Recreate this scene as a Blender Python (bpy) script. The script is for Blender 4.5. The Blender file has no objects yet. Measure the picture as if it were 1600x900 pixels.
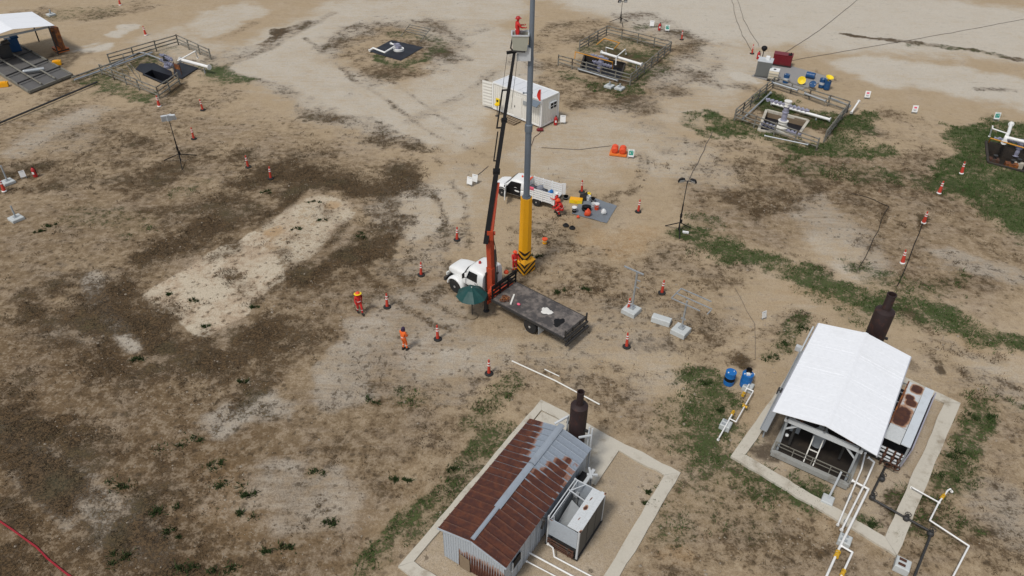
import bpy, bmesh, math, random
import numpy as np
from mathutils import Vector, Matrix
random.seed(7); np.random.seed(7)
sc = bpy.context.scene
C = sc.collection
R = math.radians

# ------------------------------------------------------------------ camera
CAM_H, CAM_D, CAM_R, CAM_F = 30.0, R(37.5), R(1.1), 1150.0
fwd = Vector((0, math.cos(CAM_D), -math.sin(CAM_D)))
_r0 = Vector((1, 0, 0)); _u0 = Vector((0, math.sin(CAM_D), math.cos(CAM_D)))
rgt = _r0*math.cos(CAM_R) + _u0*math.sin(CAM_R)
upv = _u0*math.cos(CAM_R) - _r0*math.sin(CAM_R)
cam = bpy.data.objects.new('camera', bpy.data.cameras.new('camera'))
C.objects.link(cam)
mw = Matrix.Identity(4)
for i in range(3):
    mw[i][0] = rgt[i]; mw[i][1] = upv[i]; mw[i][2] = -fwd[i]
mw[2][3] = CAM_H
cam.matrix_world = mw
cam.data.sensor_width = 36; cam.data.lens = 36*CAM_F/1600
cam.data.clip_start = .5; cam.data.clip_end = 6000
sc.camera = cam

# ------------------------------------------------------------------ sky, sun, exposure
SUN_EL = R(58); SUN_DIR = Vector((-.60, -.72, 0)).normalized()*math.cos(SUN_EL) + Vector((0, 0, math.sin(SUN_EL)))
w = bpy.data.worlds.new('World'); sc.world = w; w.use_nodes = True
nt = w.node_tree; bg = nt.nodes['Background']
sky = nt.nodes.new('ShaderNodeTexSky'); sky.sky_type = 'NISHITA'; sky.sun_disc = False
sky.sun_elevation = SUN_EL; sky.sun_rotation = math.atan2(SUN_DIR.x, SUN_DIR.y)
sky.dust_density = 1.2; sky.air_density = 1.0; sky.ozone_density = .6
hs = nt.nodes.new('ShaderNodeHueSaturation'); hs.inputs['Saturation'].default_value = .42   # a thin high overcast: whiter than clear sky
nt.links.new(sky.outputs[0], hs.inputs['Color']); nt.links.new(hs.outputs[0], bg.inputs[0]); bg.inputs[1].default_value = .085
sl = bpy.data.lights.new('sun', 'SUN'); sl.energy = 1.5; sl.angle = R(10); sl.color = (1, .96, .90)
so = bpy.data.objects.new('sun', sl); C.objects.link(so)
so.rotation_euler = (-SUN_DIR).to_track_quat('-Z', 'Y').to_euler(); so.location = (0, 0, 60)
sc.view_settings.view_transform = 'Standard'; sc.view_settings.look = 'None'
sc.view_settings.exposure = 0.56; sc.view_settings.gamma = 1.0

# ------------------------------------------------------------------ helpers
def G(px, py, z=0.0):
    """the point of height z seen at photo pixel px, py"""
    d = fwd + rgt*((px-800)/CAM_F) + upv*((450-py)/CAM_F)
    t = (z-CAM_H)/d.z
    return Vector((0, 0, CAM_H)) + d*t
def PX(p):
    v = Vector(p)-Vector((0, 0, CAM_H)); q = v.dot(fwd)
    return 800+CAM_F*v.dot(rgt)/q, 450-CAM_F*v.dot(upv)/q

def rotz(v, a):
    c, s = math.cos(a), math.sin(a)
    return Vector((v[0]*c-v[1]*s, v[0]*s+v[1]*c, v[2]))

class MB:
    def __init__(s): s.v = []; s.f = []; s.sm = []; s.mi = []; s.cur = 0
    def add(s, vs, fs, smooth=False):
        o = len(s.v); s.v += [Vector(p) for p in vs]
        for f in fs: s.f.append([i+o for i in f]); s.sm.append(smooth); s.mi.append(s.cur)
        return s
    def box(s, c, d, rz=0, M=None):
        hx, hy, hz = d[0]/2, d[1]/2, d[2]/2
        vs = [Vector((x*hx, y*hy, z*hz)) for z in (-1, 1) for y in (-1, 1) for x in (-1, 1)]
        if M is not None: vs = [M @ p for p in vs]
        if rz: vs = [rotz(p, rz) for p in vs]
        vs = [p+Vector(c) for p in vs]
        return s.add(vs, [(0, 2, 3, 1), (4, 5, 7, 6), (0, 1, 5, 4), (2, 6, 7, 3), (0, 4, 6, 2), (1, 3, 7, 5)])
    def beam(s, a, b, wd, ht, ref=(0, 0, 1)):
        a, b = Vector(a), Vector(b); d = (b-a).normalized()
        sd = d.cross(Vector(ref))
        if sd.length < 1e-4: sd = d.cross(Vector((1, 0, 0)))
        sd.normalize(); u = sd.cross(d)
        vs = []
        for p in (a, b):
            for q in ((-1, -1), (1, -1), (1, 1), (-1, 1)): vs.append(p+sd*(q[0]*wd/2)+u*(q[1]*ht/2))
        return s.add(vs, [(0, 3, 2, 1), (4, 5, 6, 7), (0, 1, 5, 4), (1, 2, 6, 5), (2, 3, 7, 6), (3, 0, 4, 7)])
    def cyl(s, a, b, r0, r1=None, n=10, cap=True):
        if r1 is None: r1 = r0
        a, b = Vector(a), Vector(b); d = (b-a).normalized()
        sd = d.cross(Vector((0, 0, 1)))
        if sd.length < 1e-4: sd = Vector((1, 0, 0))
        sd.normalize(); u = sd.cross(d); vs = []
        for p, r in ((a, r0), (b, r1)):
            for k in range(n):
                t = 2*math.pi*k/n; vs.append(p+sd*(math.cos(t)*r)+u*(math.sin(t)*r))
        s.add(vs, [(k, n+k, n+(k+1) % n, (k+1) % n) for k in range(n)], n > 6)
        if cap: s.add(vs[:n], [tuple(range(n))]); s.add(vs[n:], [tuple(reversed(range(n)))])
        return s
    def ball(s, c, r, n=8, m=6, sc_=(1, 1, 1)):
        c = Vector(c); vs = [c+Vector((0, 0, -r*sc_[2]))]
        for j in range(1, m):
            ph = -math.pi/2+math.pi*j/m
            for k in range(n):
                t = 2*math.pi*k/n
                vs.append(c+Vector((math.cos(t)*math.cos(ph)*r*sc_[0], math.sin(t)*math.cos(ph)*r*sc_[1], math.sin(ph)*r*sc_[2])))
        vs.append(c+Vector((0, 0, r*sc_[2]))); fs = []
        for k in range(n):
            fs.append((0, 1+(k+1) % n, 1+k)); L = 1+(m-2)*n
            fs.append((len(vs)-1, L+k, L+(k+1) % n))
            for j in range(m-2):
                a = 1+j*n; fs.append((a+k, a+(k+1) % n, a+n+(k+1) % n, a+n+k))
        return s.add(vs, fs, True)
    def tube(s, pts, r, n=8):
        for a, b in zip(pts[:-1], pts[1:]): s.cyl(a, b, r, r, n)
        for p in pts[1:-1]: s.ball(p, r*1.04, n, 4)
        return s
    def lathe(s, prof, c=(0, 0, 0), n=14, axis=None):
        """prof: list of (radius, height)"""
        vs = []
        for r, z in prof:
            for k in range(n):
                t = 2*math.pi*k/n; vs.append(Vector((r*math.cos(t), r*math.sin(t), z)))
        if axis is not None:
            q = Vector((0, 0, 1)).rotation_difference(Vector(axis).normalized()); vs = [q @ p for p in vs]
        vs = [p+Vector(c) for p in vs]
        for j in range(len(prof)-1):
            s.add(vs[j*n:(j+2)*n], [(k, (k+1) % n, n+(k+1) % n, n+k) for k in range(n)], True)
        if prof[0][0] > 1e-4: s.add(vs[:n], [tuple(reversed(range(n)))])
        if prof[-1][0] > 1e-4: s.add(vs[-n:], [tuple(range(n))])
        return s
    def torus(s, c, R_, r, axis=(0, 0, 1), n=14, m=6):
        q = Vector((0, 0, 1)).rotation_difference(Vector(axis).normalized()); vs = []
        for k in range(n):
            t = 2*math.pi*k/n
            for j in range(m):
                p = 2*math.pi*j/m
                vs.append(q @ Vector(((R_+r*math.cos(p))*math.cos(t), (R_+r*math.cos(p))*math.sin(t), r*math.sin(p)))+Vector(c))
        return s.add(vs, [(k*m+j, ((k+1) % n)*m+j, ((k+1) % n)*m+(j+1) % m, k*m+(j+1) % m) for k in range(n) for j in range(m)], True)
    def plate(s, pts, t, nrm=None):
        """polygon of given corners, thickness t along its normal"""
        pts = [Vector(p) for p in pts]
        if nrm is None: nrm = (pts[1]-pts[0]).cross(pts[2]-pts[0])
        nrm = Vector(nrm).normalized(); n = len(pts)
        vs = pts+[p+nrm*t for p in pts]
        return s.add(vs, [tuple(reversed(range(n))), tuple(range(n, 2*n))]+[(k, (k+1) % n, n+(k+1) % n, n+k) for k in range(n)])
    def loft(s, rings, cap=True, smooth=True):
        n = len(rings[0]); vs = [p for r in rings for p in r]
        s.add(vs, [(j*n+k, j*n+(k+1) % n, (j+1)*n+(k+1) % n, (j+1)*n+k) for j in range(len(rings)-1) for k in range(n)], smooth)
        if cap: s.add(rings[0], [tuple(reversed(range(n)))]); s.add(rings[-1], [tuple(range(n))])
        return s
    def mesh(s, name, mat):
        me = bpy.data.meshes.new(name)
        me.from_pydata([tuple(p) for p in s.v], [], s.f)
        me.polygons.foreach_set('use_smooth', s.sm)
        for m in (mat if isinstance(mat, (list, tuple)) else [mat]): me.materials.append(m)
        me.polygons.foreach_set('material_index', s.mi)
        bm = bmesh.new(); bm.from_mesh(me); bmesh.ops.recalc_face_normals(bm, faces=bm.faces); bm.to_mesh(me); bm.free()
        me.update(); return me
    def build(s, name, mat, parent=None, label=None, kind=None, world=False):
        if world and parent is not None:
            inv = Matrix.Translation(parent.location) @ parent.rotation_euler.to_matrix().to_4x4(); inv.invert()
            s.v = [inv @ p for p in s.v]
        o = bpy.data.objects.new(name, s.mesh(name, mat)); C.objects.link(o)
        if parent is not None: o.parent = parent
        if label: o['label'] = label
        if kind: o['kind'] = kind
        return o

def tag(o, label, cat, group=None):
    o['label'] = label; o['category'] = cat
    if group: o['group'] = group
    return o
def thing(name, label, cat, loc=(0, 0, 0), rz=0.0, group=None):
    o = bpy.data.objects.new(name, None); C.objects.link(o); o.empty_display_size = .3
    o.location = loc; o.rotation_euler = (0, 0, rz)
    return tag(o, label, cat, group)
def solo(mb, name, mat, label, cat, loc, group=None, rz=0.0):
    """a thing that is one mesh, its vertices given in world space"""
    inv = (Matrix.Translation(loc) @ Matrix.Rotation(rz, 4, 'Z')).inverted()
    mb.v = [inv @ p for p in mb.v]
    o = mb.build(name, mat); o.location = loc; o.rotation_euler = (0, 0, rz)
    return tag(o, label, cat, group)
def copy_tree(o, parent=None):
    c = o.copy(); C.objects.link(c)
    if parent is not None: c.parent = parent
    for ch in list(o.children): copy_tree(ch, c)
    return c
def dup(o, loc, rz, label, group=None):
    c = copy_tree(o); c.location = loc; c.rotation_euler = (0, 0, rz); c['label'] = label
    if group: c['group'] = group
    return c

# ------------------------------------------------------------------ materials
def mk(name):
    m = bpy.data.materials.new(name); m.use_nodes = True
    return m, m.node_tree, m.node_tree.nodes['Principled BSDF']
def nd(t, ty, **k):
    n = t.nodes.new(ty)
    for a, b in k.items(): setattr(n, a, b)
    return n
def noise(t, co, scale, detail=4, rough=.6):
    n = nd(t, 'ShaderNodeTexNoise'); n.inputs['Scale'].default_value = scale
    n.inputs['Detail'].default_value = detail; n.inputs['Roughness'].default_value = rough
    t.links.new(co, n.inputs['Vector']); return n.outputs['Fac']
def mth(t, op, a, b=None, clamp=False):
    n = nd(t, 'ShaderNodeMath', operation=op); n.use_clamp = clamp
    for i, x in enumerate((a, b)):
        if x is None: continue
        if isinstance(x, (int, float)): n.inputs[i].default_value = x
        else: t.links.new(x, n.inputs[i])
    return n.outputs[0]
def smooth(t, x, lo, hi):
    n = nd(t, 'ShaderNodeMapRange', interpolation_type='SMOOTHSTEP'); t.links.new(x, n.inputs[0])
    n.inputs[1].default_value = lo; n.inputs[2].default_value = hi; return n.outputs[0]
def mix(t, f, a, b, blend='MIX'):
    n = nd(t, 'ShaderNodeMix', data_type='RGBA', blend_type=blend)
    if isinstance(f, (int, float)): n.inputs['Factor'].default_value = f
    else: t.links.new(f, n.inputs['Factor'])
    for i, x in ((6, a), (7, b)):
        if isinstance(x, (tuple, list)): n.inputs[i].default_value = (*x[:3], 1)
        else: t.links.new(x, n.inputs[i])
    return n.outputs[2]
def objco(t): return nd(t, 'ShaderNodeTexCoord').outputs['Object']
def bump(t, b, h, strength=.3, dist=.02):
    n = nd(t, 'ShaderNodeBump'); n.inputs['Strength'].default_value = strength; n.inputs['Distance'].default_value = dist
    t.links.new(h, n.inputs['Height']); t.links.new(n.outputs[0], b.inputs['Normal'])
def paint(name, col, rough=.5, metal=0.0, dirt=.35, dcol=(.12, .085, .055), scale=1.6, spec=.4, bmp=.15):
    """paint or bare stuff with patches of dirt and a little grain"""
    m, t, b = mk(name); co = objco(t)
    n1 = noise(t, co, scale, 6, .65); n2 = noise(t, co, scale*9, 4, .6)
    f = mth(t, 'MULTIPLY', smooth(t, n1, .5, .78), dirt)
    c = mix(t, f, col, dcol)
    c = mix(t, mth(t, 'MULTIPLY', smooth(t, n2, .3, .75), .22), c, tuple(x*.7 for x in col))
    t.links.new(c, b.inputs['Base Color'])
    b.inputs['Roughness'].default_value = rough; b.inputs['Metallic'].default_value = metal
    b.inputs['Specular IOR Level'].default_value = spec
    if bmp: bump(t, b, n2, bmp, .01)
    return m
def rusty(name, col, amt=.5, scale=1.3, rough=.65, rcol=(.085, .026, .012), r2=(.19, .065, .02)):
    m, t, b = mk(name); co = objco(t)
    n1 = noise(t, co, scale, 7, .7); n2 = noise(t, co, scale*7, 5, .65)
    mask = smooth(t, mth(t, 'ADD', n1, mth(t, 'MULTIPLY', n2, .25)), .85-amt*.5, .93-amt*.5)
    rc = mix(t, n2, rcol, r2)
    c = mix(t, mask, mix(t, mth(t, 'MULTIPLY', n2, .35), col, tuple(x*.6 for x in col)), rc)
    t.links.new(c, b.inputs['Base Color']); b.inputs['Roughness'].default_value = rough
    bump(t, b, n2, .2, .01); return m

M = {}
M['white'] = paint('white_paint', (.78, .78, .76), .35, dirt=.12)
M['roofwhite'] = paint('white_roof_sheet', (.82, .83, .845), .45, dirt=.16, dcol=(.55, .54, .52), scale=.7)
M['cream'] = paint('cream_container_paint', (.74, .72, .66), .5, dirt=.25, dcol=(.42, .38, .3))
M['creamroof'] = paint('container_roof_paint', (.66, .67, .68), .5, dirt=.35, dcol=(.38, .36, .33), scale=.9)
M['pipewhite'] = paint('white_pipe_paint', (.8, .79, .76), .45, dirt=.3, scale=3)
M['grey'] = paint('grey_paint', (.30, .32, .33), .5, dirt=.3)
M['lgrey'] = paint('light_grey_paint', (.52, .54, .55), .5, dirt=.35, dcol=(.25, .2, .15))
M['polegrey'] = paint('blue_grey_pole_paint', (.15, .18, .215), .45, dirt=.15)
M['galv'] = paint('galvanised_steel', (.42, .44, .45), .45, .5, dirt=.3)
M['dark'] = paint('dark_steel', (.035, .034, .033), .55, dirt=.3)
M['black'] = paint('black_paint', (.010, .010, .0105), .6, dirt=.10, spec=.2)
M['rubber'] = paint('tyre_rubber', (.018, .018, .018), .85, dirt=.3, scale=4)
M['liner'] = paint('black_liner', (.010, .011, .016), .5, dirt=.15, scale=.7)
M['glass'] = paint('dark_glass', (.012, .015, .018), .08, dirt=0, bmp=0, spec=.6)
M['red'] = paint('red_paint', (.42, .02, .02), .45, dirt=.3)
M['pitwall'] = paint('pit_wall_steel', (.035, .028, .022), .8, dirt=.4)
M['darkred'] = paint('dark_red_paint', (.16, .010, .016), .45, dirt=.35)
M['crane'] = paint('crane_red_orange', (.42, .055, .02), .45, dirt=.35, scale=2)
M['orange'] = paint('safety_orange', (.75, .085, .025), .5, dirt=.15)
M['conered'] = paint('delineator_red', (.52, .05, .028), .55, dirt=.35, scale=6)
M['yellow'] = paint('yellow_paint', (.86, .40, .010), .45, dirt=.12)
M['valve'] = paint('yellow_valve_paint', (.62, .36, .02), .45, dirt=.35, scale=6)
M['brightyellow'] = paint('bright_yellow', (.85, .62, .02), .45, dirt=.05)
M['blue'] = paint('blue_plastic', (.012, .14, .42), .35, dirt=.2)
M['dkblue'] = paint('dark_blue_plastic', (.012, .07, .19), .4, dirt=.25)
M['green'] = paint('umbrella_green', (.006, .055, .050), .5, dirt=.1)
M['stack'] = rusty('maroon_stack_steel', (.022, .009, .008), .35, 1.6, .7, (.034, .012, .009), (.055, .019, .011))
M['ruststeel'] = rusty('rusty_steel', (.07, .058, .048), .7, 2.2, .75, (.05, .020, .012), (.10, .04, .018))
M['rustorange'] = rusty('rusty_orange_steel', (.33, .11, .02), .6, 2.2)
M['pipeyel'] = paint('yellow_rail_paint', (.55, .24, .02), .5, dirt=.5)
M['fence'] = rusty('weathered_fence_pipe', (.19, .18, .15), .4, 1.5, .8, (.07, .052, .036), (.11, .085, .06))
M['concrete'] = paint('concrete', (.52, .48, .40), .9, dirt=.85, dcol=(.24, .19, .13), scale=1.1, spec=.15, bmp=.35)
M['footing'] = paint('footing_concrete', (.50, .52, .51), .85, dirt=.5, dcol=(.25, .24, .2), scale=3, spec=.2)
M['wood'] = paint('weathered_boards', (.23, .17, .11), .85, dirt=.5, scale=3)
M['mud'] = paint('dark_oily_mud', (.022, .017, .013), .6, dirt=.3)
M['deck'] = paint('truck_deck_steel', (.085, .078, .075), .6, .1, dirt=.75, dcol=(.19, .16, .13), scale=.9)
def deckmat():
    m, t, b = mk('worn_deck_plate'); co = objco(t); a = noise(t, co, .9, 7, .7); c2 = noise(t, co, 4, 6, .7); c3 = noise(t, co, 16, 4, .6)
    c = mix(t, smooth(t, mth(t, 'ADD', a, mth(t, 'MULTIPLY', mth(t, 'SUBTRACT', c2, .5), .5)), .40, .62), (.062, .055, .052), (.185, .158, .138))
    c = mix(t, mth(t, 'MULTIPLY', smooth(t, c2, .55, .7), .5), c, (.22, .19, .17)); c = mix(t, mth(t, 'MULTIPLY', smooth(t, c3, .5, .7), .4), c, (.04, .034, .03))
    t.links.new(c, b.inputs['Base Color']); b.inputs['Roughness'].default_value = .6; bump(t, b, c2, .3, .01); return m
M['deck'] = deckmat()
M['tree'] = paint('lilac_grey_valves', (.36, .36, .46), .4, .3, dirt=.35, scale=5)
M['tank'] = paint('tote_plastic', (.62, .55, .42), .5, dirt=.2)
M['canvas'] = paint('grey_tarp', (.20, .22, .24), .7, dirt=.35, scale=1.5)
M['bag'] = paint('dark_bags', (.07, .075, .09), .7, dirt=.3, scale=5)
M['pink'] = paint('pink_cloth', (.75, .12, .19), .7, dirt=.1)
M['skin'] = paint('skin', (.28, .13, .075), .6, dirt=0, bmp=0)
M['coverred'] = paint('red_coverall', (.55, .025, .02), .8, dirt=.2, scale=4)
M['coverorange'] = paint('orange_coverall', (.80, .14, .02), .8, dirt=.2, scale=4)
M['boot'] = paint('black_boots', (.02, .016, .013), .7, dirt=.3)
M['silver'] = paint('reflective_band', (.65, .65, .6), .4, dirt=.1)
M['hathair'] = paint('dark_purple_cloth', (.035, .018, .05), .8, dirt=0)
M['signgreen'] = paint('sign_green', (.03, .30, .22), .6, dirt=.1)
M['redhose'] = paint('red_hose', (.30, .012, .022), .6, dirt=.1)
M['aluminium'] = paint('aluminium_rim', (.55, .55, .55), .4, .6, dirt=.3, scale=6)
M['hosegrey'] = paint('grey_hose', (.10, .09, .08), .8, dirt=.3)
M['powder'] = paint('white_spilled_powder', (.7, .68, .63), .95, dirt=.3, dcol=(.4, .36, .3), scale=5)
M['gravelpad'] = paint('grey_slab', (.27, .26, .25), .9, dirt=.5, dcol=(.36, .31, .25), scale=1.2)
def hazard(name, per=.42, k=.75, ca=(.72, .34, .012), cb=(.012, .011, .010)):
    m, t, b = mk(name); co = objco(t); sp = nd(t, 'ShaderNodeSeparateXYZ'); t.links.new(co, sp.inputs[0])
    q = mth(t, 'SUBTRACT', sp.outputs['Z'], mth(t, 'MULTIPLY', mth(t, 'ABSOLUTE', sp.outputs['X']), k))
    fr = mth(t, 'FRACT', mth(t, 'ADD', mth(t, 'DIVIDE', q, per), 8.2))
    st = mth(t, 'GREATER_THAN', fr, .5)
    n = noise(t, co, 6, 5); c = mix(t, st, ca, cb)
    c = mix(t, mth(t, 'MULTIPLY', smooth(t, n, .55, .8), .3), c, (.16, .12, .08))
    t.links.new(c, b.inputs['Base Color']); b.inputs['Roughness'].default_value = .5; return m
M['hazard'] = hazard('black_yellow_stripes')
M['hazardred'] = hazard('black_orange_stripes', .34, .0, (.6, .16, .03))
def attr_rust(name, col, rcol=(.062, .016, .009), r2=(.15, .042, .014), lo=.40, hi=.60, fringe=(.27, .10, .03)):
    """sheet metal whose rust follows the sheet's own stored rust amount"""
    m, t, b = mk(name); co = objco(t)
    a = nd(t, 'ShaderNodeAttribute', attribute_name='rust').outputs['Fac']
    n1 = noise(t, co, 3.2, 6, .65); n2 = noise(t, co, 14, 5, .7)
    mask = smooth(t, mth(t, 'ADD', a, mth(t, 'ADD', mth(t, 'MULTIPLY', mth(t, 'SUBTRACT', n1, .5), .30), mth(t, 'MULTIPLY', mth(t, 'SUBTRACT', n2, .5), .12))), lo, hi)
    rc = mix(t, smooth(t, n1, .35, .75), rcol, r2); rc = mix(t, mth(t, 'MULTIPLY', n2, .5), rc, (.035, .012, .008))
    c = mix(t, mask, mix(t, smooth(t, n2, .4, .8), col, tuple(x*.75 for x in col)), rc)
    c = mix(t, mth(t, 'MULTIPLY', mth(t, 'MULTIPLY', mask, mth(t, 'SUBTRACT', 1.0, mask)), 2.6), c, fringe)
    t.links.new(c, b.inputs['Base Color']); t.links.new(mth(t, 'ADD', mth(t, 'MULTIPLY', mask, .35), .42), b.inputs['Roughness'])
    bump(t, b, n2, .2, .01); return m
M['roofrust'] = attr_rust('galvanised_rusting_roof', (.25, .285, .33))
M['wallrust'] = attr_rust('galvanised_rusting_wall', (.40, .44, .48))
M['platerust'] = attr_rust('white_plate_rusting', (.58, .60, .60), (.055, .018, .012), (.13, .045, .018), .36, .58, (.42, .17, .04))
# ------------------------------------------------------------------ ground
def hash2(ix, iy, s):
    h = (ix.astype(np.int64)*374761393+iy.astype(np.int64)*668265263+s*982451653) & 0x7fffffff
    h = ((h ^ (h >> 13))*1274126177) & 0x7fffffff
    return ((h ^ (h >> 16)) & 0xffff)/65535.0
def vnoise(x, y, s):
    ix, iy = np.floor(x), np.floor(y); fx, fy = x-ix, y-iy
    fx = fx*fx*(3-2*fx); fy = fy*fy*(3-2*fy)
    a, b = hash2(ix, iy, s), hash2(ix+1, iy, s); c, d = hash2(ix, iy+1, s), hash2(ix+1, iy+1, s)
    return (a*(1-fx)+b*fx)*(1-fy)+(c*(1-fx)+d*fx)*fy
def fbm(x, y, sc_, s, o=4):
    r = np.zeros_like(x); am = .5; q = sc_
    for k in range(o): r += am*vnoise(x*q+k*17.3, y*q-k*9.1, s+k); am *= .5; q *= 2.03
    return r
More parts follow.
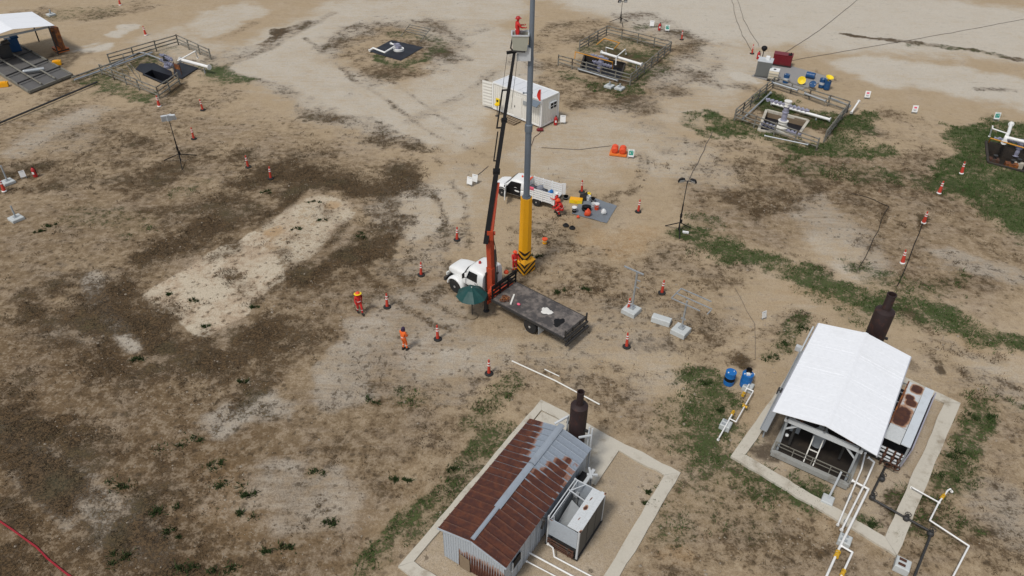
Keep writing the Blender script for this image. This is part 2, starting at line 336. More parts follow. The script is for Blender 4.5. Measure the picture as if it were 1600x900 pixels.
# strokes: layer, strength, radius in metres, soft edge in metres, then photo points laid onto the ground
ST = [
 # D dry dark grass, plus vignette darkening painted into the lower-left strokes
 ('D', .62, 2.0, 3.0, [(0, 285), (110, 275), (190, 230)]), ('D', .70, 1.8, 3.0, [(215, 285), (285, 262), (335, 245)]),
 ('D', .35, 2.5, 4, [(130, 215), (180, 200), (260, 195)]), ('D', .45, 2, 3, [(250, 165), (330, 150)]),
 ('D', .88, 2.2, 2.6, [(425, 272), (490, 262), (560, 275), (600, 285)]), ('D', .7, 1.4, 2, [(470, 235), (520, 250)]),
 ('D', .85, .9, 2.2, [(165, 440), (255, 395), (330, 352), (420, 305), (470, 275)]),
 ('D', .6, 1.5, 2.5, [(240, 350), (330, 330), (420, 280)]),
 ('D', .82, .7, 1.9, [(190, 470), (240, 520), (290, 560), (345, 560), (420, 505), (520, 425), (590, 370), (612, 322)]),
 ('D', .72, .9, 2.2, [(210, 450), (190, 420), (260, 510)]), ('D', .6, 2.0, 2.5, [(330, 600), (380, 560), (440, 520)]),
 ('D', .7, .9, 1.5, [(100, 440), (140, 430)]), ('D', .72, .9, 1.5, [(120, 490), (150, 485), (160, 505)]),
 ('D', .55, 1.5, 2.5, [(20, 490), (60, 520), (90, 500)]), ('D', .55, 1.2, 2.0, [(30, 560), (120, 560)]),
 ('D', .95, .7, 1.5, [(0, 640), (50, 655), (90, 665)]), ('D', .85, .6, 1.2, [(10, 500), (40, 490), (70, 510)]), ('D', .8, .5, 1.2, [(60, 540), (100, 555)]), ('D', .8, .6, 1.3, [(105, 560), (170, 590), (230, 600)]), ('D', .7, .6, 1.2, [(200, 700), (240, 740), (230, 790)]), ('D', .75, .5, 1.2, [(330, 820), (380, 850), (440, 880)]), ('D', .5, 1.5, 2.5, [(110, 690), (230, 720), (280, 740)]),
 ('D', 1.0, .3, .8, [(0, 705), (60, 755), (130, 815), (185, 860)]), ('D', .95, .2, .6, [(-10, 660), (60, 715), (140, 780), (230, 850), (300, 890)]), ('D', .8, .2, .6, [(0, 780), (60, 830), (130, 890)]), ('D', .9, .8, 1.6, [(140, 840), (200, 870), (260, 880)]), ('P', .6, .15, .5, [(40, 720), (100, 765), (170, 820)]), ('D', .45, .5, 1.2, [(0, 740), (70, 810), (150, 880)]),
 ('D', .8, 1.2, 2.2, [(20, 890), (90, 880), (200, 890), (300, 898)]), ('D', .6, 1, 2, [(160, 810), (240, 850)]),  # withered grass, and the lens vignette's dark corner put into the ground colour
 ('D', .45, 1.6, 2.2, [(520, 440), (470, 520), (420, 560)]), ('D', .35, 1.5, 2.5, [(560, 430), (600, 400)]),
 ('D', .62, .8, 1.8, [(395, 130), (460, 160), (520, 185), (610, 212), (650, 230)]), ('D', .4, 1.0, 2, [(440, 195), (500, 200)]),
 ('D', .35, .8, 2, [(560, 140), (590, 125)]), ('D', .6, 3.2, 3.2, [(560, 75), (620, 100), (690, 75), (650, 45), (580, 50)]),
 ('D', .55, 3.2, 4, [(870, 115), (950, 145), (1040, 120), (1070, 80), (1000, 40), (920, 50)]),
 ('D', .55, 1.4, 2.5, [(870, 140), (940, 160), (1000, 165)]), ('D', .4, 1, 2, [(820, 90), (880, 50)]),
 ('D', .5, .9, .9, [(1095, 131), (1102, 133)]), ('D', .62, 1.8, 2.5, [(1165, 310), (1220, 300), (1260, 290), (1290, 275)]),
 ('D', .5, 1.6, 2.5, [(1130, 265), (1200, 255), (1300, 255)]), ('D', .5, 2, 3, [(1350, 195), (1420, 200), (1480, 230), (1440, 260)]),
 ('D', .45, 2, 3, [(1350, 300), (1450, 290), (1500, 320)]), ('D', .5, 1.5, 2.5, [(1390, 370), (1440, 400), (1500, 430)]),
 ('D', .5, 1.4, 2.2, [(820, 430), (870, 440), (905, 430)]), ('D', .42, 1.5, 2.0, [(860, 370), (845, 340)]),
 ('D', .45, .8, 1.5, [(870, 285), (900, 300), (940, 310)]), ('D', .42, 2.0, 2.5, [(1000, 470), (1060, 420), (1110, 400)]),
 ('D', .4, 1, 1.6, [(960, 430), (970, 470)]), ('D', .4, .9, 1.4, [(1020, 520), (1060, 540)]),
 ('D', .5, .8, 1.4, [(1080, 500), (1110, 515)]), ('D', .55, .7, 1.2, [(1200, 545), (1250, 510)]), ('D', .55, .5, .9, [(1160, 565)]),
 ('D', .55, 1.0, 1.6, [(1080, 880), (1150, 820), (1230, 790)]), ('D', .5, 1.5, 2, [(1220, 860), (1290, 850)]),
 ('D', .5, 1.0, 1.6, [(1450, 870), (1510, 800), (1530, 740)]), ('D', .45, 1.2, 2, [(1560, 640), (1600, 690)]), ('D', .45, 1.2, 2, [(1540, 880), (1590, 800)]),
 ('D', .35, 1.0, 1.6, [(930, 620), (1010, 640)]), ('D', .4, 1, 1.6, [(740, 640), (810, 590), (870, 580)]),
 ('D', .35, 2, 3, [(480, 690), (560, 640), (640, 660)]), ('D', .35, 1.5, 2.5, [(620, 720), (680, 740)]),
 ('D', .45, 1.5, 2.5, [(430, 840), (480, 870)]), ('D', .4, 1, 2, [(330, 740), (400, 720)]), ('D', .3, 2.5, 4, [(330, 640), (250, 690)]),
 ('D', .35, .6, 1.0, [(730, 260), (745, 275)]), ('D', .35, .7, 1.2, [(700, 370), (660, 400)]), ('D', .3, 1.2, 2, [(560, 560), (620, 600)]),
 ('D', .75, .5, .8, [(410, 75), (440, 52), (480, 32)]), ('D', .5, 1.6, 2.6, [(60, 20), (140, 25), (200, 12)]),
 ('D', .75, .5, .7, [(1330, 57), (1420, 68), (1500, 80), (1600, 95)]), ('D', .4, .5, 1, [(1270, 112), (1330, 132)]), ('D', .4, .3, .8, [(1530, 138), (1580, 140)]),
 ('D', .4, 1, 2, [(340, 92), (380, 80)]), ('D', .45, 1.2, 2, [(0, 155), (60, 150), (130, 125)]), ('D', .4, .8, 1.6, [(0, 205), (70, 180), (150, 150)]),
 ('D', .35, 1, 2, [(700, 60), (740, 40)]), ('D', .35, 1.2, 2, [(1010, 200), (1060, 220)]), ('D', .4, .6, 1, [(1020, 245), (1040, 260)]), ('D', .4, .8, 1.2, [(1100, 232), (1140, 225)]),
 ('D', .30, 2.5, 3, [(40, 400), (100, 360), (180, 370)]), ('D', .3, 3, 4, [(150, 600), (260, 640)]),
 # tracks, ruts and streaks
 ('D', .75, .25, .7, [(395, 470), (450, 430), (520, 370)]), ('D', .7, .5, .8, [(430, 400), (455, 415), (480, 400)]), ('D', .7, .35, .7, [(360, 430), (390, 460)]), ('D', .6, .4, .8, [(335, 400), (360, 390), (350, 375)]), ('D', .6, .35, .7, [(505, 325), (530, 345)]), ('D', .55, .3, .6, [(455, 375), (480, 360)]), ('D', .6, .2, .5, [(470, 420), (540, 350), (580, 325)]), ('D', .55, .3, .6, [(350, 430), (380, 445)]), ('D', .5, .3, .7, [(480, 330), (505, 345)]),
 ('P', .7, .3, .7, [(140, 430), (158, 470), (180, 510), (205, 545)]), ('P', .5, .35, .9, [(0, 665), (60, 710), (130, 765), (190, 815)]), ('P', .5, .2, .5, [(20, 735), (60, 775), (110, 825)]),
 ('D', .6, .25, .8, [(140, 500), (175, 560), (250, 610)]), ('D', .55, .3, .9, [(0, 600), (60, 640), (140, 720), (220, 800)]),
 ('D', .5, .35, 1.0, [(340, 105), (420, 75), (470, 45), (520, 20)]), ('D', .45, .3, 1.0, [(350, 60), (400, 35)]), ('D', .4, .3, .9, [(640, 190), (720, 150), (780, 110)]),
 ('D', .45, .25, .8, [(600, 420), (660, 400), (700, 385)]), ('D', .5, .25, .7, [(660, 470), (700, 450), (720, 445)]), ('D', .4, .3, .8, [(560, 470), (620, 450), (680, 410), (720, 350)]),
 ('P', .42, .8, 2.2, [(600, 500), (570, 530), (600, 560)]), ('P', .45, .8, 2.4, [(650, 560), (710, 580), (760, 560)]), ('P', .95, .5, .9, [(1150, 121), (1166, 117), (1172, 120)]), ('P', .55, 1.2, 2.0, [(640, 300), (620, 350), (660, 360)]), ('P', .5, 1, 1.6, [(560, 520), (520, 600)]),
 ('D', .5, .3, .9, [(1040, 545), (1100, 560), (1160, 560)]), ('D', .45, .3, .7, [(780, 560), (860, 580), (950, 600)]), ('D', .4, .3, .8, [(880, 560), (960, 575), (1040, 600)]),
 ('D', .6, .3, .8, [(1395, 470), (1480, 540), (1560, 560)]), ('D', .5, .4, 1.0, [(1440, 540), (1500, 580), (1590, 610)]), ('D', .5, .4, .9, [(1500, 350), (1560, 400), (1600, 400)]), ('D', .55, .4, .9, [(1520, 420), (1560, 450), (1600, 440)]),
 ('D', .65, .2, .4, [(1447, 340), (1425, 395), (1402, 450)]), ('D', .6, .18, .4, [(1389, 322), (1372, 360), (1340, 420)]), ('D', .5, .3, .8, [(1240, 400), (1290, 420)]),
 ('D', .5, .4, 1.2, [(860, 40), (820, 80), (760, 120)]), ('D', .4, .5, 1.4, [(1060, 110), (1100, 120), (1180, 140)]), ('D', .5, .3, .7, [(1010, 250), (1000, 275), (985, 300)]), ('D', .45, .3, .8, [(960, 300), (940, 330)]),
 ('D', .5, .5, 1.2, [(420, 640), (520, 620), (600, 650)]), ('D', .4, .4, 1.2, [(580, 740), (640, 700), (700, 690)]), ('D', .55, .2, .5, [(460, 740), (490, 760), (505, 790)]), ('D', .5, .15, .4, [(400, 770), (425, 730)]),
 ('D', .55, .14, .4, [(585, 330), (560, 400), (600, 470), (700, 520)]), ('D', .55, .14, .4, [(625, 330), (600, 395), (640, 455), (720, 500)]), ('D', .5, .14, .4, [(640, 250), (690, 330), (700, 430)]), ('D', .5, .14, .4, [(680, 245), (725, 320), (735, 400)]), ('D', .5, .14, .4, [(900, 545), (1000, 590), (1100, 580), (1180, 540)]), ('D', .5, .14, .4, [(930, 520), (1010, 555), (1100, 545), (1170, 515)]), ('D', .5, .14, .5, [(480, 60), (560, 130), (700, 220), (760, 240)]), ('D', .5, .14, .5, [(520, 50), (600, 120), (720, 200)]), ('D', .5, .12, .4, [(1060, 520), (1000, 525), (940, 500)]),
 # G green growth
 ('G', .82, .6, 1.6, [(1080, 362), (1130, 380), (1200, 400), (1260, 425), (1330, 450), (1400, 472), (1480, 498), (1550, 520), (1620, 540)]),
 ('G', .45, .5, 1, [(1080, 330), (1130, 345)]), ('G', .5, .7, 1.4, [(1270, 450), (1330, 480), (1420, 500)]), ('G', .45, 1, 1.5, [(1370, 420), (1410, 440), (1480, 450)]),
 ('G', .95, 2.6, 1.6, [(1545, 215), (1535, 250), (1530, 285), (1570, 320), (1620, 345)]), ('G', .9, 2.2, 1.8, [(1600, 290), (1620, 250)]), ('G', .8, 1.5, 1.5, [(1600, 205), (1560, 195)]),
 ('G', .55, 1.2, 2, [(1480, 290), (1530, 310), (1590, 360)]), ('G', .5, 1, 1.6, [(1250, 260), (1330, 275), (1400, 280)]),
 ('G', .85, .8, 1.3, [(1120, 185), (1160, 205), (1220, 228), (1290, 240), (1380, 235)]), ('G', .8, .9, 1.4, [(1335, 185), (1320, 215), (1290, 235)]), ('G', .5, .6, 1, [(1090, 195), (1075, 185), (1110, 205)]),
 ('G', .7, 1.3, 1.5, [(1200, 160), (1260, 180), (1300, 190)]), ('D', .8, 1.0, 1.2, [(1170, 190), (1215, 165), (1290, 200)]), ('D', .75, 1.2, 1.2, [(905, 105), (940, 80), (1010, 95), (975, 125)]), ('D', .7, 1.0, 1.2, [(200, 112), (250, 90), (290, 95), (260, 138)]), ('G', .6, .8, 1.2, [(915, 75), (960, 70), (1000, 90), (980, 115)]),
 ('G', .8, .9, 1.6, [(325, 105), (345, 118), (365, 125)]), ('G', .7, .8, 1.2, [(155, 118), (175, 140), (210, 150)]), ('G', .5, 1.2, 1.5, [(185, 110), (220, 100), (260, 80)]),
 ('G', .4, .4, .9, [(60, 172), (120, 155), (160, 140)]), ('G', .65, .5, 1.0, [(585, 92), (610, 103), (640, 106), (672, 92), (690, 70)]), ('G', .5, .8, 1.2, [(620, 50), (680, 62)]),
 ('G', .6, .5, 1.0, [(880, 118), (930, 130), (985, 145), (1010, 120), (1050, 90)]), ('G', .5, 1.6, 1.5, [(940, 70), (1000, 85), (1000, 70)]), ('G', .6, .5, .8, [(1005, 43), (1030, 40)]), ('G', .6, .6, .8, [(950, 140), (1000, 142)]),
 ('G', .78, .6, 1.6, [(1110, 605), (1105, 640), (1090, 680), (1080, 720), (1120, 745), (1170, 765)]), ('G', .85, .5, 1, [(1140, 735), (1200, 770), (1270, 800)]), ('G', .6, .8, 1.2, [(1060, 660), (1060, 700)]), ('G', .5, .6, 1, [(1150, 660), (1120, 690)]),
 ('G', .45, .8, 1.2, [(1030, 690), (1060, 700)]), ('G', .42, 1, 1.6, [(1040, 810), (1080, 770), (1150, 800)]),
 ('G', .68, .28, .55, [(570, 875), (620, 825), (655, 790), (690, 765), (715, 728), (760, 680)]), ('G', .75, .3, .4, [(640, 810), (650, 800), (670, 780)]), ('G', .55, .25, .6, [(640, 840), (720, 760), (790, 670)]), ('G', .5, .4, .8, [(735, 670), (760, 640), (800, 600)]),
 ('G', .45, .3, .6, [(560, 897), (600, 870)]),
 ('G', .7, .4, 1.2, [(1480, 755), (1500, 725), (1510, 700), (1530, 640)]), ('G', .5, .5, 1, [(1460, 800), (1450, 850)]), ('G', .45, .6, 1, [(1520, 620), (1570, 640)]),
 ('G', .6, .3, .6, [(1245, 748), (1270, 760), (1290, 775)]), ('G', .65, .25, .5, [(1352, 818), (1372, 832)]), ('G', .55, .3, .7, [(1220, 545), (1240, 515), (1255, 500)]), ('G', .5, .3, .5, [(1205, 560)]),
 ('G', .35, 1.2, 1.6, [(110, 345), (200, 350)]), ('G', .4, .5, .8, [(285, 305), (330, 288)]), ('G', .4, 2, 2.5, [(90, 22), (150, 20)]), ('G', .5, .5, .7, [(1420, 70), (1560, 88)]),
 ('G', .4, .4, .8, [(620, 620), (650, 625)]),
 # P pale bleached dust
 ('P', .75, 9, 8, [(900, -40), (1100, 20), (1300, 30), (1500, 40), (1650, 60)]), ('P', .72, 3, 4, [(1380, 110), (1500, 125), (1620, 150)]), ('P', .6, 3, 5, [(1090, 120), (1150, 95)]),
 ('P', .62, 4, 5, [(420, 90), (560, 20), (760, 10)]), ('P', .6, 3.5, 5, [(440, 110), (560, 160), (680, 190), (760, 110), (720, 50)]), ('P', .4, 3, 4, [(900, 200), (1000, 190), (1080, 160)]),
 ('P', .45, 3, 4, [(880, 250), (960, 215), (1060, 250)]), ('P', .5, 1.4, 2, [(630, 320), (680, 340), (690, 300)]), ('P', .42, 1.2, 3.5, [(690, 560), (640, 480), (600, 500)]), ('P', .4, 1.5, 3.5, [(650, 400), (700, 330), (720, 280)]), ('P', .38, 1.5, 3, [(880, 560), (980, 500), (1020, 580)]), ('P', .5, .6, 1.2, [(715, 570), (740, 565)]),
 ('P', .35, 2, 3, [(700, 590), (640, 560)]), ('P', .6, .8, 1.4, [(350, 640), (400, 630)]), ('P', .45, 1.0, 1.6, [(470, 740), (520, 760), (490, 790)]), ('P', .5, .6, 1.0, [(200, 815), (230, 835), (260, 850)]),
 ('P', .6, 2.0, 2.5, [(340, 40), (380, 15), (350, 25)]), ('P', .5, 2.5, 4, [(260, 60), (310, 90)]), ('P', .85, .6, 1.4, [(135, 75), (160, 70)]), ('P', .7, .6, 1.2, [(180, 52), (205, 45)]),
 ('P', .45, 1.6, 2.5, [(1340, 400), (1300, 350), (1290, 330)]), ('P', .5, 1.2, 1.8, [(1500, 410), (1550, 430)]), ('P', .35, 1.4, 2, [(1160, 480), (1220, 490)]), ('P', .35, 1.5, 2, [(60, 205), (120, 225)]),
 ('P', .3, 1, 2, [(1050, 560), (990, 580)]), ('P', .3, 1, 1.6, [(100, 420), (150, 450)]), ('P', .35, .8, 1.6, [(80, 520), (110, 530)]), ('P', .4, 2, 3, [(1570, 580), (1600, 620)]), ('P', .4, 1.2, 2, [(1550, 780), (1600, 850)]),
 ('P', .4, .5, 1, [(880, 300), (860, 250)]), ('P', .45, 1, 2, [(20, 235), (90, 200), (150, 180)]),
 # O ochre sand
 ('O', .55, 1.2, 2, [(470, 350), (420, 375)]), ('O', 1.0, .35, .8, [(522, 322)]), ('O', 1.0, .4, .8, [(425, 360)]), ('O', .5, 1.2, 1.5, [(430, 380), (480, 345)]), ('O', .9, .25, .45, [(1278, 765), (1290, 760)]), ('O', .5, 1, 1.6, [(1010, 360), (960, 380), (900, 345)]),
 ('O', .45, .7, 1.2, [(1255, 445), (1310, 455)]), ('O', .5, .4, .6, [(1050, 868), (1070, 870)]), ('O', .95, .4, .7, [(850, 890), (890, 885)]), ('O', .3, 2, 3, [(570, 800), (520, 830)]), ('O', .4, .5, 1, [(1330, 790), (1310, 830)]),
 ('O', .35, 1.2, 2, [(400, 790), (350, 720)]), ('O', .45, .6, 1, [(1520, 530), (1590, 560)]), ('O', .35, .8, 1.4, [(1150, 500), (1250, 460)]),
 # K dark stain
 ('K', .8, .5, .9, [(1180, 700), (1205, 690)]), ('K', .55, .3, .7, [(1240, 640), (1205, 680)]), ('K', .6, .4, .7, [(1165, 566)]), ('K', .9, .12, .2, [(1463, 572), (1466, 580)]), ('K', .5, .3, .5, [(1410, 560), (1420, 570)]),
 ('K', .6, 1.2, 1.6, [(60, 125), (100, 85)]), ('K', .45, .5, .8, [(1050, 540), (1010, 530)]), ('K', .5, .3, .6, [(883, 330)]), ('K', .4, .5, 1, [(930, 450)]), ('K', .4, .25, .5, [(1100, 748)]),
]
# brown, trodden soil over the left of the yard: broad and soft
BR = [(1.0, 7, 8, [(-40, 700), (60, 800), (200, 880)]), (.68, 12, 12, [(-60, 520), (120, 470), (300, 560), (140, 760)]), (.55, 8, 8, [(0, 250), (200, 250), (420, 300)]), (.55, 5, 6, [(420, 680), (560, 740), (380, 820)]), (.45, 4, 5, [(900, 460), (1020, 440)]),
      (.6, 4, 5, [(1180, 320), (1380, 290), (1480, 400)]), (.5, 4, 4, [(1150, 850), (1350, 870), (1560, 700)]), (.5, 2, 3, [(960, 150), (1050, 120)]), (.45, 2, 3, [(860, 620), (980, 660), (1050, 830)])]
# polygons with crisp edges: old concrete slab with weeds, gravel beds inside the kerbs
PG = [('S', 1.0, .7, [(228, 458), (268, 492), (318, 524), (352, 508), (395, 478), (440, 440), (425, 400), (400, 358), (352, 382), (300, 412), (262, 440)]), ('S', .60, 1.2, [(400, 352), (425, 400), (445, 440), (500, 396), (545, 352), (566, 330), (530, 308), (500, 300), (455, 318)])]

def seg_dist(X, Y, pts):
    d = np.full(X.shape, 1e9)
    if len(pts) == 1: return np.hypot(X-pts[0].x, Y-pts[0].y)
    for a, b in zip(pts[:-1], pts[1:]):
        dx, dy = b.x-a.x, b.y-a.y; L = dx*dx+dy*dy+1e-9
        t = np.clip(((X-a.x)*dx+(Y-a.y)*dy)/L, 0, 1)
        d = np.minimum(d, np.hypot(X-a.x-t*dx, Y-a.y-t*dy))
    return d
def inside(X, Y, pts):
    r = np.zeros(X.shape, bool); n = len(pts)
    for i in range(n):
        a, b = pts[i], pts[(i+1) % n]
        c = ((a.y > Y) != (b.y > Y)) & (X < (b.x-a.x)*(Y-a.y)/(b.y-a.y+1e-12)+a.x); r ^= c
    return r
def sstep(x): x = np.clip(x, 0, 1); return x*x*(3-2*x)
def lerp_(a, b, f): return a+(b-a)*f
def layers(X, Y):
    """cover and soil of the ground at world x, y"""
    wx = X+2.0*(fbm(X, Y, .22, 11)-.47)*2+1.1*(fbm(X, Y, .8, 31)-.47)*2
    wy = Y+2.0*(fbm(X, Y, .22, 51)-.47)*2+1.1*(fbm(X, Y, .8, 71)-.47)*2
    L = {k: np.zeros(X.shape) for k in 'DGPOKBS'}
    for k, s, r, so_, pts in ST:
        W = [G(*p) for p in pts]
        m = (X > min(p.x for p in W)-r-so_-3) & (X < max(p.x for p in W)+r+so_+3) & (Y > min(p.y for p in W)-r-so_-3) & (Y < max(p.y for p in W)+r+so_+3)
        if not m.any(): continue
        thin = r < .42; d = seg_dist(lerp_(X, wx, .25)[m] if thin else wx[m], lerp_(Y, wy, .25)[m] if thin else wy[m], W); L[k][m] = np.maximum(L[k][m], s*sstep((r+so_-d)/so_))
    for s, r, so_, pts in BR:
        d = seg_dist(wx, wy, [G(*p) for p in pts]); L['B'] = np.maximum(L['B'], s*sstep((r+so_-d)/so_))
    ex, ey = X+.8*(fbm(X, Y, .7, 91)-.47)*2, Y+.8*(fbm(X, Y, .7, 95)-.47)*2
    for k, s, so_, pts in PG:
        W = [G(*p) for p in pts]; i = inside(ex, ey, W); d = seg_dist(ex, ey, W+[W[0]])
        L[k] = np.maximum(L[k], s*sstep(.5+np.where(i, d, -d)/so_))
    L['D'] = L['D']*(1-.45*L['S'])+.16*L['S']; L['P'] = L['P']*(1-L['S'])
    md_ = .42+1.25*(fbm(X, Y, .35, 140)-.24)
    L['D'] = L['D']*np.clip(md_, .3, 1.05); L['G'] = L['G']*np.clip(.72+.9*(fbm(X, Y, .5, 160)-.25), .6, 1.15)
    return L
# beds inside the two concrete kerbs (clean sand and gravel)
PAD1 = [Vector(p) for p in ((-4.85, 18.42, 0), (1.73, 28.81, 0), (8.70, 23.94, 0), (2.12, 13.55, 0))]
PAD2 = [Vector(p) for p in ((11.47, 25.03, 0), (17.81, 19.44, 0), (25.31, 29.14, 0), (18.97, 34.73, 0))]

def axis_coords(lo, hi, step, far):
    a = list(np.arange(lo, hi+step/2, step)); g = step; x = a[-1]
    while x < far: g *= 1.5; x += g; a.append(x)
    g = step; x = a[0]; b = []
    while x > -far: g *= 1.5; x -= g; b.append(x)
    return np.array(b[::-1]+a)
gx, gy = axis_coords(-74, 78, .30, 2500), axis_coords(12, 116, .30, 2500)
XX, YY = np.meshgrid(gx, gy); nx, ny = len(gx), len(gy)
ZZ = -.045*(fbm(XX, YY, .5, 5, 3))*((np.abs(XX) < 90) & (YY < 130))
gm = bpy.data.meshes.new('ground')
co = np.stack([XX.ravel(), YY.ravel(), ZZ.ravel()], 1)
ii = (np.arange(ny-1)[:, None]*nx+np.arange(nx-1)[None, :]).ravel()
faces = np.stack([ii, ii+1, ii+nx+1, ii+nx], 1)
gm.vertices.add(len(co)); gm.vertices.foreach_set('co', co.ravel().astype(np.float32))
gm.loops.add(faces.size); gm.loops.foreach_set('vertex_index', faces.ravel().astype(np.int32))
gm.polygons.add(len(faces)); gm.polygons.foreach_set('loop_start', np.arange(0, faces.size, 4, dtype=np.int32))
gm.polygons.foreach_set('loop_total', np.full(len(faces), 4, np.int32)); gm.update(calc_edges=True)
# the cellars dug round the wells: cut clean holes
PITS = {}
def pit(key, pts, z=0.0): PITS[key] = [G(*p, z) for p in pts]; [setattr(q, 'z', 0) for q in PITS[key]]
pit('w4', [(1186, 204), (1198, 173), (1262, 189), (1246, 212)])
pit('w5', [(1544, 254), (1541, 222), (1622, 240), (1612, 272)])
pit('w3', [(906, 112), (914, 86), (976, 100), (968, 124)])
pit('w1', [(225, 117), (238, 110), (269, 120), (256, 131)])
bm = bmesh.new(); bm.from_mesh(gm)
for q in PITS.values():
    c = sum(q, Vector())/4; rad = max((p-c).length for p in q)+1
    for i in range(4):
        a, b = q[i], q[(i+1) % 4]; nrm = (b-a).cross(Vector((0, 0, 1))).normalized()
        fs = [f for f in bm.faces if (f.calc_center_median().xy-c.xy).length < rad]
        ed = {e for f in fs for e in f.edges}; vv = {v for f in fs for v in f.verts}
        bmesh.ops.bisect_plane(bm, geom=list(vv)+list(ed)+fs, plane_co=a, plane_no=nrm)
    def ins(p):
        s_ = [(q[(i+1) % 4]-q[i]).cross(p-q[i]).z for i in range(4)]
        return all(x > 0 for x in s_) or all(x < 0 for x in s_)
    kill = [f for f in bm.faces if (f.calc_center_median().xy-c.xy).length < rad and ins(Vector((*f.calc_center_median().xy, 0)))]
    bmesh.ops.delete(bm, geom=kill, context='FACES')
for f in bm.faces: f.smooth = True
bm.to_mesh(gm); bm.free()
n = len(gm.vertices); co = np.empty(n*3, np.float32); gm.vertices.foreach_get('co', co); co = co.reshape(-1, 3).astype(float)
GL = layers(co[:, 0], co[:, 1])
inpad = np.zeros(n)
for pp in (PAD1, PAD2): inpad = np.maximum(inpad, inside(co[:, 0], co[:, 1], pp)*1.0)
for nm, ch in (('cover', 'DGP'), ('soil', 'OKB')):
    at = gm.color_attributes.new(nm, 'FLOAT_COLOR', 'POINT')
    arr = np.ones((n, 4), np.float32)
    for i, k in enumerate(ch): arr[:, i] = GL[k]
    arr[:, 3] = GL['S'] if nm == 'cover' else inpad
    at.data.foreach_set('color', arr.ravel())
ground = bpy.data.objects.new('ground', gm); C.objects.link(ground)
ground['kind'] = 'structure'; ground['label'] = 'bare dusty yard of trodden earth with dry and green grass patches'

m, t, b = mk('dusty_earth_and_grass'); co_ = objco(t); b.inputs['Specular IOR Level'].default_value = .12
def attr(nm):
    a = nd(t, 'ShaderNodeAttribute', attribute_name=nm); s_ = nd(t, 'ShaderNodeSeparateColor'); t.links.new(a.outputs['Color'], s_.inputs[0])
    return s_.outputs[0], s_.outputs[1], s_.outputs[2], a.outputs['Alpha']
aD, aG, aP, aS = attr('cover'); aO, aK, aB, aPad = attr('soil')
n1 = noise(t, co_, .30, 7, .62); n2 = noise(t, co_, 1.7, 8, .68); n3 = noise(t, co_, 7, 5, .65); n4 = noise(t, co_, 26, 3, .6)
mp = nd(t, 'ShaderNodeMapping'); mp.inputs['Rotation'].default_value = (0, 0, R(38)); mp.inputs['Scale'].default_value = (.18, 1.3, 1)
t.links.new(co_, mp.inputs[0]); n5 = noise(t, mp.outputs[0], 1.6, 6, .65)
def cen(x, k): return mth(t, 'MULTIPLY', mth(t, 'SUBTRACT', x, .5), k)
def plus(*xs):
    r = xs[0]
    for x in xs[1:]: r = mth(t, 'ADD', r, x)
    return r
TAN, BROWN, PALE, OCHRE = (.408, .311, .198), (.158, .105, .056), (.54, .49, .41), (.42, .265, .125)
base = mix(t, smooth(t, plus(aB, cen(n1, 1.0), cen(n2, .5)), .1, .95), TAN, BROWN)
base = mix(t, mth(t, 'MULTIPLY', smooth(t, plus(n1, cen(n5, .6)), .42, .72), .40), base, (.48, .39, .29))
base = mix(t, smooth(t, plus(aP, cen(n1, .5), cen(n2, .7), cen(n5, .5)), .18, .85), base, PALE)
base = mix(t, mth(t, 'MULTIPLY', smooth(t, plus(n5, cen(n2, .5)), .54, .76), .34), base, (.17, .12, .076))
base = mix(t, mth(t, 'MULTIPLY', smooth(t, plus(aO, cen(n2, .6)), .2, .9), .8), base, OCHRE)
slab = mix(t, smooth(t, plus(n1, cen(n2, .7)), .4, .65), (.56, .48, .36), (.47, .36, .25))
base = mix(t, smooth(t, plus(aS, cen(n3, .8), cen(n2, 1.7)), .36, .62), base, slab)
padc = mix(t, smooth(t, plus(n2, cen(n3, .8), cen(n1, .6)), .40, .64), (.38, .30, .205), (.47, .385, .285))
base = mix(t, mth(t, 'MULTIPLY', smooth(t, plus(aO, cen(n2, .8)), .5, 1.0), .6), base, OCHRE)
base = mix(t, aPad, base, padc)
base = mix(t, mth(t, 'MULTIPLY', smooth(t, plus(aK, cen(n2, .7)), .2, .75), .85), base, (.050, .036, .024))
base = mix(t, mth(t, 'MULTIPLY', smooth(t, plus(n3, cen(n2, .7)), .46, .74), plus(mth(t, 'MULTIPLY', aB, .32), .16)), base, (.13, .092, .056))
base = mix(t, mth(t, 'MULTIPLY', smooth(t, plus(n2, cen(n3, .6)), .52, .38), plus(mth(t, 'MULTIPLY', aB, .22), .10)), base, (.50, .41, .30))
vo = nd(t, 'ShaderNodeTexVoronoi'); vo.inputs['Scale'].default_value = 5.5; vo.inputs['Randomness'].default_value = 1; t.links.new(co_, vo.inputs['Vector'])
spk = mth(t, 'MULTIPLY', smooth(t, vo.outputs['Distance'], .22, .10), smooth(t, n2, .52, .62))
base = mix(t, mth(t, 'MULTIPLY', spk, .6), base, (.085, .062, .042))
vo3 = nd(t, 'ShaderNodeTexVoronoi'); vo3.inputs['Scale'].default_value = 1.9; t.links.new(co_, vo3.inputs['Vector'])
tuft = mth(t, 'MULTIPLY', smooth(t, plus(vo3.outputs['Distance'], cen(n3, 1.0), cen(n2, -.9)), .25, .15), smooth(t, plus(aD, aB, cen(n1, 2.2), cen(n2, 1.2)), .30, .62))
vo2 = nd(t, 'ShaderNodeTexVoronoi'); vo2.inputs['Scale'].default_value = 8; t.links.new(co_, vo2.inputs['Vector'])
base = mix(t, mth(t, 'MULTIPLY', mth(t, 'MULTIPLY', smooth(t, vo2.outputs['Distance'], .16, .07), smooth(t, n1, .46, .6)), .55), base, (.5, .46, .40))
base = mix(t, mth(t, 'MULTIPLY', smooth(t, plus(aD, cen(n1, .7), cen(n2, .5), cen(n5, .4)), .10, .80), .70), base, (.076, .047, .024))
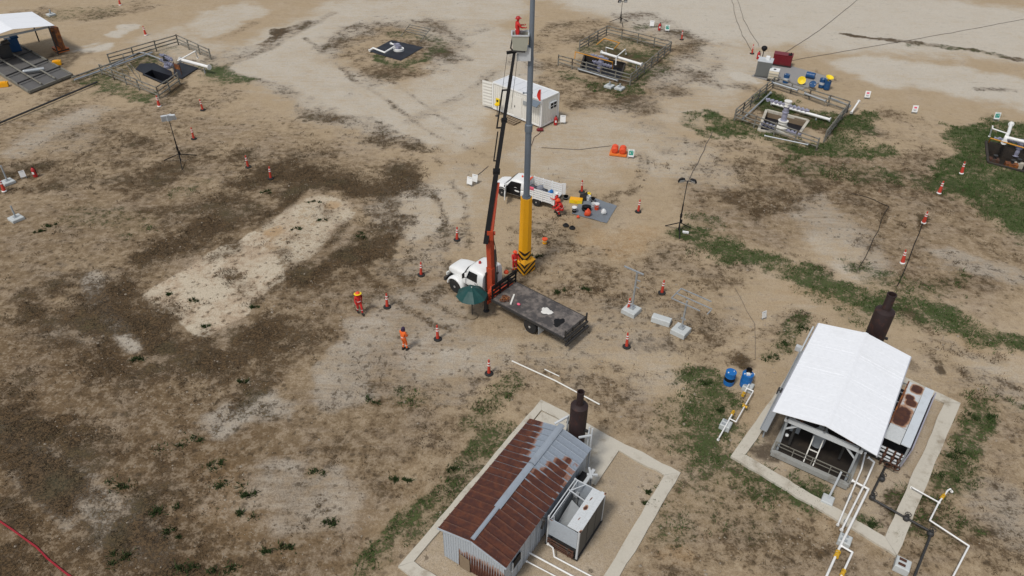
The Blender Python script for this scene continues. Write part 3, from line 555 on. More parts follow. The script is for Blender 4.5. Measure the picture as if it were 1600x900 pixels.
md = smooth(t, plus(aD, cen(n2, 1.5), cen(n3, 1.1), cen(n1, .8)), .34, .72)
dry = mix(t, smooth(t, plus(n3, cen(n4, .8), cen(n2, .6)), .38, .64), (.016, .011, .006), (.132, .085, .043))
dry = mix(t, mth(t, 'MULTIPLY', smooth(t, n1, .5, .68), .35), dry, (.075, .078, .040))
base = mix(t, mth(t, 'MULTIPLY', md, .88), base, dry)
base = mix(t, mth(t, 'MULTIPLY', smooth(t, plus(aG, cen(n2, .6)), .10, .8), .5), base, (.115, .095, .045))
base = mix(t, mth(t, 'MULTIPLY', tuft, .62), base, (.062, .044, .026))
mg = smooth(t, plus(aG, cen(n2, 1.8), cen(n3, 1.5), cen(n1, .8)), .38, .86)
grs = mix(t, smooth(t, plus(n3, cen(n4, .8)), .34, .68), (.026, .046, .012), (.062, .102, .030))
grs = mix(t, mth(t, 'MULTIPLY', smooth(t, n2, .5, .7), .35), grs, (.12, .12, .046))
base = mix(t, mth(t, 'MULTIPLY', mg, .9), base, grs)
base = mix(t, mth(t, 'MULTIPLY', smooth(t, n4, .42, .70), .34), base, (.075, .055, .036))
t.links.new(base, b.inputs['Base Color']); b.inputs['Roughness'].default_value = .95
hh = plus(mth(t, 'MULTIPLY', n3, .7), mth(t, 'MULTIPLY', n4, .3), mth(t, 'MULTIPLY', md, .5), mth(t, 'MULTIPLY', mg, .6))
bump(t, b, hh, .8, .07)
gm.materials.append(m)

# grass blades and stones, scattered where the ground cover is
def scatter_pts(N, xr, yr, key, thr, nz=.9, seed=3):
    rs = np.random.RandomState(seed); x = rs.uniform(*xr, N); y = rs.uniform(*yr, N); l = layers(x, y)
    d = l[key]+(fbm(x, y, 1.9, 77)-.47)*nz*2.0+(fbm(x, y, .6, 78)-.47)*nz
    k = (d > thr) & ((l[key] > .12))
    for pp in (PAD1, PAD2):
        if key == 'D': k &= ~inside(x, y, pp)
    for q in PITS.values(): k &= ~inside(x, y, q)
    return x[k], y[k], rs
def blades(name, x, y, rs, per, hmin, hmax, mat, label):
    n = len(x)*per; X = np.repeat(x, per)+rs.normal(0, .09, n); Y = np.repeat(y, per)+rs.normal(0, .09, n)
    a = rs.uniform(0, 2*np.pi, n); h = rs.uniform(hmin, hmax, n); wd = rs.uniform(.012, .03, n); le = rs.uniform(.2, 1.1, n)*h; la = rs.uniform(0, 2*np.pi, n)
    v = np.empty((n, 3, 3), np.float32)
    v[:, 0] = np.stack([X-np.cos(a)*wd, Y-np.sin(a)*wd, np.full(n, -.03)], 1); v[:, 1] = np.stack([X+np.cos(a)*wd, Y+np.sin(a)*wd, np.full(n, -.03)], 1)
    v[:, 2] = np.stack([X+np.cos(la)*le, Y+np.sin(la)*le, h], 1)
    me = bpy.data.meshes.new(name); me.vertices.add(n*3); me.vertices.foreach_set('co', v.ravel())
    me.loops.add(n*3); me.loops.foreach_set('vertex_index', np.arange(n*3, dtype=np.int32))
    me.polygons.add(n); me.polygons.foreach_set('loop_start', np.arange(0, n*3, 3, dtype=np.int32)); me.polygons.foreach_set('loop_total', np.full(n, 3, np.int32)); me.update(calc_edges=True)
    me.materials.append(mat); o = bpy.data.objects.new(name, me); C.objects.link(o); o['kind'] = 'stuff'; tag(o, label, 'grass'); return o
def blade_mat(name, a, b_):
    m, t, b = mk(name); c = mix(t, noise(t, objco(t), 2.5, 5), a, b_); t.links.new(c, b.inputs['Base Color']); b.inputs['Roughness'].default_value = .9; b.inputs['Specular IOR Level'].default_value = .1; return m
x, y, rs = scatter_pts(90000, (-28, 52), (16, 75), 'G', .5, seed=3)
blades('green_grass', x[:26000], y[:26000], rs, 5, .05, .20, blade_mat('green_blades', (.022, .054, .012), (.080, .125, .036)), 'short green grass and weeds in strips across the yard')
x, y, rs = scatter_pts(80000, (-45, 45), (16, 62), 'D', .55, seed=5)
blades('dry_grass', x[:26000], y[:26000], rs, 4, .04, .15, blade_mat('dry_blades', (.045, .034, .022), (.17, .125, .075)), 'withered brown grass lying in dark patches over the yard')
# weeds growing in separate clumps
wm = blade_mat('weed_blades', (.016, .032, .010), (.055, .075, .026))
WE = [(195, 756, .55), (240, 795, .5), (290, 692, .5), (340, 727, .4), (352, 757, .45), (388, 770, .4), (375, 803, .35), (215, 560, .4), (380, 597, .3), (565, 370, .5), (870, 456, .4), (918, 452, .35), (496, 735, .3), (508, 820, .35), (270, 832, .4), (170, 875, .5), (305, 886, .4), (360, 890, .5), (1225, 537, .4), (1250, 515, .4), (1212, 560, .3), (395, 480, .25), (420, 300, .3), (492, 316, .25), (466, 358, .25), (500, 345, .2), (264, 460, .2), (300, 470, .25), (320, 510, .2), (840, 400, .3), (80, 352, .4), (60, 362, .3), (1103, 600, .35), (1130, 640, .35), (705, 735, .25), (637, 752, .2), (620, 748, .2), (1248, 765, .25), (1360, 822, .3), (1010, 785, .25), (1015, 770, .2), (440, 855, .35), (415, 865, .3), (580, 625, .3), (1485, 745, .4), (1500, 715, .5), (1530, 650, .4)]
for i, (px, py, r_) in enumerate(WE):
    g = G(px, py); rs = np.random.RandomState(100+i); nb = int(50+240*r_); mb = MB(); lobes = [(rs.normal(0, .55)*r_, rs.normal(0, .4)*r_, rs.uniform(.3, .75)) for _ in range(4)]
    for k in range(nb):
        lo = lobes[rs.randint(4)]; a, q = rs.uniform(0, 6.28), r_*lo[2]*abs(rs.normal(0, .62))
        p = Vector((g.x+lo[0]*1.5+q*math.cos(a)*1.25, g.y+lo[1]+q*math.sin(a), -.03)); h = rs.uniform(.05, .20); d = Vector((rs.normal(0, .6)*h, rs.normal(0, .6)*h, h)); s_ = Vector((math.cos(a*7), math.sin(a*7), 0))*.03
        mb.add([p-s_, p+s_, p+d*.6+s_*.8, p+d], [(0, 1, 2), (0, 2, 3)])
    o = mb.build('weed_clumps', wm, kind='stuff') if False else None
    if i == 0: allw = MB()
    allw.add(mb.v, mb.f)
o = allw.build('weed_clumps', wm); o['kind'] = 'stuff'; tag(o, 'dark green weed clumps dotted over the bare earth', 'weeds')
# loose stones
rs = np.random.RandomState(9); N = 9000; sx = rs.uniform(-26, 32, N); sy = rs.uniform(17, 60, N); st = MB()
V8 = [Vector(p) for p in ((1, 0, 0), (-1, 0, 0), (0, 1, 0), (0, -1, 0), (0, 0, 1), (0, 0, -1))]
F8 = [(0, 2, 4), (2, 1, 4), (1, 3, 4), (3, 0, 4), (2, 0, 5), (1, 2, 5), (3, 1, 5), (0, 3, 5)]
kk = fbm(sx, sy, .35, 200) > .44
vs, fs = [], []
for x_, y_ in zip(sx[kk], sy[kk]):
    q = rs.uniform(.02, .055) if rs.rand() < .93 else rs.uniform(.06, .11); a = rs.uniform(0, 6.28); o_ = len(vs)
    for p in V8:
        e = rotz(p, a); vs.append((x_+e.x*q*rs.uniform(.6, 1.3), y_+e.y*q*rs.uniform(.6, 1.3), -.02+e.z*q*.7))
    fs += [tuple(i_+o_ for i_ in f) for f in F8]
me = bpy.data.meshes.new('loose_stones'); me.from_pydata(vs, [], fs); me.materials.append(paint('limestone_bits', (.30, .25, .19), .95, dirt=.6, scale=.6))
o = bpy.data.objects.new('loose_stones', me); C.objects.link(o); o['kind'] = 'stuff'; tag(o, 'small pale stones lying loose on the earth', 'stones')
# ------------------------------------------------------------------ concrete kerbs
def kerb(name, label, Q, wd, h, extra=None):
    o = thing(name, label, 'kerb', (Q[0].x, Q[0].y, 0)); n = len(Q); cen_ = sum(Q, Vector())/n
    I = []
    for i in range(n):
        p, a, b_ = Q[i], (Q[i-1]-Q[i]).normalized(), (Q[(i+1) % n]-Q[i]).normalized()
        s_ = abs(a.cross(b_).z); I.append(p+(a*wd[i]+b_*wd[i-1])/s_)
    for i in range(n):
        j = (i+1) % n; mb = MB(); N = 16; g = .006
        A0, A1, B0, B1 = Q[i], Q[j], I[i], I[j]
        L = (A1-A0).length; rs = np.random.RandomState(int(L*100)); top, bot = [], []
        for k in range(N+1):
            f = g/L+(1-2*g/L)*k/N; jo, ji = rs.normal(0, .035), rs.normal(0, .03)
            if k in (0, N): jo = ji = 0
            nn = (B0-A0).normalized()
            top.append((A0.lerp(A1, f)+nn*jo+Vector((0, 0, h+rs.normal(0, .006))), B0.lerp(B1, f)+nn*ji+Vector((0, 0, h+rs.normal(0, .006)))))
        for k in range(N):
            a, b_, c, d = top[k][0], top[k+1][0], top[k+1][1], top[k][1]; z = Vector((0, 0, h+.1))
            mb.add([a, b_, c, d, a-z, b_-z, c-z, d-z], [(0, 1, 2, 3), (0, 4, 5, 1), (3, 2, 6, 7)])
        mb.build('kerb_side', M['concrete'], o, world=True)
    return o
kerb('concrete_kerb', 'low pale concrete kerb round the rusty tin shed', PAD1, [.42, .62, .62, .62], .09)
kerb('concrete_kerb', 'low pale concrete kerb round the white roofed compressor shelter', PAD2, [.62, .72, .6, .55], .11)

# ------------------------------------------------------------------ the mast
MP = Vector((.82, 41.23, 0))
ms = thing('lightning_mast', 'tall grey steel mast rising from a yellow column with striped foot', 'mast', MP, R(0))
def octa(r, z, n=8, off=math.pi/8): return [Vector((r*math.cos(off+2*math.pi*k/n), r*math.sin(off+2*math.pi*k/n), z)) for k in range(n)]
mb = MB(); mb.loft([octa(.47, 1.0), octa(.40, 5.75)], smooth=False); mb.build('column', M['yellow'], ms)
mb = MB(); mb.loft([octa(.42, 1.0), octa(.475, 1.02), octa(.472, 1.72), octa(.42, 1.74)], smooth=False); mb.build('striped_band', M['hazard'], ms)
mb = MB(); q = math.pi/4
mb.loft([[rotz(p, q) for p in ((-.52, -.52, .0), (.52, -.52, 0), (.52, .52, 0), (-.52, .52, 0))], [rotz(p, q) for p in ((-.52, -.52, .88), (.52, -.52, .88), (.52, .52, .88), (-.52, .52, .88))]], smooth=False)
mb.build('striped_foot', M['hazard'], ms)
mb = MB(); mb.loft([[rotz((x*.55, y*.55, .88), q) for x, y in ((-1, -1), (1, -1), (1, 1), (-1, 1))], [rotz((x*.36, y*.36, 1.13), q) for x, y in ((-1, -1), (1, -1), (1, 1), (-1, 1))]], smooth=False); mb.build('foot_cap', M['yellow'], ms)
mb = MB(); mb.lathe([(.30, 5.75), (.30, 5.85)], n=8); mb.lathe([(.20, 5.85), (.195, 10.4)], n=16); mb.lathe([(.175, 10.75), (.165, 15)], n=16); mb.lathe([(.15, 15), (.12, 21), (.10, 25)], n=16); mb.build('pole', M['polegrey'], ms)
mb = MB(); mb.lathe([(.23, 10.35), (.24, 10.5), (.24, 10.8), (.2, 10.86)], n=16); mb.build('joint_collar', M['polegrey'], ms)
mb = MB(); mb.lathe([(.185, 12.78), (.185, 12.86)], n=12); mb.cyl((-.16, 0, 12.8), (-.34, -.05, 12.82), .03); mb.ball((-.36, -.05, 12.82), .06); mb.build('bracket', M['polegrey'], ms)
mb = MB(); mb.tube([(-.14, -.05, 16.5), (-.55, -.1, 16.45), (-.68, -.1, 16.1)], .025); mb.build('hook_arm', M['galv'], ms)

# ------------------------------------------------------------------ wheels
def wheel(parent, c, r, wd, rim=.58, side=1, dual=False):
    """axle along local y; side = +1 when the outer face looks to +y"""
    w_ = MB(); h = wd/2
    w_.lathe([(r*.62, -h), (r*.9, -h), (r, -h*.7), (r, h*.7), (r*.9, h), (r*.62, h)], c, 22, (0, 1, 0))
    o = w_.build('wheel', M['rubber'], parent)
    q = MB(); y = side*h*.75
    q.lathe([(r*.63, 0), (r*.60, side*.03), (r*.5, -side*.04), (r*.2, -side*.03), (r*.17, side*.05), (.001, side*.06)], (c[0], c[1]+y, c[2]), 18, (0, 1, 0))
    q.build('rim', M['aluminium'], o)
    return o
def ring(x, hw, z0, z1, p=5.0, taper=0.0, n=28, yo=0.0):
    r_ = []
    for k in range(n):
        t = 2*math.pi*(k+.5)/n; c, s_ = math.cos(t), math.sin(t)
        y = math.copysign(abs(c)**(2/p), c); z = math.copysign(abs(s_)**(2/p), s_)
        f = (z+1)/2; r_.append(Vector((x, yo+y*hw*(1-taper*max(0, f-.42)/.58), z0+(z1-z0)*f)))
    return r_

# ------------------------------------------------------------------ crane truck, seen from its left side
th = R(141.2); tr = thing('crane_truck', 'white cab flatbed truck with its red and black crane boom raised', 'truck', (1.83, 35.42, 0), th)
mb = MB()
for y in (-.38, .38): mb.box((2.6, y, .83), (9.2, .09, .26))
for x in (-2.2, -.6, .9, 2.4, 4.6, 6.4): mb.box((x, 0, .83), (.09, .66, .2))
mb.cyl((0, -1.0, .5), (0, 1.0, .5), .11); mb.cyl((6.3, -1.0, .48), (6.3, 1.0, .48), .08); mb.build('chassis', M['dark'], tr)
mb = MB(); mb.box((.2, 0, 1.14), (5.62, 2.42, .07)); mb.build('deck', M['deck'], tr)
mb = MB()
for y in (-1.22, 1.22): mb.box((.2, y, 1.10), (5.66, .05, .17))
for k in range(9): mb.box((-2.4+k*.66, 0, 1.03), (.08, 2.36, .13))
mb.build('deck_frame', M['dark'], tr)
# headboard rack and tail rack
hb = MB()
for y in (-1.16, -.4, .4, 1.16): hb.box((2.99, y, 1.62), (.08, .08, .92))
for z in (1.35, 1.62, 1.9, 2.08): hb.box((3.02, 0, z), (.06, 2.36, .10))
hb.build('headboard', M['black'], tr)
tb = MB()
for y in (-1.15, -.45, .3, 1.05): tb.box((-2.62, y, 1.28), (.08, .08, .32 if abs(y) < 1 else .62))
for z in (1.24, 1.4): tb.box((-2.62, -.05, z), (.05, 2.3, .06))
tb.build('tail_rail', M['dark'], tr)
tb = MB(); tb.box((-2.78, 0, .62), (.14, 2.35, .16)); tb.box((-2.70, 0, .95), (.12, 2.4, .12)); tb.beam((-2.74, .8, .7), (-2.7, .8, .98), .08, .08); tb.beam((-2.74, -.8, .7), (-2.7, -.8, .98), .08, .08); tb.build('rear_bumper', M['dark'], tr)
for y in (-.62, .62):
    mbm = MB(); mbm.plate([(-.78, y*1.55-.26, .36), (-.78, y*1.55+.26, .36), (-.74, y*1.55+.26, 1.0), (-.74, y*1.55-.26, 1.0)], .015); mbm.build('mud_flap', M['lgrey'], tr)
for s_ in (1, -1):
    wheel(tr, (0, s_*.98, .49), .49, .30, side=s_); wheel(tr, (0, s_*.64, .49), .49, .26, side=s_); wheel(tr, (6.3, s_*.98, .48), .49, .30, side=s_)
# the cab: hood and cabin lofted, fenders round the front wheels
W_ = M['white']
mb = MB(); mb.loft([ring(5.30, .80, .95, 1.74, 5), ring(5.9, .80, .95, 1.72, 4.5), ring(6.7, .72, .92, 1.62, 4), ring(7.15, .64, .92, 1.50, 4), ring(7.30, .56, .98, 1.36, 4)]); mb.build('hood', W_, tr)
for s_ in (1, -1):
    f = MB(); rr = []
    for k in range(11):
        a = math.pi*k/10; c = Vector((6.3-.66*math.cos(a), 0, .55+.62*math.sin(a)))
        d = Vector((-math.cos(a), 0, math.sin(a)))
        rr.append([c+Vector((0, s_*y, 0))+d*q for y, q in ((.62, .02), (.95, .06), (1.12, .02), (1.17, -.06), (1.14, -.09), (.62, -.09))])
    f.loft(rr); f.build('fender', W_, tr)
mb = MB(); mb.loft([ring(3.98, 1.0, .98, 2.36, 6, .10), ring(4.05, 1.04, .92, 2.44, 6, .10), ring(5.05, 1.04, .92, 2.46, 6, .12), ring(5.32, 1.02, .92, 2.38, 6, .2), ring(5.62, .98, .92, 1.78, 6, .08), ring(5.72, .94, .95, 1.66, 6, 0)]); cab = mb.build('cab', W_, tr)
def side_y(x, z, s_):   # outer face of the cabin
    f = (z-.92)/1.53; return s_*(1.04*(1-.11*max(0, f-.42)/.58)+.004)
for s_ in (1, -1):
    p = [(4.42, 1.66), (5.30, 1.66), (5.12, 2.24), (4.42, 2.26)]
    mb = MB(); mb.plate([(x, side_y(x, z, s_), z) for x, z in p], .02, (0, s_, 0)); mb.build('side_window', M['glass'], cab)
    mb = MB(); mb.tube([(5.3, s_*1.05, 1.7), (5.35, s_*1.25, 1.75), (5.35, s_*1.25, 2.1), (5.2, s_*1.04, 2.2)], .02, 6); mb.box((5.35, s_*1.27, 1.93), (.05, .2, .36)); mb.build('mirror', M['dark'], tr)
    mb = MB()
    mb.beam((4.36, s_*1.048, 1.0), (4.36, s_*1.048, 1.64), .018, .014); mb.beam((5.38, s_*1.048, 1.0), (5.38, s_*1.045, 1.64), .018, .014); mb.beam((4.36, s_*1.048, 1.0), (5.38, s_*1.048, 1.0), .014, .018); mb.box((4.52, s_*1.06, 1.52), (.16, .03, .04))
    mb.build('door_trim', M['grey'], cab)
    mb = MB(); mb.box((4.9, s_*.98, .74), (1.1, .26, .06)); mb.box((4.9, s_*.9, .60), (1.0, .46, .34)); mb.build('step_tank', M['dark'], tr)
    mb = MB(); mb.box((7.22, s_*.76, .98), (.10, .26, .2)); mb.build('headlight', M['silver'], tr)
mb = MB(); mb.plate([(3.992, -.62, 1.72), (3.992, .62, 1.72), (4.02, .58, 2.24), (4.02, -.58, 2.24)], .02, (-1, 0, .05)); mb.build('rear_window', M['glass'], cab)
mb = MB(); mb.plate([(5.66, -.84, 1.76), (5.66, .84, 1.76), (5.38, .76, 2.30), (5.38, -.76, 2.30)], .022, (1, 0, .5)); mb.build('windscreen', M['glass'], cab)
mb = MB(); mb.box((7.28, 0, .62), (.16, 2.1, .24)); mb.build('front_bumper', M['dark'], tr)
mb = MB(); mb.plate([(7.31, -.5, 1.0), (7.31, .5, 1.0), (7.29, .46, 1.34), (7.29, -.46, 1.34)], .02, (1, 0, 0)); mb.build('grille', M['dark'], tr)
mb = MB(); mb.lathe([(.09, 2.46), (.09, 2.5), (.08, 2.6), (.03, 2.63)], (4.95, .1, 0), 10); mb.build('beacon', M['red'], cab)
mb = MB(); mb.tube([(3.86, .78, .8), (3.86, .78, 2.55), (3.78, .8, 2.65)], .05); mb.build('exhaust_pipe', M['dark'], tr)
# crane: base and outriggers behind the cab, column, telescopic boom, bucket
def L2W(p): return Vector(tr.location)+rotz(p, th)
cb = L2W((3.62, .48, 0)); fx = Vector((math.cos(th), math.sin(th), 0)); lx = Vector((-math.sin(th), math.cos(th), 0)); Z = Vector((0, 0, 1))
mb = MB(); mb.box((3.45, .1, 1.05), (.62, 1.1, .5)); mb.box((3.45, 0, .78), (.36, 2.5, .28)); mb.build('crane_base', M['crane'], tr)
for s_ in (1, -1):
    mb = MB(); mb.box((3.45, s_*1.22, .70), (.2, .2, 1.0)); mb.cyl((3.45, s_*1.22, .22), (3.45, s_*1.22, .05), .06); mb.lathe([(.2, .0), (.2, .05), (.1, .07)], (3.45, s_*1.22, 0)); mb.build('outrigger', M['dark'], tr)
mb = MB(); mb.beam((3.45, .95, 1.2), (3.42, .55, 1.75), .16, .2); mb.cyl((3.3, .3, 1.3), (3.3, .6, 1.8), .07); mb.box((3.4, .75, 1.3), (.35, .35, .3)); mb.build('slew_drive', M['crane'], tr)
ct = cb+Vector((-.12, -.05, 5.25)); side = Vector((1, 0, 0))
mb = MB(); a0 = cb+Z*1.25; am = cb+Vector((-.04, 0, 3.0)); mb.beam(a0, am, .44, .44, fx); mb.beam(am-Z*.02, ct+Z*.15, .36, .36, fx); mb.build('column', M['crane'], tr, world=True)
mb = MB(); mb.beam(cb+side*.28+Z*1.5, cb+side*.2+Z*4.3, .11, .11); mb.cyl(cb+side*.24+Z*2.6, cb+side*.26+Z*1.6, .09); mb.tube([cb+side*.3+Z*1.2, cb+side*.38+Z*2.4, cb+side*.25+Z*4.4, ct+side*.2], .025, 6); mb.build('lift_cylinder', M['dark'], tr, world=True)
mb = MB(); mb.box(ct+Vector((.03, -.02, .25)), (.36, .5, .62)); mb.cyl(ct+Vector((-.3, 0, .3)), ct+Vector((.34, 0, .3)), .13); mb.build('knuckle', M['crane'], tr, world=True)
T = G(804, 80, 15.35); K0 = ct+Vector((-.16, -.1, .25)); bd = (T-K0).normalized(); LB = (T-K0).length
ra = (1, 0, 0)
def bp(f): return K0+bd*(LB*f)
bs = bd.cross(Vector(ra)).normalized()
mb = MB(); mb.beam(K0-bd*.55, bp(.36), .36, .30, ra); mb.build('outer_boom', M['black'], tr, world=True)
off = Vector((.19, -.02, 0))
mb = MB(); mb.beam(K0+off+bd*.1, bp(.30)+off, .16, .22, ra); mb.cyl(K0+off*1.6+bd*.3, bp(.2)+off*1.3, .07); mb.build('boom_cylinder', M['crane'], tr, world=True)
mb = MB(); mb.beam(bp(.36), bp(.64), .30, .25, ra); mb.box(bp(.36), (.42, .42, .2)); mb.build('middle_boom', M['black'], tr, world=True)
mb = MB(); mb.beam(bp(.64), bp(.88), .24, .20, ra); mb.beam(bp(.88), T, .17, .17, ra); mb.box(bp(.64), (.34, .34, .16)); mb.build('inner_boom', M['black'], tr, world=True)
hl = Vector((-.36, -.05, 0)); mb = MB(); mb.tube([bp(.80), bp(.80)+hl, bp(.60)+hl, bp(.60)], .05, 6); mb.tube([bp(.58)+hl*.75, bp(.42)+hl*.7, bp(.42)], .04, 6); mb.build('boom_guard', M['black'], tr, world=True)
mb = MB(); mb.beam(T+Vector((-.45, -.05, -.08)), T+Vector((.18, .02, .0)), .13, .15); mb.cyl(T+Vector((-.4, -.1, -.05)), bp(.80)+hl, .012, n=5); mb.cyl(T+Vector((.2, -.1, -.1)), bp(.70)+Vector((.3, 0, 0)), .012, n=5); mb.build('boom_head', M['black'], tr, world=True)
BK = T+Vector((.30, .10, .10))  # bucket floor centre
mb = MB(); mb.beam(T, T+Vector((.05, .05, .62)), .16, .16); mb.tube([BK+Vector((-.40, -.3, .0)), BK+Vector((-.52, -.3, .15)), BK+Vector((-.42, -.3, .8))], .045, 6); mb.beam(BK+Vector((-.45, -.3, 0)), BK+Vector((.3, -.3, -.05)), .08, .08); mb.build('bucket_yoke', M['dark'], tr, world=True)
mb = MB()
def bring(h, z, r_=.42): return [BK+Vector((x*r_, y*r_*.85, z)) for x, y in ((-1, -1), (1, -1), (1, 1), (-1, 1))]
o1, o2 = bring(0, 0, .38), bring(0, .85, .48); i1, i2 = bring(0, .05, .34), bring(0, .85, .44)
mb.loft([o1, o2, i2, i1], cap=False, smooth=False); mb.add(o1, [(3, 2, 1, 0)]); mb.add(i1, [(0, 1, 2, 3)]); mb.build('bucket', paint('bucket_grey_green', (.40, .40, .33), .5, dirt=.3), tr, world=True)
mb = MB()
rim_ = [p+Vector((0, 0, .02)) for p in bring(0, .85, .47)]
for k in range(4): mb.beam(rim_[k], rim_[(k+1) % 4], .07, .07)
mb.build('bucket_rim', M['lgrey'], tr, world=True)
mb = MB(); c_ = BK+Vector((.22, .10, -.62)); mb.loft([[c_+Vector((x*.40, y*.3, z)) for x, y in ((-1, -1), (1, -1), (1, 1), (-1, 1))] for z in (0, .72)], smooth=False); mb.build('bucket_liner', M['lgrey'], tr, world=True)

# loose things lying on the deck
def on_deck(mb, name, mat, label, cat, lp): return solo(mb, name, mat, label, cat, L2W(lp))
def lw(mb): mb.v = [L2W(p) for p in mb.v]; return mb
mb = lw(MB().beam((2.2, -.05, 1.215), (1.75, .85, 1.215), .10, .07)); on_deck(mb, 'board', M['cream'], 'short pale board lying on the truck deck near the headboard', 'board', (2, .4, 1.18))
mb = MB()
for k in range(10): mb.torus((2.35+random.uniform(-.2, .2), .75+random.uniform(-.25, .2), 1.21+k*.012), .13, .022, (random.uniform(-.3, .3), random.uniform(-.3, .3), 1), 10, 5)
on_deck(lw(mb), 'chain_heap', M['rustorange'], 'rusty orange heap of chain beside the headboard on the deck', 'chain', (2.35, .75, 1.18))
mb = lw(MB().ball((1.35, .55, 1.24), .11, 8, 6, (1.2, .9, .6))); on_deck(mb, 'rag', M['pink'], 'small pink rag dropped on the dark truck deck', 'rag', (1.35, .55, 1.18))
def splat(c, rx, ry, seed, n=26, h=.02):
    rs = np.random.RandomState(seed); mb = MB(); R1 = [1+.07*rs.normal()+.16*math.sin(3*k*6.28/n+seed)+.10*math.sin(5*k*6.28/n+2*seed) for k in range(n)]
    r1 = [Vector((c[0]+rx*R1[k]*math.cos(6.283*k/n), c[1]+ry*R1[k]*math.sin(6.283*k/n), c[2])) for k in range(n)]
    r2 = [Vector((c[0]+.55*rx*R1[k]*math.cos(6.283*k/n), c[1]+.55*ry*R1[k]*math.sin(6.283*k/n), c[2]+h)) for k in range(n)]
    mb.add(r1+r2, [(k, (k+1) % n, n+(k+1) % n, n+k) for k in range(n)], True); mb.add(r2, [tuple(range(n))], True); return mb
on_deck(lw(splat((-.35, -.1, 1.177), .38, .30, 4)), 'spilled_powder', M['powder'], 'white powder spilled on the middle of the truck deck', 'powder', (-.35, -.1, 1.176))
on_deck(lw(splat((-1.55, .25, 1.177), .30, .42, 8, h=.012)), 'oil_puddle', M['black'], 'black oily puddle on the rear of the truck deck', 'puddle', (-1.55, .25, 1.176))
mb = lw(MB().lathe([(.17, 1.33), (.16, 1.42), (.10, 1.5), (.0, 1.53)], (3.45, -.75, .62), 12)); mb.v = mb.v
solo(mb, 'hard_hat', M['orange'], 'orange hard hat set down behind the truck cab', 'hard hat', L2W((3.45, -.75, 1.95)))

# ------------------------------------------------------------------ green umbrella beside the cab
uc = G(738, 494); um = thing('sun_umbrella', 'dark green yard umbrella open beside the white truck cab', 'umbrella', uc)
mb = MB(); mb.lathe([(.36, 0), (.36, .07), (.2, .12), (.06, .14)], n=18); mb.build('base', paint('umbrella_base_concrete', (.22, .17, .11), .9), um)
mb = MB(); mb.cyl((0, 0, .1), (0, 0, 2.25), .03); mb.build('pole', M['dark'], um)
mb = MB(); n8 = 8; R8 = 1.0
prof = [(.02, 2.30), (.35, 2.20), (.7, 2.01), (1.0, 1.74)]
for k in range(n8):
    a0, a1 = 2*math.pi*k/n8+.2, 2*math.pi*(k+1)/n8+.2
    for (r0, z0), (r1, z1) in zip(prof[:-1], prof[1:]):
        s0, s1 = r0*.035, r1*.05
        m0, m1 = (a0+a1)/2, (a0+a1)/2
        P_ = lambda r, a, z: Vector((r*math.cos(a), r*math.sin(a), z))
        A, B_, C_, D_ = P_(r0, a0, z0), P_(r0, a1, z0), P_(r1, a1, z1), P_(r1, a0, z1)
        mm0 = (A+B_)/2+Vector((0, 0, -s0)); mm1 = (C_+D_)/2+Vector((0, 0, -s1))
        for off_, rev in ((0, 0), (-.012, 1)):
            O = Vector((0, 0, off_)); mb.add([A+O, mm0+O, mm1+O, D_+O], [(0, 1, 2, 3) if not rev else (3, 2, 1, 0)]); mb.add([mm0+O, B_+O, C_+O, mm1+O], [(0, 1, 2, 3) if not rev else (3, 2, 1, 0)])
mb.build('canopy', M['green'], um)
for k in range(n8):
    a = 2*math.pi*k/n8+.2; r_ = MB(); r_.tube([(0.03*math.cos(a), .03*math.sin(a), 2.28), (.7*math.cos(a), .7*math.sin(a), 1.98), (.99*math.cos(a), .99*math.sin(a), 1.71)], .012, 5); r_.build('rib', M['dark'], um)
mb = MB(); mb.lathe([(.03, 2.28), (.03, 2.34), (.0, 2.38)], n=8); mb.build('finial', M['silver'], um)

# ------------------------------------------------------------------ pickup, seen from its left side
ph = R(152); pk = thing('pickup_truck', 'white pickup with tall slatted bed sides and its driver door open', 'pickup', Vector((1.78, 49.7, 0))-rotz((0, .82, 0), ph), ph)
PW = L2W
def rp(p): return Vector(pk.location)+rotz(p, ph)
mb = MB(); mb.loft([ring(1.18, .84, .42, .98, 6), ring(1.6, .86, .36, 1.02, 6), ring(2.5, .86, .36, 1.04, 6), ring(3.2, .85, .38, 1.02, 5), ring(3.7, .78, .42, .92, 4.5), ring(3.92, .64, .48, .78, 4)]); mb.build('body', M['white'], pk)
mb = MB(); mb.loft([ring(1.20, .80, .95, 1.62, 6, .14), ring(1.28, .82, .9, 1.70, 6, .15), ring(2.0, .83, .9, 1.73, 6, .16), ring(2.35, .82, .9, 1.64, 6, .16), ring(2.85, .81, .9, 1.12, 6, .04), ring(2.95, .80, .9, 1.04, 6)]); pc = mb.build('cab', M['white'], pk)
mb = MB(); mb.plate([(2.93, -.70, 1.09), (2.93, .70, 1.09), (2.40, .62, 1.60), (2.40, -.62, 1.60)], .03, (1, 0, .9)); mb.build('windscreen', M['glass'], pc)
def py(z, s_): return s_*(.826*(1-.15*max(0, (z-.9)/.83-.42)/.58)+.006)
mb = MB(); mb.plate([(1.40, py(1.14, -1), 1.14), (2.62, py(1.14, -1), 1.14), (2.3, py(1.56, -1), 1.56), (1.40, py(1.58, -1), 1.58)], .02, (0, -1, 0)); mb.build('side_window', M['glass'], pc)
mb = MB(); mb.plate([(1.42, .878, .50), (2.66, .878, .50), (2.66, .875, 1.06), (2.3, py(1.56, 1)+.015, 1.56), (1.42, py(1.58, 1)+.015, 1.58)], .012, (0, 1, 0)); mb.build('door_opening', M['black'], pc)
dr = MB(); dd = rotz((1, 0, 0), R(72)); h0 = Vector((2.66, .90, 0))
def dp(x, z, o_=0): return h0+Vector((-math.cos(R(66))*x, math.sin(R(66))*x, z))
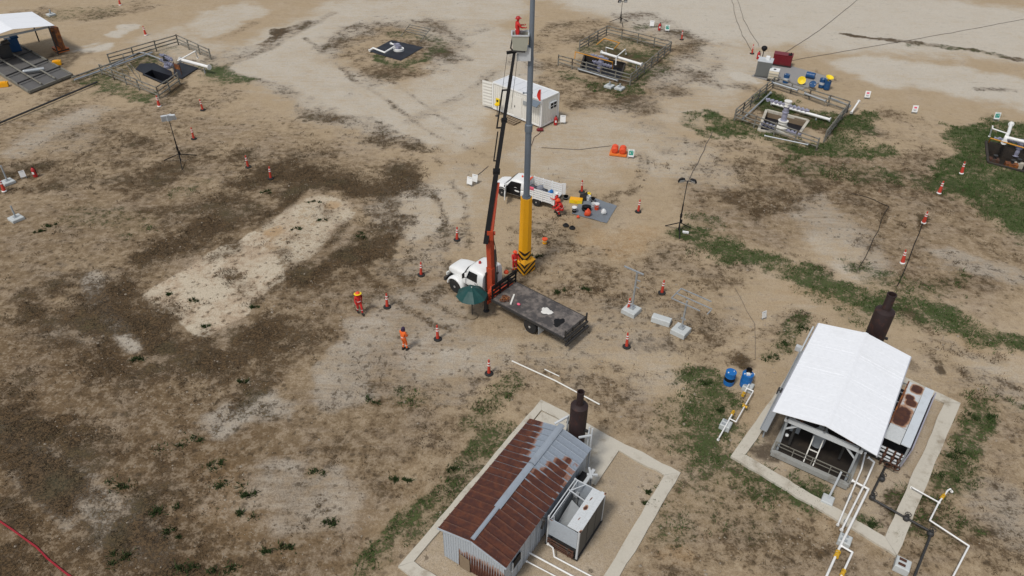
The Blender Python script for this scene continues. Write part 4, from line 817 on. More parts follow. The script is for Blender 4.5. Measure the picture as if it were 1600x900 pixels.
dr.plate([dp(0, .46), dp(1.16, .46), dp(1.16, 1.08), dp(0, 1.06)], .07); dr.beam(dp(.35, 1.55), dp(1.14, 1.55), .04, .05); dr.beam(dp(0, 1.06), dp(.35, 1.55), .04, .04); dr.beam(dp(1.14, 1.05), dp(1.14, 1.55), .04, .04); od = dr.build('door', M['white'], pk)
dg = MB(); dg.plate([dp(.08, 1.07), dp(1.1, 1.07), dp(1.1, 1.52), dp(.36, 1.52)], .01); dg.build('door_glass', M['glass'], od)
mb = MB(); mb.box((2.72, .98, 1.12), (.08, .2, .16)); mb.build('mirror', M['black'], od)
mb = MB(); mb.box((2.72, -.95, 1.12), (.08, .2, .16)); mb.build('mirror', M['black'], pk)
for s_ in (1, -1):
    wheel(pk, (3.07, s_*.76, .36), .36, .24, side=s_); wheel(pk, (0, s_*.76, .36), .36, .24, side=s_)
    f = MB(); rr = []
    for k in range(9):
        a = math.pi*k/8; c = Vector((3.07-.46*math.cos(a), 0, .42+.42*math.sin(a))); d = Vector((-math.cos(a), 0, math.sin(a)))
        rr.append([c+Vector((0, s_*y, 0))+d*q for y, q in ((.6, .02), (.86, .02), (.90, -.03), (.88, -.06), (.6, -.06))])
    f.loft(rr); f.build('wheel_arch', M['dark'], pk)
    mb = MB(); mb.box((3.84, s_*.58, .72), (.1, .26, .16)); mb.build('headlight', M['silver'], pk)
mb = MB(); mb.box((3.92, 0, .46), (.16, 1.5, .22)); mb.build('front_bumper', M['dark'], pk)
mb = MB(); mb.box((-.12, 0, .62), (2.5, 1.70, .06)); mb.box((-.1, 0, .5), (2.3, .7, .16)); mb.build('bed_floor', M['lgrey'], pk)
for s_ in (1, -1):
    for k in range(5):
        mb = MB(); mb.box((-.12, s_*.87, .72+k*.185), (2.5, .03, .135)); mb.build('side_slat', M['white'], pk)
    for x in (-1.34, -.5, .3, 1.1):
        mb = MB(); mb.box((x, s_*.898, 1.08), (.06, .03, .98)); mb.build('side_post', M['white'], pk)
for k in range(5):
    mb = MB(); mb.box((1.13, 0, .72+k*.185), (.03, 1.66, .135)); mb.build('front_slat', M['white'], pk)
for s_ in (1, -1):   # tail doors folded open along the sides
    mb = MB(); mb.beam((-1.39, s_*.89, 1.1), (-1.62, s_*1.0, 1.1), .03, 1.0); mb.build('tail_door', M['white'], pk)
mb = MB(); mb.box((-1.36, 0, .5), (.1, 1.6, .14)); mb.build('rear_bumper', M['dark'], pk)
mb = MB(); mb.box((1.0, .1, 1.74), (.14, .9, .07)); mb.lathe([(.07, 0), (.07, .1), (.03, .14)], (1.7, .0, 1.72)); mb.build('light_bar', M['orange'], pk)
def blob(c, sx, sy, sz, seed, n=10, m=7, k_=.25):
    rs = np.random.RandomState(seed); mb = MB(); mb.ball((0, 0, 0), 1, n, m)
    ph_ = rs.uniform(0, 6.28, 6)
    mb.v = [Vector((p.x*sx, p.y*sy, max(p.z, -.6)*sz))*(1+k_*(math.sin(3*p.x+ph_[0])*math.cos(4*p.y+ph_[1])+.5*math.sin(7*p.z+5*p.x+ph_[2])))+Vector((0, 0, .6*sz)) for p in mb.v]
    mb.v = [p+Vector(c) for p in mb.v]; return mb
def cargo(mb, name, mat, label, cat, lp):
    mb.v = [rp(p) for p in mb.v]; return solo(mb, name, mat, label, cat, rp(lp))
cargo(blob((.62, .15, .65), .36, .42, .42, 1), 'sack', M['bag'], 'dark sack lumped against the front of the pickup bed', 'sack', (.62, .15, .65))
cargo(blob((.25, -.2, .65), .42, .40, .40, 2), 'sack', paint('grey_sacks', (.20, .21, .24), .8, dirt=.4, scale=6), 'grey crumpled sack in the middle of the pickup bed', 'sack', (.25, -.2, .65))
cargo(blob((-.25, .1, .65), .34, .42, .32, 3), 'sack', M['bag'], 'flat dark bag behind the grey sack in the pickup', 'sack', (-.25, .1, .65))
cargo(blob((-.78, -.1, .65), .20, .34, .36, 4), 'water_jug', M['blue'], 'blue bundle near the tail of the pickup bed', 'bundle', (-.78, -.1, .65))
mb = MB(); mb.loft([[Vector((x, .87+.05*math.cos(a)*(1+.2*math.sin(9*x)), 1.56+.06*math.sin(a)-(.16 if math.sin(a) < -.5 else 0))) for a in [2*math.pi*k/10 for k in range(10)]] for x in (.25, .4, .6, .8, .95)]); cargo(mb, 'pink_cloth', M['pink'], 'bright pink cloth hung over the pickup bed side', 'cloth', (.6, .87, 1.3))

# ------------------------------------------------------------------ people
def skin_mesh(verts, edges, radii, root=0, sub=1):
    me = bpy.data.meshes.new('tmp'); me.from_pydata([tuple(v) for v in verts], edges, [])
    o = bpy.data.objects.new('tmp', me); C.objects.link(o); o.modifiers.new('s', 'SKIN')
    for i, v in enumerate(me.skin_vertices[0].data): v.radius = (radii[i], radii[i]); v.use_root = (i == root)
    sd = o.modifiers.new('u', 'SUBSURF'); sd.levels = sub; sd.render_levels = sub
    dg_ = bpy.context.evaluated_depsgraph_get(); dg_.update(); r_ = bpy.data.meshes.new_from_object(o.evaluated_get(dg_))
    bpy.data.objects.remove(o); return r_
def person(label, loc, rz, suit, pose, hat, scale=.97):
    J = dict(pel=(0, 0, .96), wai=(0, .0, 1.12), che=(0, .01, 1.32), nec=(0, .01, 1.50), jaw=(0, .035, 1.585), cro=(0, .02, 1.70),
             sl=(-.19, 0, 1.43), el=(-.25, -.02, 1.15), wl=(-.24, .07, .91), hl=(-.235, .09, .84), sr=(.19, 0, 1.43), er=(.25, -.02, 1.15), wr=(.24, .07, .91), hr=(.235, .09, .84),
             il=(-.10, 0, .90), kl=(-.11, .02, .50), al=(-.11, -.02, .10), ir=(.10, 0, .90), kr=(.11, .02, .50), ar=(.11, -.02, .10))
    J.update(pose); J = {k: Vector(v) for k, v in J.items()}
    names = list(J); idx = {k: i for i, k in enumerate(names)}; vs = [J[k] for k in names]
    rad = dict(pel=.145, wai=.135, che=.155, nec=.058, jaw=.085, cro=.088, sl=.078, el=.056, wl=.037, hl=.036, sr=.078, er=.056, wr=.037, hr=.036, il=.105, kl=.072, al=.052, ir=.105, kr=.072, ar=.052)
    E_ = [('pel', 'wai'), ('wai', 'che'), ('che', 'nec'), ('nec', 'jaw'), ('jaw', 'cro'), ('che', 'sl'), ('sl', 'el'), ('el', 'wl'), ('wl', 'hl'), ('che', 'sr'), ('sr', 'er'), ('er', 'wr'), ('wr', 'hr'), ('pel', 'il'), ('il', 'kl'), ('kl', 'al'), ('pel', 'ir'), ('ir', 'kr'), ('kr', 'ar')]
    me = skin_mesh(vs, [(idx[a], idx[b]) for a, b in E_], [rad[k] for k in names])
    bm = bmesh.new(); bm.from_mesh(me)
    for f in bm.faces:
        c = f.calc_center_median(); f.smooth = True; f.material_index = 0
        up_ = (J['cro']-J['nec']).normalized()
        if (c-J['nec']).dot(up_) > .005 and (c-J['cro']).length < .35: f.material_index = 1
        for s_ in 'lr':
            d = (J['h'+s_]-J['w'+s_]).normalized()
            if (c-J['w'+s_]).dot(d) > -.01 and (c-J['h'+s_]).length < .16: f.material_index = 1
    # five fingers on each hand, nose, ears, eyes, mouth
    mb = MB()
    for s_, sg in (('l', -1), ('r', 1)):
        d = (J['h'+s_]-J['w'+s_]).normalized(); sd = d.cross(Vector((1, 0, 0)));  sd = sd.normalized() if sd.length > .1 else Vector((0, 1, 0)); nr = d.cross(sd)
        for q, (o_, L_) in enumerate(((-.028, .058), (-.01, .07), (.01, .066), (.028, .052))):
            a = J['h'+s_]+sd*o_+d*.02; b_ = a+d*L_*.55+nr*.006*sg; c = b_+d*L_*.42+nr*.02*sg
            mb.cyl(a, b_, .0105, .0095, 6); mb.cyl(b_, c, .0095, .007, 6); mb.ball(c, .007, 6, 4)
        a = J['w'+s_]+d*.03+sd*.028; b_ = a+sd*.03+d*.03; mb.cyl(a, b_, .013, .011, 6); mb.cyl(b_, b_+d*.03+sd*.005, .011, .008, 6)
    up_ = (J['cro']-J['jaw']).normalized(); sx_ = Vector((1, 0, 0)); fr = up_.cross(sx_)*-1
    if fr.y < 0: fr = -fr
    hc = J['jaw'].lerp(J['cro'], .35)
    mb.cyl(hc+fr*.075+up_*.02, hc+fr*.105-up_*.02, .010, .016, 6)
    for s_ in (-1, 1): mb.ball(hc+sx_*(.088*s_), .026, 6, 5, (.4, .8, 1.2))
    mb2 = MB()
    for s_ in (-1, 1): mb2.ball(hc+fr*.082+sx_*(.032*s_)+up_*.03, .013, 6, 4)
    mb2.ball(hc+fr*.08-up_*.05, .02, 6, 4, (1.3, .5, .35))
    for q, mi in ((mb, 1), (mb2, 2)):
        nv = [bm.verts.new(p) for p in q.v]
        for f in q.f:
            try: ff = bm.faces.new([nv[i] for i in f]); ff.smooth = True; ff.material_index = mi
            except ValueError: pass
    bm.to_mesh(me); bm.free(); me.name = 'person'; me.materials.clear()
    for m_ in (suit, M['skin'], M['boot']): me.materials.append(m_)
    o = bpy.data.objects.new('person', me); C.objects.link(o); o.location = loc; o.rotation_euler = (0, 0, rz); o.scale = (scale,)*3; tag(o, label, 'person')
    for s_ in 'lr':
        a = J['a'+s_]; b_ = MB(); b_.loft([[a+Vector((x*wx, y, z)) for x, z in ((-1, -.10), (1, -.10), (1, hz), (.4, hz+.01), (-.4, hz+.01), (-1, hz))] for y, wx, hz in ((-.09, .045, -.02), (-.05, .058, .08), (.04, .058, .07), (.06, .055, .0), (.15, .05, -.035), (.19, .03, -.06))]); b_.build('boot', M['boot'], o)
    bl = MB(); d = (J['che']-J['pel']).normalized(); q = J['pel']+d*.12
    bl.torus(q, .135, .022, d, 14, 5); bl.build('belt', M['silver'], o)
    for s_ in 'lr':
        a, b_ = J['k'+s_], J['a'+s_]; q = MB(); q.torus(a.lerp(b_, .35), .066, .012, b_-a, 10, 5); q.build('reflective_band', M['silver'], o)
    hm = MB(); base = hc+up_*.045; kind, mat = hat
    if kind == 'wide':
        hm.lathe([(.245, 0), (.255, .012), (.15, .03)], base, 20, up_); ho = hm.build('hat_brim', mat, o)
        h2 = MB(); h2.lathe([(.15, .025), (.14, .08), (.09, .13), (.0, .15)], base, 16, up_); h2.build('hat_crown', M['orange'], ho)
    elif kind == 'cap':
        hm.ball(base+up_*.02-fr*.012, .118, 12, 8, (.95, 1.05, .95)); hm.lathe([(.14, -.10), (.12, -.02)], base-fr*.03, 12, up_); hm.build('head_cloth', mat, o)
    else:
        hm.lathe([(.16, 0), (.165, .012), (.128, .022), (.122, .07), (.085, .115), (.0, .13)], base, 16, up_); hm.beam(base+fr*.12, base+fr*.19, .2, .012); hm.beam(base-fr*.1+up_*.125, base+fr*.1+up_*.12, .03, .02); hm.build('hard_hat', mat, o)
    return o
WALK = dict(kl=(-.10, .16, .54), al=(-.10, .20, .11), kr=(.10, -.02, .52), ar=(.10, -.22, .14), el=(-.26, -.12, 1.17), wl=(-.24, -.14, .93), hl=(-.235, -.13, .86), er=(.26, .06, 1.17), wr=(.24, .20, .97), hr=(.235, .24, .91))
STAND = {}
REACH = dict(el=(-.24, .16, 1.22), wl=(-.16, .38, 1.24), hl=(-.15, .45, 1.25), er=(.24, .16, 1.22), wr=(.16, .38, 1.18), hr=(.15, .45, 1.18))
SQUAT = dict(pel=(0, -.22, .50), wai=(0, -.16, .64), che=(0, -.02, .82), nec=(0, .08, .98), jaw=(0, .13, 1.06), cro=(0, .14, 1.175), sl=(-.19, -.0, .92), sr=(.19, 0, .92), el=(-.26, .16, .68), wl=(-.16, .36, .60), hl=(-.14, .43, .58), er=(.26, .16, .68), wr=(.16, .36, .60), hr=(.14, .43, .58),
             il=(-.11, -.2, .47), kl=(-.17, .20, .56), al=(-.13, -.02, .10), ir=(.11, -.2, .47), kr=(.17, .20, .52), ar=(.13, 0, .10))
STRIDE = dict(kl=(-.10, .10, .52), al=(-.11, .02, .10), kr=(.10, .12, .52), ar=(.12, .10, .10), il=(-.10, .0, .9), el=(-.25, .06, 1.18), wl=(-.12, .24, 1.12), hl=(-.09, .29, 1.12), er=(.25, .05, 1.18), wr=(.13, .25, 1.08), hr=(.1, .3, 1.08), cro=(0, .07, 1.68), jaw=(0, .07, 1.57))
hats = {'y': M['brightyellow'], 'w': M['white'], 'o': M['orange']}
person('person in red coveralls and a wide brimmed yellow hat crossing the bare earth', G(563, 490), R(-150), M['coverred'], WALK, ('wide', hats['y']))
person('person in orange coveralls with a dark covered head walking near the middle', G(632, 547), R(-35), M['coverorange'], STRIDE, ('cap', M['hathair']), 1.0)
pm = person('person in red with an orange hard hat standing beside the striped mast foot', G(804, 424), R(200), M['coverred'], REACH, ('hard', hats['o']))
person('person in red coveralls and white hard hat reaching into the pickup tail', G(869, 331), R(75), M['coverred'], REACH, ('hard', hats['w']))
person('person in red with orange hard hat stooping beside the pickup tail', G(871, 333)+Vector((.12, -.28, 0)), R(95), M['coverred'], SQUAT, ('hard', hats['o']), 1.15)
person('person in red coveralls working from the raised crane bucket', BK+Vector((-.16, 0, .06)), R(-75), M['coverred'], REACH, ('hard', M['red']))
# ------------------------------------------------------------------ sheet metal
def rib_sheet(name, mat, parent, a, u, v, rust, ribs=3, rib=.022, nv=10, label=None, jag=0.0, seed=0):
    """one sheet: corner a, width vector u, slope vector v; standing ribs run along v; rust(f_along) -> amount"""
    a, u, v = Vector(a), Vector(u), Vector(v); nr = u.cross(v).normalized(); nr = nr if nr.z >= 0 else -nr
    rs = np.random.RandomState(seed+17); prof = [(0, 1)]
    for k in range(ribs):
        c = (k+.0)/ribs
        prof += [(c+.06/ribs*1.2, 1), (c+.18/ribs, 0), (c+.88/ribs, 0)] if k else [(.10/ribs, 1), (.2/ribs, 0), (.88/ribs, 0)]
        prof += [(c+.97/ribs, 1)] if k < ribs-1 else []
    prof += [(.99, .35)]
    prof = sorted(set(prof)); vs = []; fs = []; rv = []
    m_ = len(prof); lift = rs.uniform(0, .006)
    for j in range(nv+1):
        f = j/nv
        for s_, h in prof:
            e = jag*rs.uniform(-1, 0) if j == 0 else 0
            vs.append(a+u*s_+v*(f+e)+nr*(h*rib+lift)); rv.append(rust(f)-.30*h+.02*rs.normal())
    for j in range(nv):
        for k in range(m_-1): fs.append((j*m_+k, j*m_+k+1, (j+1)*m_+k+1, (j+1)*m_+k))
    n0 = len(vs); vs += [p-nr*(.014+rib*h_) for p, h_ in ((vs[0], 1), (vs[m_-1], .35), (vs[-1], .35), (vs[-m_], 1))]; rv += [rv[0]]*4
    fs.append((n0, n0+3, n0+2, n0+1))
    if parent is not None:
        inv = (Matrix.Translation(parent.location) @ parent.rotation_euler.to_matrix().to_4x4()).inverted() if False else Matrix.Identity(4)
    me = bpy.data.meshes.new(name); me.from_pydata([tuple(p) for p in vs], [], fs); me.materials.append(mat)
    at = me.attributes.new('rust', 'FLOAT', 'POINT'); at.data.foreach_set('value', np.array(rv, np.float32))
    o = bpy.data.objects.new(name, me); C.objects.link(o); o.parent = parent
    if label: o['label'] = label
    return o

# ------------------------------------------------------------------ rusty tin shed (local x to the right, y to the back)
SU = R(58.0); sh = thing('tin_shed', 'old tin shed with rusted ribbed roof and grey metal walls', 'shed', (-1.52, 18.05, 0), SU-math.pi/2)
HW, LEN, EH, RH = 1.66, 7.6, 2.25, 2.68
NS = 19; sw = LEN/NS
for k in range(NS):
    f = (k+.5)/NS
    for s_ in (-1, 1):
        rs = np.random.RandomState(k*2+s_+5)
        if s_ < 0: reach = np.interp(f, [0, .45, .55, .65, .75, .85, 1], [1.6, 1.4, 1.15, .92, .74, .58, .46])+rs.normal(0, .05)
        else: reach = np.interp(f, [0, .3, .45, .55, .65, .74, .80, .86, 1], [1.6, 1.4, 1.15, .94, .80, .66, .48, .10, -.2])+rs.normal(0, .05)
        base_ = .0 if s_ < 0 else np.interp(f, [0, .6, .85, 1], [0, .08, .3, .5])
        fn = (lambda q, r_=reach, b0=base_: .5+(r_-q)*1.5 if q > b0 else .36+(r_-b0)*.3)
        a = (s_*(HW+.10), k*sw, EH-.03); v = (-s_*(HW+.10), 0, RH-EH+.03)
        if s_ < 0: rib_sheet('roof_sheet', M['roofrust'], sh, a, (0, sw*1.0, 0), v, fn, 1, .045, 14, seed=k)
        else: rib_sheet('roof_sheet', M['roofrust'], sh, (a[0], a[1], a[2]), (0, sw*1.0, 0), v, fn, 1, .045, 14, seed=k+40)
rc = MB()
for (y0, y1, w_) in ((0.1, 2.0, .10), (2.0, 4.9, .17), (4.85, 7.75, .17)):
    rc.loft([[Vector((x*w_, y, RH+z)) for x, z in ((-1, .025), (-.5, .07), (0, .085), (.5, .07), (1, .025), (0, .0))] for y in (y0, y1)], smooth=False)
rc.build('ridge_cap', paint('ridge_cap_steel', (.33, .37, .415), .45, .2, dirt=.25), sh)
nw = 8; wsp = (2*HW-.1)/nw
for k in range(nw):
    x0 = -HW+.05+k*wsp; h = EH-.06+(RH-EH)*(1-abs(x0+wsp/2)/HW)-.04
    rib_sheet('wall_sheet', M['wallrust'], sh, (x0, .14, .06), (wsp, 0, 0), (0, 0, h), (lambda q, k=k: (.95-1.1*q+.03*k) if k > 1 else .12), 3, .02, 8, seed=k)
    rib_sheet('wall_sheet', M['wallrust'], sh, (x0, LEN-.14, .06), (wsp, 0, 0), (0, 0, h), (lambda q: .2), 3, .02, 4, seed=k+30)
nl = 14; wl_ = (LEN-.28)/nl
for k in range(nl):
    for s_ in (-1, 1):
        rib_sheet('wall_sheet', M['wallrust'], sh, (s_*(HW-.06), .14+k*wl_, .06), (0, wl_, 0), (0, 0, EH-.1), (lambda q, k=k: .42-.35*q), 3, .018, 4, seed=k+60)
mb = MB(); mb.plate([(-.72, .10, .05), (-.18, .10, .05), (-.18, .10, .95), (-.72, .10, 1.05)], .02); mb.build('door_board', M['wood'], sh)
mb = MB(); mb.box((HW, 1.0, 1.35), (.05, .62, .5)); mb.build('window_opening', M['black'], sh)
mb = MB(); mb.beam((HW+.02, .6, 1.05), (HW+.02, 1.4, 1.05), .06, .06); mb.beam((HW+.02, .66, 1.05), (HW+.02, .66, 1.64), .06, .06); mb.beam((HW+.02, 1.34, 1.05), (HW+.02, 1.34, 1.64), .06, .06); mb.build('window_frame', M['lgrey'], sh)
mb = MB()
for s_ in (-1, 1): mb.beam((s_*(HW+.12), -.02, EH-.06), (0, -.02, RH-.04), .04, .09)
mb.build('verge_trim', M['wallrust'], sh)
mb = MB(); mb.box((0, 3.8, .04), (2*HW-.2, LEN-.4, .06)); mb.build('floor', M['mud'], sh)
def S1(p): return Vector(sh.location)+rotz(p, SU-math.pi/2)
# slab poured behind the shed
mb = MB(); mb.plate([S1(p) for p in ((-2.45, 7.35, .015), (2.3, 7.35, .015), (2.3, 10.1, .015), (-2.45, 10.1, .015))], .07, (0, 0, 1)); o = solo(mb, 'concrete_slab', M['concrete'], 'pale concrete slab behind the rusty tin shed', 'slab', S1((0, 8.5, 0)))
# exhaust silencer standing behind the shed
def stack(name, label, loc, r, z0, z1, z2, rn, rz=0.0, lean=0):
    o = thing(name, label, 'exhaust stack', loc, rz); mb = MB()
    mb.cyl((0, 0, z0), (0, 0, z1-.08), r, n=24); mb.cyl((0, 0, z1-.08), (0, 0, z1+.02), r*1.0, rn*1.25, n=24); mb.lathe([(r*1.015, z0+.5), (r*1.015, z0+.55)], n=24); mb.build('body', M['stack'], o)
    mb = MB(); mb.lathe([(rn*1.15, z1), (rn, z1+.05), (rn, z2), (rn*1.1, z2+.01), (rn*1.1, z2+.06), (rn*.85, z2+.06), (rn*.8, z2-.2), (.0, z2-.2)], n=16); mb.build('neck', M['stack'], o)
    mb = MB()
    for a in (0, math.pi): mb.box((math.cos(a)*(r+.08), 0, (z0+z1)/2), (.16, .12, .12))
    mb.build('lug', M['dark'], o)
    mb = MB()
    for sx in (-1, 1):
        for sy in (-1, 1): mb.box((sx*r*.62, sy*r*.62, z0/2+.02), (.08, .08, z0+.04))
    mb.build('leg', M['dark'], o); return o
sk = S1((.60, 8.25, 0))
stack('exhaust_stack', 'dark maroon exhaust stack standing behind the rusty tin shed', sk, .43, .9, 4.05, 4.85, .17, SU-math.pi/2)
sf = thing('stack_frame', 'white pipe braces either side of the stack behind the tin shed', 'frame', S1((.70, 7.9, 0)), SU-math.pi/2)
for x in (-.62, -.5, .62, .78):
    mb = MB(); mb.box((x, .2 if x > 0 else .3, 1.5), (.07, .07, 3.0)); mb.build('post', M['lgrey'], sf)
mb = MB(); mb.beam((-.62, .25, 2.98), (-1.0, -.35, 2.78), .1, .08); mb.beam((.74, .2, 2.5), (.3, -.25, 2.5), .08, .08); mb.build('brace', M['lgrey'], sf)
# cooler beside the shed
CW, CL, CH = 1.60, 2.42, 2.15
_q = G(906, 832, CH)-rotz((CW, 0, 0), SU-math.pi/2); ck = thing('engine_cooler', 'grey boxed engine cooler open on top beside the rusty tin shed', 'cooler', (_q.x, _q.y, 0), SU-math.pi/2)
mb = MB(); mb.plate([(CW-.10, 0, .12), (CW-.10, CL, .12), (CW-.10, CL, CH-.1), (CW-.10, 0, CH-.1)], .07, (1, 0, 0)); mb.build('radiator_core', paint('radiator_grey', (.06, .062, .06), .6, dirt=.4), ck)
for k in range(3):
    mb = MB(); y0 = .06+k*.79; mb.plate([(CW-.02, y0, .2), (CW-.02, y0+.74, .2), (CW-.02, y0+.74, CH-.18), (CW-.02, y0, CH-.18)], .025, (1, 0, 0)); mb.build('core_panel', paint('core_panel_grey', (.075, .075, .07), .6, dirt=.5), ck)
def flat_plate(name, mat, parent, a, u, v, fn, t=.03, n=(8, 12), label=None):
    a, u, v = Vector(a), Vector(u), Vector(v); nr = u.cross(v).normalized(); vs = []; fs = []; rv = []
    for j in range(n[1]+1):
        for i in range(n[0]+1): vs.append(a+u*(i/n[0])+v*(j/n[1])); rv.append(fn(i/n[0], j/n[1]))
    q = n[0]+1
    for j in range(n[1]):
        for i in range(n[0]): fs.append((j*q+i, j*q+i+1, (j+1)*q+i+1, (j+1)*q+i))
    cs = [0, n[0], len(vs)-1, len(vs)-1-n[0]]; o0 = len(vs); vs += [vs[i]-nr*t for i in cs]; rv += [0.1]*4
    fs.append((o0+3, o0+2, o0+1, o0))
    for a_, b_ in ((0, 1), (1, 2), (2, 3), (3, 0)): fs.append((cs[a_], o0+a_, o0+b_, cs[b_]))
    me = bpy.data.meshes.new(name); me.from_pydata([tuple(p) for p in vs], [], fs); me.materials.append(mat)
    me.attributes.new('rust', 'FLOAT', 'POINT').data.foreach_set('value', np.array(rv, np.float32))
    o = bpy.data.objects.new(name, me); C.objects.link(o); o.parent = parent
    if label: o['label'] = label
    return o
def spots(*ss): return lambda u, v: max([.05]+[.98-(abs((u-a)/ru)**3+abs((v-b_)/rv)**3)**(1/3)*.5 for a, b_, ru, rv in ss])
flat_plate('top_plate', M['platerust'], ck, (CW-.62, 0, CH), (.42, 0, 0), (0, CL, 0), spots((.55, .52, .22, .06), (.4, .2, .05, .02), (.6, .25, .05, .02), (.5, .75, .06, .02), (.8, .1, .06, .02)))
flat_plate('top_plate', M['platerust'], ck, (CW-.19, -.03, CH+.03), (.24, 0, 0), (0, CL+.06, 0), spots((.9, .02, .3, .05), (.9, .98, .3, .04)))
flat_plate('end_plate', M['wallrust'], ck, (0, -.02, .85), (CW-.08, 0, 0), (0, .0, CH-.98), spots((.1, .98, .1, .06), (.02, .1, .05, .3)))
flat_plate('end_plate', M['wallrust'], ck, (CW-.06, CL+.02, .1), (-CW+.06, 0, 0), (0, 0, CH-.12), spots((.9, .9, .05, .05)))
mb = MB(); mb.box((.62, .55, .9), (.9, .8, .05)); mb.plate([(.12, 1.0, .75), (.95, .75, .75), (.98, 1.5, 1.45), (.3, 1.75, 1.5)], .03); mb.plate([(.06, .1, .2), (.06, 2.3, .2), (.06, 2.3, 1.55), (.06, .1, 1.55)], .03, (1, 0, 0)); mb.build('fan_shroud', M['grey'], ck)
mb = MB(); mb.lathe([(.62, 0), (.64, .1), (.6, .1), (.58, 0)], (CW-.34, CL/2, 1.1), 20, (1, 0, 0)); mb.build('fan_ring', M['dark'], ck)
for k in range(6):
    a = k*math.pi/3; mb = MB(); c = Vector((CW-.34, CL/2, 1.1)); mb.beam(c, c+Vector((0, math.cos(a)*.55, math.sin(a)*.55)), .14, .02); mb.build('fan_blade', M['lgrey'], ck)
fr_ = MB()
for a_, b_ in (((.05, 0, CH-.04), (.05, CL, CH-.04)), ((.18, 0, CH-.06), (.18, CL, CH-.06)), ((.05, CL, CH-.04), (CW-.6, CL, CH-.04)), ((.1, CL*.72, CH-.05), (CW-.6, CL*.66, CH-.05)), ((.18, CL*.72, CH-.05), (.6, CL, CH-.05)), ((.1, .35, CH-.3), (.35, .1, CH-.9))): fr_.beam(a_, b_, .045, .045)
for x, y in ((.05, 0), (.05, CL), (CW-.02, 0), (CW-.02, CL)): fr_.box((x, y, CH/2), (.08, .08, CH))
fr_.build('frame', M['lgrey'], ck)
fr_ = MB()
for z in (.2, .36, .5, .68): fr_.cyl((.1, -.10, z), (CW-.15, -.12, z), .035)
for x in (.3, 1.2, 1.42): fr_.cyl((x, -.12, .15), (x, -.12, .72), .04); fr_.ball((x, -.14, .45), .08)
fr_.build('manifold', M['ruststeel'], ck)
mb = MB(); mb.box((CW/2, CL/2, .08), (CW+.1, CL+.1, .12)); mb.build('skid', M['dark'], ck)
# duct stub and small rack past the cooler
dk = thing('pipe_rack', 'pale pipe rack against the wall behind the open cooler', 'rack', S1((HW+.35, 6.3, 0)), SU-math.pi/2)
mb = MB(); mb.beam((.15, -.9, 1.25), (.15, .95, 1.25), .16, .14); mb.beam((.3, .4, 1.3), (-.1, .9, 1.3), .1, .1); mb.beam((0, .5, 1.28), (.45, .75, 1.28), .1, .1); mb.build('beam', M['lgrey'], dk)
for y in (-.7, .7):
    mb = MB(); mb.box((.15, y, .6), (.1, .1, 1.2)); mb.build('leg', M['grey'], dk)
mb = MB(); mb.box((-.15, .3, 1.0), (.3, .6, .5)); mb.build('box', M['black'], dk)
mb = MB(); mb.tube([(0, 0, 1.5), (.12, 0, 2.2), (.1, -.1, 2.35)], .06); mb.lathe([(.08, 2.3), (.1, 2.36), (.0, 2.45)], (.1, -.1, 0)); mb.v = [S1((p.x+HW+.12, p.y+2.9, p.z)) for p in mb.v]; solo(mb, 'vent_pipe', M['dark'], 'dark bent vent pipe rising at the eave between shed and cooler', 'pipe', S1((HW+.12, 2.9, 0)))

# ------------------------------------------------------------------ white roofed shelter (local x right, y back)
TU = R(57.0); s2 = thing('roofed_shelter', 'open compressor shelter with a broad white gable roof on grey posts', 'shelter', (15.10, 24.02, 0), TU-math.pi/2)
def S2(p): return Vector(s2.location)+rotz(p, TU-math.pi/2)
def S2i(p): return rotz(Vector(p)-Vector(s2.location), -(TU-math.pi/2))
E2, R2, W2, L2 = 3.15, 3.62, 2.46, 8.2
nsh = 4
for s_ in (-1, 1):
    for k in range(nsh):
        rs = np.random.RandomState(k+s_+9); y0 = k*L2/nsh; mb = MB(); lap = .004+.004*k+rs.uniform(0, .004)
        mb.plate([(s_*W2, y0-.03, E2+lap), (s_*W2, y0+L2/nsh, E2+lap*.3), (s_*.0, y0+L2/nsh, R2+lap*.3), (s_*.0, y0-.03, R2+lap)], .025, (0, 0, 1)); [mb.beam((s_*W2, y0+.3+q*.75, E2+lap*(1-.7*(.3+q*.75)/2.05)+.027), (s_*.12, y0+.3+q*.75, R2-.024+lap*(1-.7*(.3+q*.75)/2.05)+.027), .03, .008) for q in range(3) if y0+.3+q*.75 < y0+1.95]; mb.build('roof_sheet', M['roofwhite'], s2)
mb = MB(); mb.loft([[Vector((x, y, R2+z)) for x, z in ((-.14, .02), (0, .05), (.14, .02), (0, .03))] for y in (-.03, L2+.01)], smooth=False); mb.build('ridge_cap', M['roofwhite'], s2)
mb = MB()
for s_ in (-1, 1): mb.beam((s_*(W2+.02), -.03, E2-.03), (s_*(W2+.02), L2, E2-.03), .06, .09)
mb.build('gutter', paint('gutter_grey', (.45, .45, .48), .5, .3), s2)
for x in (-1.72, 1.72):
    for y in (.5, 4.1, 7.6):
        mb = MB(); mb.box((x, y, 1.40), (.10, .10, 2.75)); mb.build('post', M['grey'], s2)
for y in (.5, 4.1, 7.6):
    mb = MB(); mb.beam((-1.86, y-.06, 2.62), (1.9, y-.06, 2.62), .14, .26); mb.build('cross_beam', M['lgrey'], s2)
    for s_ in (-1, 1):
        mb = MB(); mb.beam((s_*1.72, y, 1.9), (s_*1.05, y, 2.52), .07, .07); mb.build('knee_brace', M['lgrey'], s2)
        mb = MB(); mb.beam((s_*2.4, y+.02, E2-.08), (0, y+.02, R2-.08), .08, .12); mb.build('rafter', M['dark'], s2)
mb = MB()
for x in (-1.72, 0, 1.72): mb.beam((x, .1, E2-.05+(.34 if x == 0 else .08)-.2), (x, L2-.1, E2-.05+(.34 if x == 0 else .08)-.2), .08, .1)
mb.build('purlin', M['dark'], s2)
